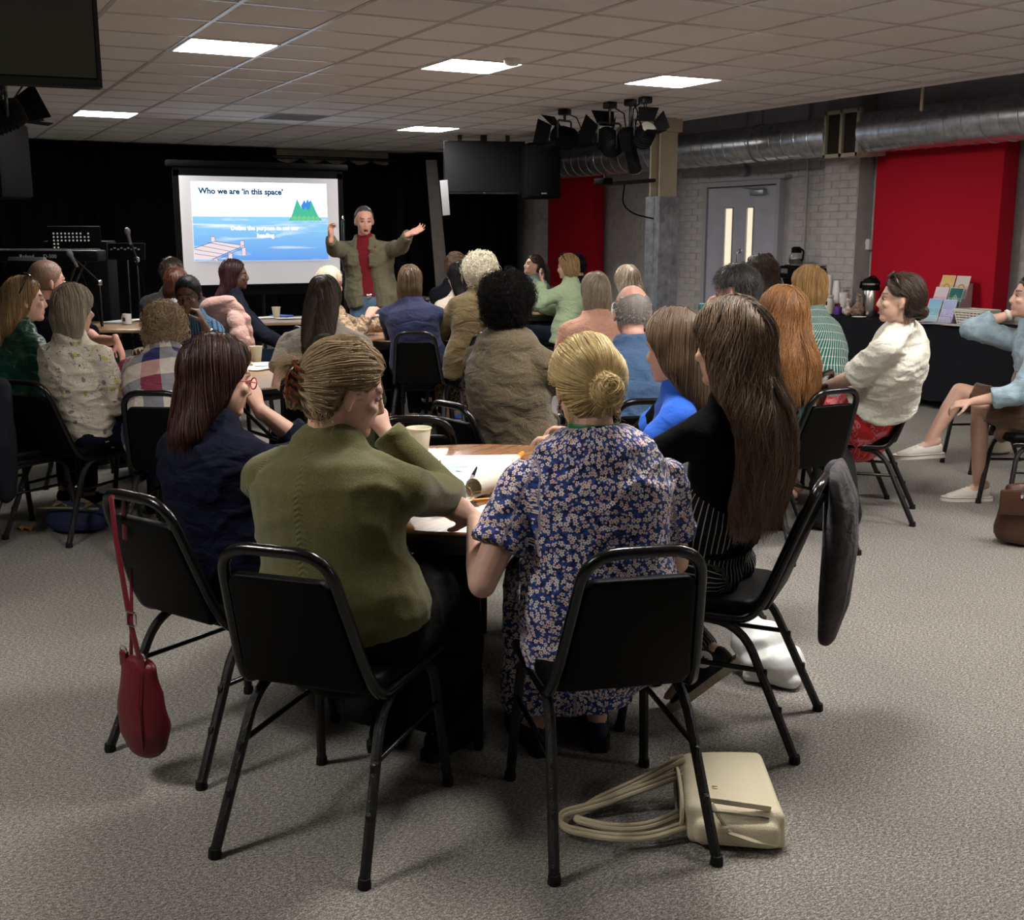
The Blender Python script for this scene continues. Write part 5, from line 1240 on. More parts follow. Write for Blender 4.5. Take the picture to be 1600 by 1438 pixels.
P = person('seated blonde woman in blue floral dress with low bun', c3+hd(-12)*.02, (908, 541, 3.10), -10, hyaw=-4, hpitch=24, near=0, w=1.12, dpt=1.05, sh=.178, L=(742, 812, 3.06), Rr=(985, 770, 3.25), pole=((806, 905, 2.72), (1135, 900, 2.85)), curl=(.95, .4), palm=(-Z*.5+hd(60)*.6, -Z), fdir=(hd(0)*.5-hd(90)*.6+Z*.25, None))
top(P, 'dress', CL['floral'], 'short', loose=.020, hem=-.04, amp=.005, neck_t=.85); skirt(P, 'dress_skirt', CL['floral'], .93, loose=.02, amp=.008); shoes(P, mat('navy suede', (.006, .012, .035), .8), heel=.02)
hair(P, 'bun', HR['blond'], vol=.010, bun=(.016, -.130, -.042), bunr=.043, n=3400); lanyard(P, mat('green lanyard ribbon', (.02, .17, .05), .5), .038)
b = B()
for s in (-1, 1): b.tube([P.C+P.Rh @ Vector((s*.083, -.005+.014*math.cos(t), -.055+.014*math.sin(t))) for t in [2*PI*i/14 for i in range(14)]], .0024, closed=True, n=6)
b.v = [tuple(Vector(v)-P.base) for v in b.v]; obj('hoop_earrings', b, m_chrome, P.root); obj('lanyard_clip', B().bbox(P.N-P.base+P.up*.050-P.sf*.070, (.03, .012, .014), .004), m_blkmat, P.root)
fl, fr = hd(-66), hd(24)
pl4 = c4
foot = AT(1052, 1118, .0)
A4 = foot+Vector((0, 0, .18))+hd(70)*.10
P = person('seated woman in black top and pinstripe trousers with very long brown hair', c4+fl*.02, (1132, 476, 3.36), -62, hyaw=14, hpitch=8, near=0, w=1.08, sh=.17, L='table', Rr='fold', legs={1: (c4+fl*.40+fr*.16+Z*.50, A4+Z*.02, hd(-75)*.75-Z*.66)}, twist=10)
top(P, 'jersey_top', CL['blackjersey'], 'long', loose=.008, hem=.20, amp=.003); trousers(P, 'trousers', CL['pin'], loose=.022, amp=.008, hi=.24, waist=1.07); m_can = mat('black canvas shoe', (.012, .012, .014), .8); m_sol = mat('scuffed cream rubber', (.55, .47, .33), .7, var=.25, vscale=30)
shoes(P, m_can, m_sol, high=True)
A = P.legs[1][2]; tc = -hd(5); sx_ = tc.cross(Z).normalized(); c_ = A+tc*.058+Z*.005-P.base; M_ = Matrix((-sx_, Z, tc)).transposed()
obj('ankle_patch', B().lathe([(0, .003), (.028, .003), (.030, 0)], c_, 20, M=M_), m_white, P.root); st = [((.017 if i % 2 == 0 else .007)*math.sin(i*PI/5), (.017 if i % 2 == 0 else .007)*math.cos(i*PI/5)) for i in range(10)]
obj('star', B().prism(st, .0032, .005, M_, c_), m_blkmat, P.root, False)
hair(P, 'wavy', HR['brown'], length=.60, vol=.012, width=1.06, part=-.01, wave=.010, n=4200, spread=1.35)
lanyard(P, mat('purple lanyard', (.10, .03, .26), .5))
P = person('seated woman in blue polo and black cardigan with brown bob', Vector((2.56, 3.42, 0)), (1045, 489, 3.95), -80, hyaw=30, hpitch=10, near=0, w=1.05, L=(888, 700, 4.0), Rr='table', pole=((985, 760, 3.9), None), palm=(-Z, None))
top(P, 'polo_shirt', CL['polo'], 'short', loose=.02, hem=-.1, collar=.03); trousers(P, 'trousers', CL['lightdenim2'])
b = B(); b.tube([P.sp(t)+P.sr*.045-P.sf*.02 for t in (.05, .3, .6, .85, .95)], [(.155, .15), (.15, .145), (.155, .145), (.12, .11), (.06, .07)], side=P.sr, n=18); J, E, W = P.arms[1][:3]; b.tube([J, E, E*.4+W*.6], [.078, .062, .055], n=12)
garment_mesh(P, b, 'cardigan', CL['blackjersey'], .009, 3, .005, [torso_bone(P)]); hair(P, 'bob', HR['midbrown'], length=.30, vol=.006, width=.98, n=2200)

# ------------------------------------------------------------------ right-hand group
c16, c14 = Vector((4.70, 4.66, 0)), Vector((3.885, 4.33, 0))
chair('c16', c16, -71, 'black banquet chair under the woman in white blouse and red skirt'); chair('c14', c14, -28, 'black banquet chair of the woman with long ginger hair, hiding the red skirt')
P = person('seated woman in white blouse and red leaf skirt with sunglasses on her head', c16-hd(-71)*.05, (1410, 431, 5.82), -66, hyaw=-8, hpitch=-2, near=0, w=1.22, dpt=1.16, sh=.182, L='lap', Rr='lap', face=True, bulge=.05)
top(P, 'blouse', CL['white'], 'elbow', loose=.026, hem=.30, amp=.007, collar=.03, wide=1.04, belly=1.1); skirt(P, 'skirt', CL['redskirt'], .55, loose=.03); hair(P, 'bun', HR['darkbrown'], vol=.002, bun=(0, -.112, -.055), bunr=.036, n=1500); sunglasses(P, .128, .052)
h17 = G(1622, 6.35, .5); f17, r17 = hd(-88), hd(2)
def m17(px, py, D): return U(px, py, D)
P = person('seated woman in denim jacket and brown skirt with crossed legs', h17, (1617, 430, 6.35), -88, hyaw=10, hpitch=-4, near=0, w=1.02, L=(1518, 628, 6.25), Rr=(1583, 490, 6.60), pole=(None, (1552, 610, 6.45)), curl=(.45, .85), palm=(None, hd(90)), fdir=(None, Z*.5+hd(70)*.6), legs={1: (m17(1500, 612, 6.62), m17(1452, 690, 6.60), hd(-88)-Z*.05), -1: (m17(1532, 632, 6.36), AT(1526, 782, 0)+Z*.095, hd(-90))}, legskin=True, face=True)
P.legs[-1] = (P.legs[-1][0], P.legs[-1][1], P.legs[-1][2], hd(-90)); top(P, 'denim_jacket', CL['denim'], 'bracelet', loose=.024, hem=.0, amp=.006, collar=.04)
b = B(); H0, K0 = P.legs[-1][0], P.legs[-1][1]; H1, K1 = P.legs[1][0], P.legs[1][1]
b.tube([P.pel-P.up*.05, P.pel+P.up*.2], [(.19, .145), (.165, .13)], side=P.r, n=18); b.tube([H0, H0*.35+K0*.65, H0*.12+K0*.88], [.112, .095, .088], n=14, cap='flat'); b.tube([H1, H1*.35+K1*.65, H1*.15+K1*.85], [.112, .092, .084], n=14, cap='flat'); b.tube([(H0+H1)/2, (H0+H1)/2*.3+(K0+K1)/2*.7], [(.15, .07), (.12, .06)], side=P.r, n=14); b.tube([H0*.6+K0*.4-Z*.03, H0*.35+K0*.65-Z*.14], [(.05, .06), (.07, .04)], n=10)
garment_mesh(P, b, 'skirt', CL['brownskirt'], .008, 3, .005, [torso_bone(P)])
m_cv = mat('white canvas shoe', (.66, .62, .55), .8); shoes(P, m_cv, mat('white rubber sole', (.7, .67, .6), .6), laces=True); hair(P, 'bun', HR['darkbrown'], vol=-.002, bun=(0, -.12, .02), bunr=.04, n=900)
J, E, W = P.arms[1][:3]; b = B(); d = (W-E).normalized(); s1 = d.orthogonal().normalized(); s2 = d.cross(s1); b.tube([W-d*.03+s1*.031*math.cos(t)+s2*.031*math.sin(t)-P.base for t in [2*PI*i/20 for i in range(20)]], [(.010, .003)]*20, side=[d]*20, closed=True, n=8); obj('watch_strap', b, mat('pale watch strap', (.6, .55, .47), .6), P.root)
chair('c17', h17, -88, 'black banquet chair under the woman in the denim jacket')
chair('c17b', G(1552, 7.6), -95, 'empty black banquet chair behind the denim jacket woman')
def seated(label, hips, head, a, top_, style, hm, near=2, bottom='black', chairlab=None, hk=None, tk=None, shoe=True, **kw):
    hp = G(*hips, .55) if not isinstance(hips, Vector) else hips
    P = person(label, hp, head, a, near=near, **kw); tk = dict(tk or {}); col = tk.pop('mat', top_); nm = tk.pop('name', 'shirt'); sl = tk.pop('sleeve', 'long')
    top(P, nm, CL[col], sl, **tk)
    if bottom and bottom.startswith('skirt:'): skirt(P, 'skirt', CL[bottom[6:]], .8)
    elif bottom: trousers(P, 'trousers', CL[bottom])
    if shoe: shoes(P, m_blkmat)
    if style: hair(P, style, HR[hm], **(hk or {}))
    if chairlab: chair(None, hp-hd(a)*.03, a, chairlab)
    return P
def chl(x): return 'black banquet chair under the '+x
P = seated('seated person in brown flecked jumper with round black afro', (812, 5.15), (796, 433, 5.1), 42, 'brownknit', 'afro', 'afro', 0, 'darkjeans', None, hyaw=-22, skin='brown', lips='brown', w=1.16, dpt=1.1, sh=.185, hpitch=2, L='lap', Rr='table', tk=dict(name='jumper', loose=.03, hem=-.2, amp=.006, wide=1.05, neck_t=.90), hk=dict(n=3200))
lanyard(P, mat('purple lanyard', (.10, .03, .26), .5)); chair('c6', G(800, 5.12), 52, 'black banquet chair under the person with the round black afro')
P = seated('seated balding man in slate blue shirt seen from behind', (985, 5.35), (986, 446, 5.5), -8, 'blueshirt', 'fringe', 'grey', 0, 'darkjeans', None, male=True, skin='pink', w=1.2, dpt=1.15, sh=.195, hs=1.06, tk=dict(collar=.028, loose=.026, amp=.007)); chair('c7', G(984, 5.35), -8, 'black banquet chair under the balding man in blue')
seated('seated woman in peach top with straight blonde bob', (926, 7.35), (929, 428, 7.5), -4, 'peach', 'bob', 'ash', 1, 'black', chl('woman in the peach top'), hyaw=-8, w=1.08, tk=dict(loose=.024), hk=dict(length=.27, n=900))
seated('seated woman with pale wavy blonde hair near the column', (978, 9.2), (977, 416, 9.3), -25, 'palegrey', 'wavy', 'ash', 1, 'black', chl('woman with pale wavy hair by the column'), hk=dict(length=.34, wave=.01, n=700))
P = seated('seated man with tousled dark grey hair and red neck', (1182, 6.25), (1142, 417, 6.1), -58, 'navydark', 'short', 'salt', 0, 'darkjeans', chl('man with tousled grey hair'), male=True, L=(1100, 492, 6.12), palm=(hd(90), None), curl=(.6, .4), hs=1.08, skin='pink', w=1.15, sh=.195, hpitch=12, face=True, hk=dict(length=.034, vol=.002, n=2600))
seated('seated woman in pale blue with long dark curly hair', (1200, 8.2), (1186, 400, 8.4), -58, 'lightblue', 'curlylong', 'darkbrown', 1, 'black', chl('woman with dark curls'), hpitch=0, face=True, hk=dict(length=.36, n=900, vol=.008), tk=dict(loose=.02))
P = seated('seated woman in tropical print with long ginger hair', c14+hd(-30)*.05, (1218, 454, 5.55), -34, 'tropic', 'wavy', 'ginger', 0, 'black', None, w=1.06, hyaw=8, hk=dict(length=.46, vol=.012, width=1.02, n=3600, wave=.010, spread=1.3), tk=dict(sleeve='elbow', name='blouse'))
seated('seated woman in green fan print top with strawberry blonde bob', (1280, 6.75), (1258, 419, 6.95), -48, 'fan', 'bob', 'copper', 0, 'black', chl('woman in the green fan print'), w=1.12, hyaw=2, tk=dict(loose=.028, wide=1.05), hk=dict(length=.24, n=1600, vol=.004))

# ------------------------------------------------------------------ left-hand group
h18 = G(132, 6.0, .55); L18 = {s: (h18+Z*.55+hd(52)*.43+hd(142)*(.12*s), h18+hd(52)*.42+hd(142)*(.12*s)+Z*.095, hd(52)) for s in (-1, 1)}
P = seated('seated woman in cream leaf print blouse with ash blonde hair', (132, 6.0), (118, 446, 5.85), 22, 'blouse', 'long', 'ash', 0, 'darkjeans', None, w=1.0, sh=.165, hyaw=3, L='lap', Rr=(198, 588, 6.12), pole=(None, -Z+hd(90)*.15), palm=(None, -Z), legs=L18, tk=dict(name='blouse', loose=.020, hem=-.12, amp=.008, wide=1.0), hk=dict(length=.25, n=2200)); chair('c18', G(120, 5.98), 22, 'black banquet chair under the woman in the cream leaf blouse')
P = seated('seated woman in dark green satin blouse with long fair hair', (8, 6.2), (38, 434, 6.25), 38, 'green', 'long', 'honey', 0, 'black', None, hyaw=22, hpitch=2, face=True, tk=dict(name='blouse', loose=.03, amp=.010), hk=dict(length=.44, n=1800, vol=-.002)); sunglasses(P, .136, .02); chair('c19', G(18, 5.85), 32, 'black banquet chair draped with a dark coat at the left edge')
P = seated('seated man in black tee shirt with cropped hair', (98, 7.35), (75, 408, 7.25), 28, 'blacktee', 'buzz', 'crop', 0, 'darkjeans', chl('man in the black tee with cropped hair'), male=True, skin='pink', hs=1.08, w=1.22, sh=.205, hyaw=22, hpitch=4, face=True, L='table', Rr=(182, 532, 6.72), pole=(None, -Z), palm=(None, hd(-90)), fdir=(None, -Z*.9+hd(90)*.3), curl=(.3, .25), tk=dict(sleeve='short', loose=.022))
P = seated('seated person in check shirt with fair curly hair', (268, 5.75), (258, 476, 6.1), 2, 'plaid', 'curly', 'curlblond', 0, 'black', None, hpitch=16, w=1.14, L='table', Rr='table', tk=dict(loose=.03, hem=-.22, collar=.03, amp=.008, wide=1.04), hk=dict(n=1300, vol=-.006, curl=.75)); chair('c21', G(285, 5.62), 4, 'black banquet chair under the person in the check shirt')
P = seated('seated man resting his cheek on his hand with cap-like short black hair', (300, 7.75), (290, 433, 7.45), 192, 'patternshirt', 'buzz', 'black', 0, 'darkjeans', chl('man resting his cheek on his hand'), male=True, skin='deep', lips='brown', brow=(.008, .006, .005), hyaw=-12, hpitch=18, face=True, L=(319, 506, 7.30), Rr='table', pole=((345, 590, 7.2), None), curl=(.9, .4), palm=(hd(-90), None), fdir=(Z*.9-hd(90)*.4, None), tk=dict(sleeve='short', loose=.02))
lanyard(P, mat('blue lanyard', (.02, .09, .22), .5)); J, E, W = P.arms[-1][:3]; d = (W-E).normalized(); s1 = d.orthogonal().normalized(); s2 = d.cross(s1); b = B(); b.tube([W-d*.05+s1*.033*math.cos(t)+s2*.033*math.sin(t)-P.base for t in [2*PI*i/18 for i in range(18)]], .005, closed=True, n=6); obj('bracelet', b, m_white, P.root)
P = seated('seated woman with auburn hair in pale grey hoodie', (288, 8.6), (277, 419, 8.6), 5, 'palegrey', 'bob', 'auburn', 1, 'black', chl('woman with auburn hair'), hk=dict(length=.23, n=600, vol=-.004), w=1.15, tk=dict(loose=.03))
seated('seated man in striped charcoal tee with elbows spread', (283, 9.7), (269, 404, 9.6), 0, 'greytee', 'short', 'darkbrown', 1, 'darkjeans', chl('man in the charcoal tee'), male=True, w=1.2, sh=.2, L='table', Rr='table', pole=(-hd(90)*1.0-Z*.35, hd(90)*1.0-Z*.35), tk=dict(sleeve='short', loose=.02), hk=dict(length=.025, n=900))
seated('seated woman in dark jacket with very long burgundy braids', (388, 9.2), (367, 406, 9.3), 78, 'navydark', 'long', 'braid', 1, 'darkjeans', chl('woman with burgundy braids'), skin='deep', lips='brown', face=True, hpitch=2, hk=dict(length=.62, n=900, spread=1.2), tk=dict(name='jacket'))
P = seated('seated woman in taupe tee with long dark brown hair', (510, 6.35), (508, 434, 6.5), 4, 'taupe', 'long', 'darkbrown', 0, 'darkjeans', None, hyaw=4, w=1.14, sh=.178, L=(455, 600, 6.5), Rr='table', pole=((430, 590, 6.2), None), palm=(hd(90), None), tk=dict(sleeve='short', loose=.03, hem=-.15), hk=dict(length=.44, n=2000, vol=.002)); chair('c27', G(512, 6.3), 6, 'black banquet chair draped with the dark olive coat')
seated('seated older man in tan patterned shirt writing at the table', (540, 9.2), (524, 418, 9.0), 62, 'camo', 'short', 'white', 1, 'black', chl('older man in the patterned shirt'), male=True, skin='pink', hpitch=22, face=True, hyaw=10, L='table', Rr=(574, 497, 8.9), hk=dict(length=.02, vol=-.006, n=700), tk=dict(loose=.024))
seated('seated woman in indigo jumper with straight brown hair', (656, 8.95), (641, 416, 9.0), 3, 'indigo', 'long', 'midbrown', 1, 'darkjeans', None, w=1.16, sh=.18, L='table', Rr='table', tk=dict(loose=.026, hem=-.15), hk=dict(length=.28, n=1100)); chair('c29', G(660, 8.9), 4, 'black banquet chair under the woman in the indigo jumper, its whole back showing')
P = seated('seated person in black tee with small hair bun', (704, 10.6), (716, 396, 10.5), 22, 'blacktee', 'bun', 'midbrown', 1, 'black', chl('person in the black tee with a bun'), hyaw=18, hpitch=10, w=1.12, tk=dict(sleeve='short', loose=.022), hk=dict(bun=(0, -.11, .05), bunr=.035, n=600))
J, E, W = P.arms[-1][:3]; c_ = J*.62+E*.38-P.base+(-P.sr*.6-P.sf*.8)*.075; b = B(); b.bbox(c_, (.05, .02, .05), .008); b.bbox(c_+hd(90)*.07, (.06, .012, .022), .004); obj('sleeve_print', b, mat('white sleeve print', (.5, .5, .5), .7), P.root)
seated('seated woman in cream cardigan with sleek black bob', (712, 9.9), (714, 411, 9.85), -28, 'cream', 'bob', 'black', 1, 'black', chl('woman with the sleek black bob'), hyaw=-8, face=True, L=(690, 490, 9.5), Rr='table', tk=dict(name='cardigan', loose=.026), hk=dict(length=.30, n=700))
P = seated('seated woman in brown coat and leopard skirt with pale curly hair', (742, 8.9), (747, 401, 9.05), -22, 'brown', 'curly', 'silver', 1, 'skirt:leopard', chl('woman in the brown coat and leopard skirt'), hyaw=-14, w=1.2, L=(690, 492, 9.2), Rr='table', tk=dict(name='coat', loose=.036, hem=-.2, wide=1.05), hk=dict(n=1500, vol=.004), face=True)
seated('seated woman in sage cardigan with dark ponytail looking up', (848, 13.3), (836, 399, 13.4), -112, 'sage', 'pony', 'darkbrown', 1, 'black', chl('woman in the sage cardigan'), hpitch=-12, face=True, w=1.12, L='table', Rr='table', tk=dict(name='cardigan', loose=.024), hk=dict(bun=(0, -.10, .03), length=.30, n=600))
P = seated('seated woman in mint green jacket with sunglasses on her head', (886, 11.7), (884, 398, 11.8), -58, 'mint', 'bob', 'honey', 1, 'darkjeans', chl('woman in the mint jacket'), hyaw=-12, face=True, w=1.12, L=(848, 441, 11.65), Rr='table', pole=((846, 500, 11.5), None), palm=(hd(90), None), fdir=(Z*.8-hd(90)*.3, None), curl=(.35, .4), tk=dict(name='jacket', loose=.032, hem=-.2), hk=dict(length=.22, n=700, wave=.01)); sunglasses(P, .134, .03)
seated('seated man with dark hair behind the mint jacket woman', (905, 12.9), (899, 398, 12.9), -40, 'navydark', 'short', 'black', 2, 'black', chl('man behind the mint jacket'), male=True, hk=dict(length=.03))
# ------------------------------------------------------------------ the presenter
pp = G(583, 10.6, .9)
P = person('standing man in khaki overshirt presenting with both arms raised', pp, (569, 323, 10.5), 186, hyaw=-22, hpitch=8, near=0, male=True, stand=True, w=1.16, dpt=1.12, sh=.2, skin='pink', face=True, mouth=.016, bulge=.01, hs=1.04, L=(638, 366, 10.05), Rr=(517, 374, 10.0), pole=((640, 470, 10.5), (500, 470, 10.5)), curl=(.22, .5), palm=(-hd(90)+hd(180)*.4, hd(90)*.4+hd(180)*.2), fdir=(hd(90)*.85+Z*.35, Z*1.0), hz=.98)
top(P, 'red_tee', CL['crimson'], 'none', loose=.002, hem=-.02, amp=.002)
b = B(); S_ = [(-.12, .19, .14)]+[s for s in P.sections if -.05 < s[0] < .93]
for s in (-1, 1):
    pts = [P.sp(t)+P.sr*s*.105*(x/.17) for t, x, y in S_]; b.tube(pts, [(x*.60, y+.030) for t, x, y in S_], side=P.sr, n=16, cap='flat')
    J, E, W = P.arms[s][:3]; b.tube([P.sp(.87), J], [.072, .072], n=12); b.tube([J, J*.5+E*.5, E], [.078, .072, .064], n=14); b.tube([E, W*.5+E*.5, E*.06+W*.94], [.064, .056, .05], n=14, cap='flat')
    c = P.sp(.80)+P.sr*s*.10+P.sf*.135; b.bbox(c-Z*.09, (.10, .03, .11), .01, M=Matrix((P.sr, P.sf, Z)).transposed())
    b.tube([P.N-P.sf*.06+Z*.02, P.N+P.sr*s*.075+Z*.025, P.N+P.sr*s*.085+P.sf*.06-Z*.03, P.N+P.sr*s*.07+P.sf*.105-Z*.10], [(.03, .012), (.032, .012), (.034, .012), (.02, .012)], n=8)
b.tube([P.sp(t)-P.sf*.055 for t, x, y in S_], [(x+.018, y*.7) for t, x, y in S_], side=P.sr, n=18, cap='flat')
garment_mesh(P, b, 'overshirt', CL['khaki'], .0085, 2, .006, [torso_bone(P)]); trousers(P, 'jeans', CL['jeans'], loose=.022, amp=.006, hi=.05); shoes(P, m_blkmat)
hair(P, 'buzz', hair_mat('thin dark grey hair', (.05, .04, .035), (.16, .13, .11)), hairline=-.045); obj('belt_buckle', B().bbox(P.pel-P.base+Z*.03+P.sf*.16, (.05, .02, .04), .006), m_chrome, P.root)
# ------------------------------------------------------------------ other tables
T2 = G(318, 6.75, .74); round_table(T2, .76, 'pale round table between the cream leaf blouse and the taupe tee', R(10), m_pine)
T3 = rect_table(G(205, 10.5, .74), 1.35, .95, 4, 'pale folding table with two mugs near the man in the black tee')
T4 = G(648, 9.75, .74); round_table(T4, .80, 'brown wood round table in the middle near the presenter', R(60))
T5 = rect_table(G(455, 11.3, .74), 1.2, .8, -20, 'pale folding table with a paper cup beside the burgundy braids')
T6 = G(818, 12.7, .74); round_table(T6, .70, 'pale round table in front of the sage cardigan', R(30), m_pine)
T7 = G(1075, 7.55, .74); round_table(T7, .85, 'brown round table hidden among the right-hand group', R(5))
def on(px, py, z=.742): return AT(px, py, z)

# ------------------------------------------------------------------ paper, cups, mugs, pens
def sheet_fn(ink):
    def fn(t, b, c):
        s = t.sep(t.coord()); f = t.m('FRACT', t.m('MULTIPLY', s[1], 95.0)); n = t.noise(60, t.coord(), 2.0)
        m_ = t.m('MULTIPLY', t.m('MULTIPLY', t.m('LESS_THAN', f, .38), t.m('GREATER_THAN', n, .42)), t.m('LESS_THAN', t.m('ABSOLUTE', s[0]), .085)); m_ = t.m('MULTIPLY', m_, t.m('LESS_THAN', t.m('ABSOLUTE', s[1]), .125))
        return t.mix(m_, c, ink)
    return fn
PAP = [mat('white printed paper', (.74, .73, .69), .75, .3, fn=sheet_fn((.50, .50, .50))), mat('blue printed paper', (.62, .70, .72), .75, .3, fn=sheet_fn((.20, .42, .58))), mat('plain white paper', (.74, .73, .70), .75, .3), mat('cream paper', (.62, .56, .46), .75, .3)]
def paper(pos, a, label, k=0, w=.21, h=.297, curl=.004, grp='papers on the tables'):
    rows = [[(-w/2+w*i/6, -h/2+h*j/7, .0015+curl*((i/3-1)**2*.5+math.sin(j*.9+i)*.15+.4)) for i in range(7)] for j in range(8)]
    return tag(obj('paper_sheet', B().sheet(rows, .0012), PAP[k], None, True, loc=pos, rot=(0, 0, rotz(a))), label, 'paper', grp)
paper(on(752, 722), 84, 'white printed sheet lying flat behind the orange marker on the front table')
paper(on(790, 735)+Z*.004, 40, 'white sheet under the orange marker on the front table', 2)
paper(on(745, 752)+Z*.007, 62, 'white printed sheet nearest the middle of the front table', 0)
paper(on(800, 800)+Z*.002, 35, 'sheet with pale blue print beside the floral sleeve', 1)
paper(on(678, 735), 75, 'sheet with pale blue print by the paper cup, under the olive sleeve', 1)
paper(on(712, 778)+Z*.003, 20, 'cream leaf of paper next to the dark phone', 3, .15, .21)
b = B(); c = on(770, 772)
rows = [[Vector((-.10+.2*j/4, 0, 0))+Vector((0, .035*math.cos(t)*(1-.05*t), .037+.035*math.sin(t)*(1-.05*t))) for j in range(5)] for t in [4.4-.42*i for i in range(14)]]
tag(obj('rolled_paper', b.sheet(rows, .0015), PAP[3], None, True, loc=c, rot=(0, 0, rotz(-55))), 'curled sheet of cream paper behind the pen on the front table', 'paper')
m_cup = mat('cream paper cup', (.70, .64, .47), .6, .3); m_cupw = mat('white paper cup', (.78, .77, .74), .6, .3)
CUP = B().lathe([(0, .004), (.026, .004), (.027, 0), (.028, .001), (.0405, .098), (.0405, .1), (.043, .1), (.0435, .103), (.042, .105), (.039, .104), (.0375, .1), (.026, .008), (0, .008)], n=28)
CUPM = mesh(CUP, 'paper_cup'); CUPM.materials.append(m_cup)
def cup(pos, label, s=1.0, me=CUPM, nm='paper_cup', grp=None):
    o = bpy.data.objects.new(nm, me); COL.objects.link(o); o.location = pos; o.scale = (s, s, s); return tag(o, label, 'cup', grp)
cup(on(655, 716), 'cream paper cup on the front table beside the olive jumper', 1.12)
cup(on(432, 497), 'cream paper cup on the table beside the burgundy braids', 1.05); cup(on(592, 512), 'cream paper cup on the middle table by the writing man', 1.1)
cup(on(401, 566), 'cream paper cup peeking out beside the dark red hair', 1.0); cup(G(856, 12.5)+Z*.742, 'paper cup beside the mint green sleeve', .9)
MUG = [('mug_body', B().lathe([(0, 0), (.036, 0), (.04, .004), (.041, .095), (.039, .097), (.037, .094), (.036, .01), (0, .01)], n=26), mat('white glazed mug', (.72, .71, .70), .25, .5)), ('handle', B().tube(fillet([(-.04, 0, .078), (-.068, 0, .075), (-.068, 0, .028), (-.04, 0, .02)], .02), .006), MATS['white glazed mug'] if 'white glazed mug' in MATS else None)]
def mug(pos, a, label):
    o = thing('mug', label, 'mug', pos, rotz(a), 'white mugs with printed squares')
    for nm, b_, m_ in MUG: obj(nm, b_, MATS['white glazed mug'], o)
    for k, (t, mm) in enumerate(((-.5, mat('red print', (.40, .03, .03), .5)), (.0, mat('dark blue print', (.03, .04, .16), .5)))):
        rows = [[(.0415*math.sin(t+u), -.0415*math.cos(t+u), zz) for u in (0, .16, .32, .48)] for zz in (.03, .065)]; obj('printed_square', B().sheet(rows, .001), mm, o)
mug(on(168, 498), 0, 'white mug with red and blue print nearest the black tee'); mug(on(199, 507), 30, 'white mug with red and blue print standing right of the other mug')
paper(on(222, 500), 60, 'white sheet behind the two mugs', 2); paper(on(185, 503), 20, 'white sheet with blue edge under the two mugs', 1); paper(on(180, 590), 60, 'white sheet under the hand of the cream blouse', 2)
paper(on(408, 575), 30, 'white sheet on the pale round table beside the dark red hair', 2); paper(on(432, 570)+Z*.002, 70, 'pale blue sheet at the edge of the pale round table', 1)
paper(on(412, 497), 40, 'white sheet beside the paper cup of the burgundy braids table', 2); paper(on(455, 498)+Z*.002, 65, 'white sheet right of the paper cup on the far pale table', 2)
tag(obj('blue_notebook', B().bbox((0, 0, .008), (.2, .14, .016), .004), mat('bright blue cover', (.05, .16, .62), .5), None, loc=on(440, 495), rot=(0, 0, rotz(30))), 'bright blue notebook behind the paper cup', 'notebook')
paper(on(582, 510), 20, 'white sheet being written on by the older man', 2); paper(on(700, 500), 10, 'white sheet on the middle table beside the indigo jumper', 2); paper(on(692, 508)+Z*.002, 40, 'second white sheet on the middle table near the brown coat', 0)
for k, (px, py, a) in enumerate(((832, 470, 20), (848, 471, 70), (838, 474, 45))): paper(G(px, 12.75-.12*k)+Z*(.742+.003*k), a, ['sheet at the back of the sage cardigan table', 'sheet at the mint jacket end of the far round table', 'front sheet of the pile on the far round table'][k], (0, 3, 2)[k])
def pen(p, q, r, parts, label, nm='pen'):
    d = (q-p); o = thing(nm, label, 'pen', p)
    for n_, t0, t1, rr, m_ in parts: obj(n_, B().tube([d*t0, d*t1], [r*rr[0], r*rr[1]], n=10), m_, o)
pen(on(803, 729)+Z*.018, on(816, 716)+Z*.018, .0095, [('barrel', 0, .55, (.9, 1), mat('white pen barrel', (.6, .58, .55), .4)), ('cap', .5, 1.0, (1.08, 1.05), mat('orange marker cap', (.85, .26, .03), .4)), ('tip', -.12, .02, (.3, .8), m_white)], 'orange and white marker pen on the front table papers', 'marker')
pen(on(727, 778)+Z*.02, on(745, 763)+Z*.07, .006, [('barrel', 0, .7, (.9, 1), mat('grey pen barrel', (.22, .22, .23), .3)), ('grip', .65, 1.0, (1.1, .5), m_blkmat)], 'grey pen resting on the curled paper')
pen(on(737, 785)+Z*.006, on(765, 783)+Z*.006, .005, [('barrel', 0, 1, (1, 1), mat('orange pencil', (.6, .27, .05), .4)), ('rubber_end', 1, 1.06, (.9, .9), m_white)], 'orange pencil lying by the curled paper', 'pencil')
pen(on(575, 497)+Z*.02, on(574, 489)+Z*.08, .006, [('barrel', 0, 1, (1, .8), m_white)], 'white pen in the hand of the older man')
o = thing('phone', 'dark phone lying by the olive elbow on the front table', 'phone', on(708, 795)+Z*.001, rotz(72)); obj('phone_body', B().bbox((0, 0, .005), (.076, .15, .009), .004), mat('gold phone edge', (.45, .33, .17), .3, .5, .6), o); obj('phone_screen', B().bbox((0, 0, .0098), (.07, .144, .001), .0004, 1), mat('phone glass', (.03, .04, .045), .1, .6), o)
o = thing('spectacles', 'gold rimmed spectacles beside the phone', 'glasses', on(716, 781)+Z*.003, rotz(40)); mg = mat('gold wire', (.55, .38, .13), .25, .5, 1.0)
for s in (-1, 1):
    obj('lens_rim', B().tube([(s*.034+.026*math.cos(t), 0, .024+.022*math.sin(t)) for t in [2*PI*i/20 for i in range(20)]], .0014, closed=True, n=6), mg, o); obj('temple', B().tube([(s*.062, 0, .03), (s*.066, .07, .026), (s*.064, .13, .006)], .0013, n=6), mg, o)
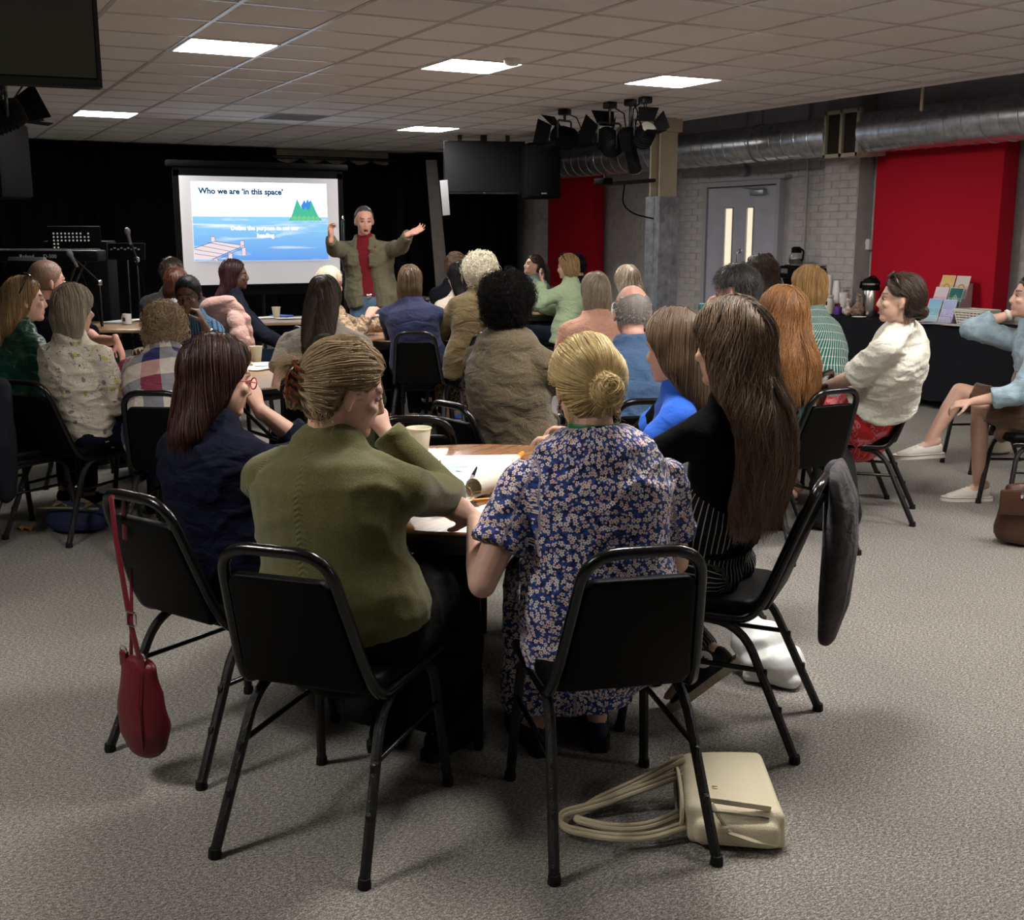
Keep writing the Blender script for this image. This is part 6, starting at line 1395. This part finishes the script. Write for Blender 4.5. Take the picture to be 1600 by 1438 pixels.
obj('bridge', B().tube([(-.009, 0, .028), (0, -.002, .033), (.009, 0, .028)], .0013, n=6), mg, o)
# bottle and can in the right-hand group
o = thing('water_bottle', 'clear bottle with blue cap behind the brown bob', 'bottle', G(1046, 8.25)+Z*.742); p = G(1046, 8.25); obj('bottle_body', B().lathe([(0, 0), (.032, 0), (.034, .02), (.034, .16), (.015, .215), (.013, .23), (0, .23)], n=18), mat('clear bottle plastic', (.35, .38, .40), .15, .5, trans=.6), o); obj('cap', B().lathe([(.018, .222), (.019, .25), (.016, .255), (0, .255)], n=14), mat('blue cap', (.02, .05, .5), .4), o)
tag(obj('drinks_can', B().lathe([(0, 0), (.026, .0), (.029, .01), (.029, .10), (.026, .11), (0, .11)], n=20), mat('teal and dark can', (.03, .15, .17), .4, .5, var=.9, vscale=30), None, loc=U(1099, 492, 6.12)-Z*.05), 'teal patterned cup held up by the man with tousled grey hair', 'cup')

# ------------------------------------------------------------------ bags and coats near the front table
def bag_skin(b, name, m, parent, vox=.008, amp=.004, seed=3, ws=30, it=4, off=None, label=None):
    V, F, N = remesh(b, vox, it); V = V.astype(float); n = waves(V, seed, 6, ws); V = V+N*((np.clip(1-abs(n)*2.4, 0, 1)-.3)*amp)[:, None]
    me = arr_mesh(name, V-(np.array(off) if off is not None else 0), F); me.materials.append(m); return obj(name, me, [], parent, label=label)
m_redl = mat('red leather', (.115, .005, .012), .42, .4, bump=.2, bscale=160); m_creaml = mat('cream leather', (.62, .55, .38), .5, .35, bump=.25, bscale=220)
# red handbag on the chair back
c1o = CHAIRS['c1']; top_pt = c1o.matrix_basis @ Vector((-.07, -.205-(.838-.45)*.37, .838)); bagc = c1o.matrix_basis @ Vector((.05, -.40, .34))
o = thing('red_handbag', 'dark red leather handbag hanging by its strap from the chair back', 'handbag', Vector((bagc.x, bagc.y, 0)), rotz(35))
def bl(x, y, z): return (x, y, z)
b = B(); b.tube([(0, 0, .365), (0, 0, .32), (0, .0, .24), (.01, 0, .165), (.015, 0, .13)], [(.072, .022), (.076, .034), (.090, .048), (.095, .054), (.080, .044)], side=(1, 0, 0), n=18)
bag_skin(b, 'bag_body', m_redl, o, .007, .005, 4, 22)
obj('seam', B().tube([(.045, -.030, .36), (.05, -.045, .28), (.06, -.050, .19), (.055, -.045, .13)], .0025, n=6), m_redl, o)
tl = o.matrix_basis.inverted() @ top_pt
st = B(); st.tube([(.035, -.015, .355), (.0, -.02, .50), (tl.x+.01, tl.y-.022, tl.z-.12), (tl.x, tl.y-.02, tl.z-.01), (tl.x, tl.y, tl.z+.012), (tl.x, tl.y+.02, tl.z-.02), (tl.x-.005, tl.y+.02, tl.z-.14)], [(.0125, .003)]*7, side=(1, 0, 0), n=8)
obj('strap', st, m_redl, o); obj('strap_back', B().tube([(-.05, .01, .36), (-.06, .03, .5), (-.075, .05, .62)], [(.008, .003)]*3, side=(1, 0, 0), n=8), m_redl, o)
M_ = Matrix.Identity(3); bk = B().tube(fillet([(-.01, 0, -.02), (.03, 0, -.02), (.03, 0, .02), (-.01, 0, .02), (-.01, 0, -.02)], .008), .003, n=6); bk.v = [tuple(Vector(v)+Vector((.004, -.026, .51))) for v in bk.v]; obj('buckle', bk, m_chrome, o)
for x, z_ in ((.035, .350), (-.05, .355)): obj('strap_tab', B().bbox((x, -.012, z_+.02), (.03, .014, .045), .004), m_redl, o); obj('strap_ring', B().tube([(x+.014*math.cos(t), -.014, z_+.045+.012*math.sin(t)) for t in [2*PI*i/14 for i in range(14)]], .003, closed=True, n=6), m_chrome, o)
# cream handbag lying on the floor
pc = AT(1128, 1285, .0); o = thing('cream_handbag', 'cream leather handbag lying on its side behind the chair leg', 'handbag', pc, rotz(4))
b = B(); hx = [(-.115, -.115, .10), (-.105, .155, .13), (.125, .165, .14), (.145, -.135, .10)]; lo = [(-.105, -.13, .0), (-.10, .15, .0), (.13, .16, .0), (.15, -.14, .0)]
bm = bmesh.new(); vs = [bm.verts.new(p) for p in lo+hx]
for ff in ((3, 2, 1, 0), (4, 5, 6, 7), (0, 1, 5, 4), (1, 2, 6, 5), (2, 3, 7, 6), (3, 0, 4, 7)): bm.faces.new([vs[i] for i in ff])
bmesh.ops.recalc_face_normals(bm, faces=bm.faces[:]); bmesh.ops.bevel(bm, geom=bm.edges[:], offset=.022, segments=3, profile=.6, affect='EDGES'); bm.verts.index_update(); b.add([v.co.copy() for v in bm.verts], [[v.index for v in ff.verts] for ff in bm.faces]); bm.free()
b.bbox((.02, -.135, .045), (.22, .05, .07), .02)
bag_skin(b, 'bag_body', m_creaml, o, .007, .007, 8, 15)
mo = B(); mo.tube([(-.118, .015+.125*math.cos(t), .066+.052*math.sin(t)) for t in [2*PI*i/28 for i in range(28)]], .006, closed=True, n=6); obj('bag_opening_rim', mo, m_creaml, o)
obj('bag_lining', B().ell((-.115, .015, .066), (.006, .118, .047)), mat('brown bag lining', (.10, .075, .045), .8), o)
for k, (y0, y1, r_) in enumerate(((.10, -.02, .30), (.05, -.09, .34))):
    pts = [(-.10, y0, .13-.02*k), (-.22, y0*.9, .06), (-.34, y0*.5-.02, .03), (-r_-.10, y0*.3-.06, .014+.012*k), (-r_-.09, y1-.03, .014+.012*k), (-.30, y1-.07, .014+.012*k), (-.20, y1-.06, .016+.01*k), (-.10, y1-.01, .04)]
    h = obj('handle', B().tube(fillet(pts, .12, 4), [(.009, .006)]*(2+5*5*1+0) if False else .0075, n=8), m_creaml, o)
    q2 = [(p[0]-.004, p[1]+.016, p[2]+.004) for p in pts]; obj('handle_edge', B().tube(fillet(q2, .12, 4), .006, n=8), m_creaml, h)
zp = B(); zp.bbox((.03, -.118, .118), (.16, .012, .016), .004, M=Matrix.Rotation(.12, 3, 'Y')); obj('zip_pocket', zp, m_creaml, o); obj('zip', B().tube([(-.04, -.137, .103), (.10, -.135, .088)], .0035, n=6), m_chrome, o)
tsl = B(); tsl.tube([(-.045, -.128, .12), (-.02, -.145, .085), (.0, -.150, .06)], [(.006, .003)]*3, n=6); tsl.ell((.0, -.150, .055), (.012, .01, .012)); tsl.tube([(.0, -.15, .055), (.06, -.155, .04), (.12, -.15, .025)], [(.012, .006), (.016, .006), (.012, .004)], n=8); obj('tassel', tsl, m_creaml, o)
rg = B(); rg.tube([(-.05+.014*math.cos(t), -.142, .045+.012*math.sin(t)) for t in [2*PI*i/14 for i in range(14)]], .003, closed=True, n=6); rg.tube([(-.025+.012*math.cos(t), -.15, .042+.01*math.sin(t)) for t in [2*PI*i/14 for i in range(14)]], .003, closed=True, n=6); obj('metal_rings', rg, m_chrome, o)
obj('badge', B().bbox((-.03, -.06, .132), (.014, .016, .004), .002), mat('dull brass badge', (.3, .25, .13), .4, .5, .8), o); obj('side_tab', B().bbox((-.11, .15, .10), (.05, .03, .02), .006), m_creaml, o); obj('corner_tab', B().bbox((.11, -.145, .03), (.03, .02, .014), .004), m_chrome, o)
# white plastic bag
p = AT(1195, 1070, .0); o = thing('plastic_bag', 'white plastic carrier bag on the floor behind the high top shoe', 'bag', p+hd(40)*.05, rotz(20))
b = B(); b.ell((0, 0, .07), (.12, .10, .075)); b.ell((-.05, .03, .12), (.10, .085, .09)); b.tube([(-.08, .04, .16), (-.14, .06, .22), (-.19, .07, .21)], [.06, .035, .012]); b.bbox((0, 0, .03), (.2, .16, .05), .02)
bag_skin(b, 'bag_body', mat('white thin plastic', (.78, .78, .76), .35, .5, bump=.3, bscale=25), o, .008, .014, 5, 24, 2)
# charcoal jacket hung on the right front chair
def on_chair(k): return CHAIRS[k].matrix_basis
def coat(name, label, key, m, pts, rad, extra=(), seed=3, vox=.010, amp=.010, cat='coat', quilt=False):
    Mx = on_chair(key); b = B(); b.tube([Vector(p) for p in pts], rad, side=(1, 0, 0), n=18)
    for p_, r_ in extra: b.tube([Vector(p) for p in p_], r_, side=(1, 0, 0), n=12)
    V, F, N = remesh(b, vox, 3); V = V.astype(float)
    if quilt: V = V+N*(np.abs(np.sin(V[:, 2]*34+V[:, 0]*14))*.009)[:, None]
    else: n = waves(V, seed, 6, 20, (2, 2, .6)); V = V+N*((np.clip(1-abs(n)*2.4, 0, 1)-.3)*amp)[:, None]
    me = arr_mesh(name, V, F); me.materials.append(m); o = obj(name, me, [], None); o.matrix_basis = Mx.copy(); return tag(o, label, cat)
coat('jacket', 'charcoal jacket hung over the chair of the woman in pinstripe trousers', 'c4', CL['greyjacket'], [(.08, -.372, .85), (.09, -.395, .76), (.10, -.395, .60), (.11, -.38, .42), (.11, -.365, .30)], [(.12, .022), (.13, .040), (.125, .048), (.115, .046), (.07, .025)], [([(.18, -.35, .83), (.21, -.36, .6), (.19, -.35, .40)], [(.045, .035), (.05, .042), (.03, .03)])], amp=.004)
coat('olive_coat', 'dark olive coat draped over the chair of the woman in the taupe tee', 'c27', CL['darkolive'], [(.12, -.28, .98), (.16, -.32, .86), (.19, -.38, .60), (.20, -.40, .28), (.20, -.38, .06)], [(.12, .05), (.20, .07), (.21, .09), (.22, .09), (.20, .05)], [([(.06, -.25, 1.0), (.26, -.28, .95), (.36, -.3, .7)], [.05, .065, .05])], 9)
coat('dark_coat', 'black blue coat draped over the chair at the left edge', 'c19', mat('blue black wool', (.006, .007, .012), .9, .2), [(0, -.28, .95), (0, -.34, .80), (.02, -.40, .5), (.06, -.42, .22), (.06, -.38, .07)], [(.18, .06), (.24, .08), (.27, .10), (.26, .10), (.18, .05)], [([(.22, -.2, .82), (.27, -.24, .55), (.25, -.22, .3)], [.06, .07, .05])], 5)
ck = [o for o in bpy.data.objects if o.name.startswith('banquet_chair') and 'resting his cheek' in o.get('label', '')][0]; CHAIRS['c22'] = ck
coat('puffer_jacket', 'pale pink quilted jacket over the chair behind the man resting his cheek', 'c22', cloth('pale pink quilted nylon', (.48, .29, .25), .55, .3), [(-.06, -.30, 1.08), (-.08, -.34, .96), (-.10, -.36, .72), (-.10, -.34, .5)], [(.15, .06), (.20, .075), (.20, .08), (.17, .07)], [([(-.2, -.26, .98), (-.26, -.22, .85), (-.25, -.2, .62)], [.055, .065, .055])], 6, .012, cat='jacket', quilt=True)
coat('black_cardigan', 'black striped cardigan hung on the chair of the woman in peach', 'c7', CL['blackjersey'], [(-.26, -.1, .86), (-.27, -.14, .7), (-.27, -.16, .5)], [(.08, .06), (.1, .07), (.08, .06)], cat='cardigan') if False else None
# bags on the floor further back
def floor_bag(label, px, py, size, a, m, strap=True, seed=2, name='bag', lean=0.0, handles=None, dz=0.0):
    p = AT(px, py, 0); p = p+hd(0)*size[1]*.5; o = thing(name, label, 'bag', p, rotz(a)); b = B(); w_, d_, h_ = size
    b.tube([(0, 0, .02), (0, 0, .06), (lean*.5, 0, h_*.6), (lean, .02, h_)], [(w_*.46, d_*.46), (w_*.5, d_*.5), (w_*.47, d_*.42), (w_*.36, d_*.2)], side=(1, 0, 0), n=20, cap='flat')
    bag_skin(b, 'bag_body', m, o, .010, .012, seed, 18, 3)
    if strap: obj('strap', B().tube([(-w_*.25+lean, 0, h_-.02), (-w_*.2+lean, .02, h_+.12), (w_*.2+lean, .02, h_+.12), (w_*.25+lean, 0, h_-.02)], [(.012, .004)]*4, n=8), m, o)
    return o
o = floor_bag('navy tote bag on the floor beside the left chair leg, stuffed with wrapping', 112, 838, (.36, .22, .15), 8, mat('navy canvas', (.012, .018, .06), .8), False, 4, 'tote_bag')
obj('wrapping', bl_ := B().sheet([[(-.12+.06*i, -.05+.05*j, .14+.03*math.sin(i*2.1+j*1.7)) for i in range(5)] for j in range(4)], .004), mat('tan and olive wrapping', (.25, .20, .09), .6, var=.6, vscale=20), o)
obj('bag_trim', B().tube([(-.17, -.1, .145), (0, -.115, .155), (.17, -.1, .15)], .007), mat('olive trim', (.14, .14, .07), .8), o)
o = thing('orange_wrapper', 'crumpled orange wrapper on the carpet at the left', 'wrapper', AT(40, 829, 0), rotz(20)); obj('foil', B().sheet([[(-.05+.02*i, -.015+.015*j, .012+.012*math.sin(i*2.3+j*2.9)) for i in range(6)] for j in range(3)], .002), mat('orange foil', (.55, .22, .03), .4), o)
floor_bag('black rucksack on the carpet behind the empty chair', 1312, 832, (.30, .22, .42), -20, mat('black nylon', (.008, .008, .009), .7), True, 6, 'rucksack', -.03)
o = floor_bag('brown leather bag on the carpet at the right edge', 1612, 858, (.30, .18, .31), 10, mat('brown leather', (.055, .020, .010), .4, .45, bump=.2, bscale=60), False, 7, 'leather_bag'); obj('flap', B().bbox((-.02, -.10, .24), (.28, .02, .13), .009), MATS['brown leather'], o); obj('zip_pull', B().bbox((-.06, -.115, .28), (.015, .01, .03), .003), m_chrome, o)
floor_bag('white canvas bag behind the legs of the woman in denim', 1560, 712, (.28, .16, .22), -10, mat('natural canvas', (.55, .50, .40), .85), True, 9, 'canvas_bag')
o = floor_bag('navy bag with red stripe hanging by the taupe tee chair', 452, 760, (.30, .16, .42), 10, mat('navy nylon', (.012, .022, .07), .6), False, 3, 'sports_bag'); obj('red_stripe', B().bbox((-.10, -.085, .25), (.012, .01, .28), .004), mat('red piping', (.4, .02, .03), .6), o)
o = floor_bag('grey rucksack hanging beside the chair of the indigo jumper', 612, 640, (.24, .16, .34), 4, mat('grey nylon', (.045, .045, .05), .7), True, 3, 'rucksack')
o = thing('blue_folder', 'bright blue folder lying on the carpet beyond the front table', 'folder', AT(724, 653, 0), rotz(80)); obj('cover', B().bbox((0, 0, .008), (.15, .24, .014), .004), mat('bright blue plastic', (.03, .13, .55), .4), o); obj('paper_slip', B().bbox((.02, .05, .018), (.08, .1, .004), .002), PAP[3], o)
o = thing('striped_bag', 'blue bag with white stripes at the left edge behind the green blouse', 'bag', G(-6, 7.0, .6), rotz(20))
b = B(); b.bbox((0, 0, 1.02), (.26, .14, .3), .04); obj('bag_body', b, mat('royal blue nylon', (.012, .018, .12), .6), o)
for k in range(3): obj('white_stripe', B().bbox((0, -.072, .94+.06*k), (.24, .006, .014), .002), m_white, o)
obj('shelf_post', B().box((0, 0, .44), (.1, .1, .87)), m_blkmat, o)

# ------------------------------------------------------------------ refreshment and leaflet tables along the right wall
m_cloth = mat('black tablecloth', (.007, .007, .010), .9, .15, bump=.2, bscale=14)
TX, TZ = 8.5, .765
def cloth_table(label, y0, y1):
    o = thing('cloth_table', label, 'table', (TX, (y0+y1)/2, 0)); w_, L = .66, y1-y0
    obj('tabletop', B().box((0, 0, TZ-.03), (w_, L, .03)), m_edge, o); rows = []
    for k in range(7):
        t = k/6; row = []
        for i in range(57):
            u = i/56*(L+2*w_); wob = .018*t*math.sin(i*1.25)+.012*t*math.sin(i*.61+1)
            if u < w_: x, y = w_/2-u, -L/2-wob-.004
            elif u < w_+L: x, y = -w_/2-wob-.004, -L/2+(u-w_)
            else: x, y = -w_/2+(u-w_-L), L/2+wob+.004
            row.append((x, y, TZ-(TZ-.10-.02*math.sin(i*.4))*t))
        rows.append(row)
    obj('cloth_skirt', B().sheet(rows, .003), m_cloth, o); obj('cloth_top', B().box((0, 0, TZ-.002), (w_+.01, L+.01, .006)), m_cloth, o)
    for sx in (-1, 1):
        for s2 in (-1, 1): obj('leg', B().tube([(sx*.26, s2*(L/2-.12), 0), (sx*.26, s2*(L/2-.12), TZ-.03)], .016), m_blk, o)
cloth_table('long table under a black cloth holding leaflets and a steel flask', 6.0, 8.62); cloth_table('table under a black cloth holding the coffee machine and paper cups', 8.66, 10.35)
def wt(px, X, z=TZ+.004): t = YAW+math.atan((px-800)/1810); return Vector((X, X/math.tan(t), z))
RZ = -PI/2
o = thing('pump_flask', 'stainless steel pump flask with black top on the black cloth', 'flask', wt(1366, 8.42), RZ)
obj('flask_body', B().lathe([(0, 0), (.078, 0), (.08, .01), (.08, .27), (.078, .275), (0, .275)], n=30), mat('brushed steel', (.62, .60, .57), .22, .5, 1.0), o); obj('flask_band', B().lathe([(.0805, .255), (.086, .26), (.086, .285), (.0805, .29)], n=30), m_blkmat, o)
obj('flask_lid', B().lathe([(.082, .285), (.08, .33), (.066, .365), (.03, .378), (0, .38)], n=26), m_blkmat, o); obj('lid_steel', B().lathe([(.0815, .29), (.0805, .325), (.0795, .325), (.0805, .29)], n=26), MATS['brushed steel'], o); obj('spout', B().tube([(-.06, 0, .33), (-.12, 0, .325), (-.135, 0, .28)], [(.03, .02), (.022, .016), (.016, .014)], n=12), m_blkmat, o); obj('carry_handle', B().tube(fillet([(.08, 0, .3), (.12, 0, .33), (.03, 0, .40), (-.05, 0, .37)], .03), .008), m_blkmat, o)
# stacks of paper cups
ORD = 'first second third fourth fifth sixth seventh eighth ninth tenth eleventh twelfth thirteenth fourteenth fifteenth sixteenth'.split()
cwm = mesh(CUP, 'paper_cup'); cwm.materials.append(m_cupw)
for s_, (px, n_, X) in enumerate(((1285, 16, 8.56), (1299, 16, 8.52), (1312, 13, 8.5))):
    p = wt(px, X)
    for k in range(n_):
        o = bpy.data.objects.new('paper_cup', cwm); COL.objects.link(o); o.rotation_euler = (PI, 0, 0); o.location = p+Z*(.105+.0185*k)
        tag(o, ('topmost white paper cup of ' if k == n_-1 else 'lowest white paper cup of ' if k == 0 else 'white paper cup, '+ORD[n_-1-k]+' from the top of ')+['the left tall upside-down stack', 'the middle tall upside-down stack', 'the right shorter upside-down stack'][s_], 'cup', ['left stack of paper cups', 'middle stack of paper cups', 'right stack of paper cups'][s_])
p = wt(1324, 8.5)
for k in range(4):
    o = bpy.data.objects.new('paper_cup', cwm); COL.objects.link(o); o.scale = (1.15,)*3; o.location = p+Z*(.03+.02*k); tag(o, ['lowest', 'second lowest', 'second highest', 'highest'][k]+' white cup in the low upright stack beside the flask', 'cup', 'low stack of white cups')
tag(obj('cup_tray', B().bbox((0, 0, .014), (.12, .12, .028), .006), m_blkmat, None, loc=p), 'small black tray under the low stack of white cups', 'tray')
o = thing('milk_bottle', 'translucent plastic milk bottle in front of the cup stacks', 'bottle', wt(1301, 8.32), RZ); obj('bottle_body', B().lathe([(0, 0), (.045, 0), (.05, .01), (.05, .13), (.04, .16), (.05, .17), (.045, .19), (0, .19)], n=22), mat('translucent milk plastic', (.62, .60, .52), .4, .4), o); obj('milk', B().lathe([(.0505, .006), (.0508, .07), (.0504, .07)], n=22), mat('milk', (.62, .58, .46), .5), o); obj('label', B().sheet([[(.0512*math.sin(u), -.0512*math.cos(u), z_) for u in (.1, .3, .5)] for z_ in (.09, .13)], .001), m_blkmat, o)
tag(obj('purple_box', B().bbox((0, 0, .04), (.07, .05, .08), .006), mat('purple card', (.10, .03, .26), .6), None, loc=wt(1316, 8.3), rot=(0, 0, RZ)), 'small purple box beside the milk bottle', 'box')
tag(obj('red_box', B().bbox((0, 0, .05), (.06, .05, .10), .006), mat('red card', (.22, .04, .05), .6), None, loc=wt(1316, 8.46), rot=(0, 0, RZ)), 'small dark red box behind the purple box', 'box')
m_film = mat('clear snack film', (.45, .36, .33), .2, .6, var=.6, vscale=30); m_film2 = mat('brown snack film', (.22, .14, .10), .2, .6, var=.7, vscale=40)
for k, (px, X, m_, lb, s_) in enumerate(((1331, 8.3, m_film, 'pale clear bag of snacks left of the flask', .8), (1347, 8.3, m_film2, 'clear bag of brown biscuits beside the steel flask', 1.1))):
    o = thing('snack_bag', lb, 'bag', wt(px, X), RZ); b = B(); b.ell((0, 0, .05*s_), (.07*s_, .055*s_, .05*s_)); b.tube([(0, 0, .08*s_), (0, 0, .13*s_), (.005, 0, .2*s_)], [(.04*s_, .03*s_), (.016, .012), (.04*s_, .01)]); bag_skin(b, 'bag_film', m_, o, .008, .012, 3+k, 50, 1)
tag(obj('saucer', B().lathe([(0, 0), (.04, 0), (.07, .008), (.068, .01), (.04, .004), (0, .004)], n=22), m_alu, None, loc=wt(1350, 8.22)), 'white saucer at the front edge of the black cloth', 'plate')
o = thing('coffee_machine', 'black filter coffee machine on the far end of the refreshment table', 'coffee machine', wt(1258, 8.55), RZ)
obj('machine_base', B().bbox((0, 0, .03), (.42, .36, .06), .01), m_blkmat, o); obj('machine_column', B().bbox((.05, .1, .24), (.30, .16, .40), .012), m_blkmat, o); obj('machine_head', B().bbox((-.04, -.04, .40), (.24, .3, .13), .012), m_blkmat, o); obj('control_panel', B().bbox((-.08, -.195, .41), (.10, .01, .05), .004), mat('grey control panel', (.14, .14, .15), .5), o); obj('hot_plate', B().bbox((.02, .02, .47), (.36, .3, .012), .005), mat('brushed steel', (.6, .6, .6), .22, .5, 1.0), o); obj('filter_holder', B().lathe([(0, .26), (.05, .26), (.075, .33), (0, .33)], (-.10, -.1, 0), 20), m_blkmat, o)
o = thing('coffee_jug', 'glass coffee jug with black lid on top of the coffee machine', 'jug', wt(1246, 8.53, TZ+.482), RZ); obj('glass_body', B().lathe([(0, 0), (.07, 0), (.082, .03), (.078, .07), (.05, .13), (.05, .15), (.047, .15), (.047, .13), (.074, .07), (.078, .03), (.066, .005), (0, .005)], n=26), mat('jug glass', (.8, .8, .8), .05, .5, trans=.95), o); obj('coffee', B().lathe([(0, .006), (.066, .006), (.075, .03), (.072, .06), (0, .06)], n=26), mat('black coffee', (.008, .004, .002), .1), o); obj('jug_lid', B().lathe([(.052, .145), (.055, .17), (.03, .185), (0, .185)], n=20), m_blkmat, o); obj('jug_handle', B().tube(fillet([(.05, 0, .16), (.11, 0, .15), (.10, 0, .05), (.075, 0, .04)], .03), .010), m_blkmat, o); obj('jug_band', B().lathe([(.051, .12), (.054, .12), (.054, .15), (.051, .15)], n=22), m_blkmat, o)
# leaflet rack
RP = wt(1487, 8.42); o = thing('leaflet_rack', 'clear acrylic rack of leaflets in front of the red panel', 'leaflet rack', RP, RZ); m_acr = mat('clear acrylic', (.75, .78, .80), .08, .5, alpha=.22)
sl = .42
for k in range(3):
    y0 = -.10+.075*k; z0 = .0+.105*k
    obj('rack_tier', B().bbox((0, y0, z0+.006), (.33, .05, .006), .002, 1).bbox((0, y0-.026, z0+.035), (.33, .004, .06), .001, 1), m_acr, o, False)
for s in (-1, 0, 1): b = B(); b.prism([(-.13, 0), (.13, 0), (.13, .36), (.09, .36)], s*.165-.002, s*.165+.002, M=Matrix(((0, 0, 1), (1, 0, 0), (0, 1, 0)))); obj('rack_side', b, m_acr, o, False)
def leaf_fn(a_, c_, ink):
    def fn(t, b, c):
        s = t.sep(t.coord()); g_ = t.step(s[2], .0, .2); n = t.noise(16, t.coord(), 3.0); base = t.mix(t.m('ADD', t.m('MULTIPLY', g_, .75), t.m('MULTIPLY', n, .25)), a_, c_)
        f = t.m('LESS_THAN', t.m('FRACT', t.m('MULTIPLY', s[2], 80.0)), .35); nn = t.noise(90, t.coord(), 1.0); zone = t.m('LESS_THAN', t.m('ABSOLUTE', t.m('SUBTRACT', s[2], .09)), .035)
        return t.mix(t.m('MULTIPLY', t.m('MULTIPLY', f, t.m('GREATER_THAN', nn, .48)), zone), base, ink)
    return fn
LV = [('blue', (.42, .66, .72), (.20, .46, .72), (.05, .30, .34)), ('purple', (.34, .20, .52), (.42, .56, .80), (.75, .75, .85)), ('pink', (.70, .42, .52), (.75, .68, .72), (.50, .10, .25)), ('green', (.01, .16, .13), (.012, .13, .12), (.6, .7, .65)), ('yellow', (.70, .66, .55), (.80, .48, .05), (.4, .3, .1)), ('cream', (.62, .55, .48), (.68, .62, .60), (.55, .20, .05))]
for k, (nm, a_, c_, ink) in enumerate(LV):
    row, colm = k//2, k % 2; q = o.matrix_basis @ Vector(((-.083, .083)[colm], -.10+.075*row, .012+.105*row))
    lf = thing('leaflet', nm+' leaflet in the '+['front', 'middle', 'back'][row]+' row of the rack, '+['flask', 'basket'][colm]+' side', 'leaflet', q, RZ, 'leaflets in the rack'); lf.rotation_euler = (-.30, 0, RZ)
    obj('leaflet_sheet', B().bbox((0, 0, .105), (.148, .005, .21), .001, 1), mat('leaflet '+nm, a_, .4, .4, fn=leaf_fn(a_, c_, ink)), lf, False)
    if nm == 'green':
        em = B(); em.tube([(.022*math.cos(t), -.004, .115+.022*math.sin(t)) for t in [2*PI*i/20 for i in range(20)]], .0018, closed=True, n=5)
        for t in range(6): em.tube([(0, -.004, .115), (.02*math.cos(t*PI/3+.5), -.004, .115+.02*math.sin(t*PI/3+.5))], .0014, n=5)
        em.tube([(0, -.004, .138), (0, -.004, .150)], .0018, n=5); obj('emblem', em, m_white, lf)
    if nm in ('cream', 'yellow'): obj('printed_arc', B().tube([(.03*math.cos(t), -.004, .10+.03*math.sin(t)) for t in [PI*i/10 for i in range(11)]], .005, n=6), mat('orange print', (.65, .25, .05), .5), lf)
    obj('white_margin', B().box((0, -.003, .2085), (.148, .002, .004)).box((-.0725, -.003, .105), (.003, .002, .21)).box((.0725, -.003, .105), (.003, .002, .21)), m_white, lf, False)
o = thing('white_basket', 'white woven plastic basket right of the leaflet rack', 'basket', wt(1537, 8.40), RZ); m_bk = mat('white woven plastic', (.66, .64, .58), .5)
obj('basket_floor', B().bbox((0, 0, .006), (.25, .17, .01), .004), m_bk, o); b = B()
for k in range(6): zz = .014+.022*k; ww, dd = .13+.006*k, .088+.005*k; b.tube(fillet([(-ww, -dd, zz), (ww, -dd, zz), (ww, dd, zz), (-ww, dd, zz), (-ww, -dd+.001, zz)], .02, 3), [(.005)]*(1+3*4+1) if False else .0055, n=6)
for k in range(26):
    t = k/26*2*(.26+.18); per = [(-.13, -.088), (.13, -.088), (.13, .088), (-.13, .088)]
    if t < .26: x, y = -.13+t, -.088
    elif t < .436: x, y = .13, -.088+(t-.26)
    elif t < .696: x, y = .13-(t-.436), .088
    else: x, y = -.13, .088-(t-.696)
    b.tube([(x, y, .01), (x*1.22, y*1.26, .135)], .006, n=5)
obj('woven_wall', b, m_bk, o); obj('rim', B().tube(fillet([(-.16, -.112, .138), (.16, -.112, .138), (.16, .112, .138), (-.16, .112, .138), (-.16, -.111, .138)], .025, 4), .009), m_bk, o)
for k, (px, X, lb, m_) in enumerate(((1440, 8.28, 'yellowish flyer at the flask end of the leaflet table', 3), (1468, 8.22, 'lilac flyer lying in front of the leaflet rack', 4), (1492, 8.26, 'pinkish flyer beside the foot of the leaflet rack', 5), (1505, 8.20, 'white flyer at the front edge of the leaflet table', 2), (1545, 8.24, 'white flyer below the woven basket', 2), (1575, 8.3, 'white flyer by the elbow of the denim jacket', 2))):
    if m_ > 3: PAP.extend([mat('lilac paper', (.45, .42, .62), .7), mat('pink paper', (.60, .50, .50), .7)])
    paper(wt(px, X)+Z*.0015*k, 70+25*k, lb, m_, .15, .21, .002, 'flyers on the leaflet table')
o = thing('scarf', 'dark folded scarf behind the sunglasses woman on the leaflet table', 'scarf', wt(1432, 8.55), RZ); b = B(); b.ell((0, 0, .04), (.12, .08, .05)); b.ell((.1, -.03, .03), (.08, .07, .035)); bag_skin(b, 'fabric', cloth('dark patterned scarf', (.10, .04, .05), .9), o, .01, .012, 5, 40, 2)
if _rm:
    bpy.data.objects.remove(_rm); _rm = None
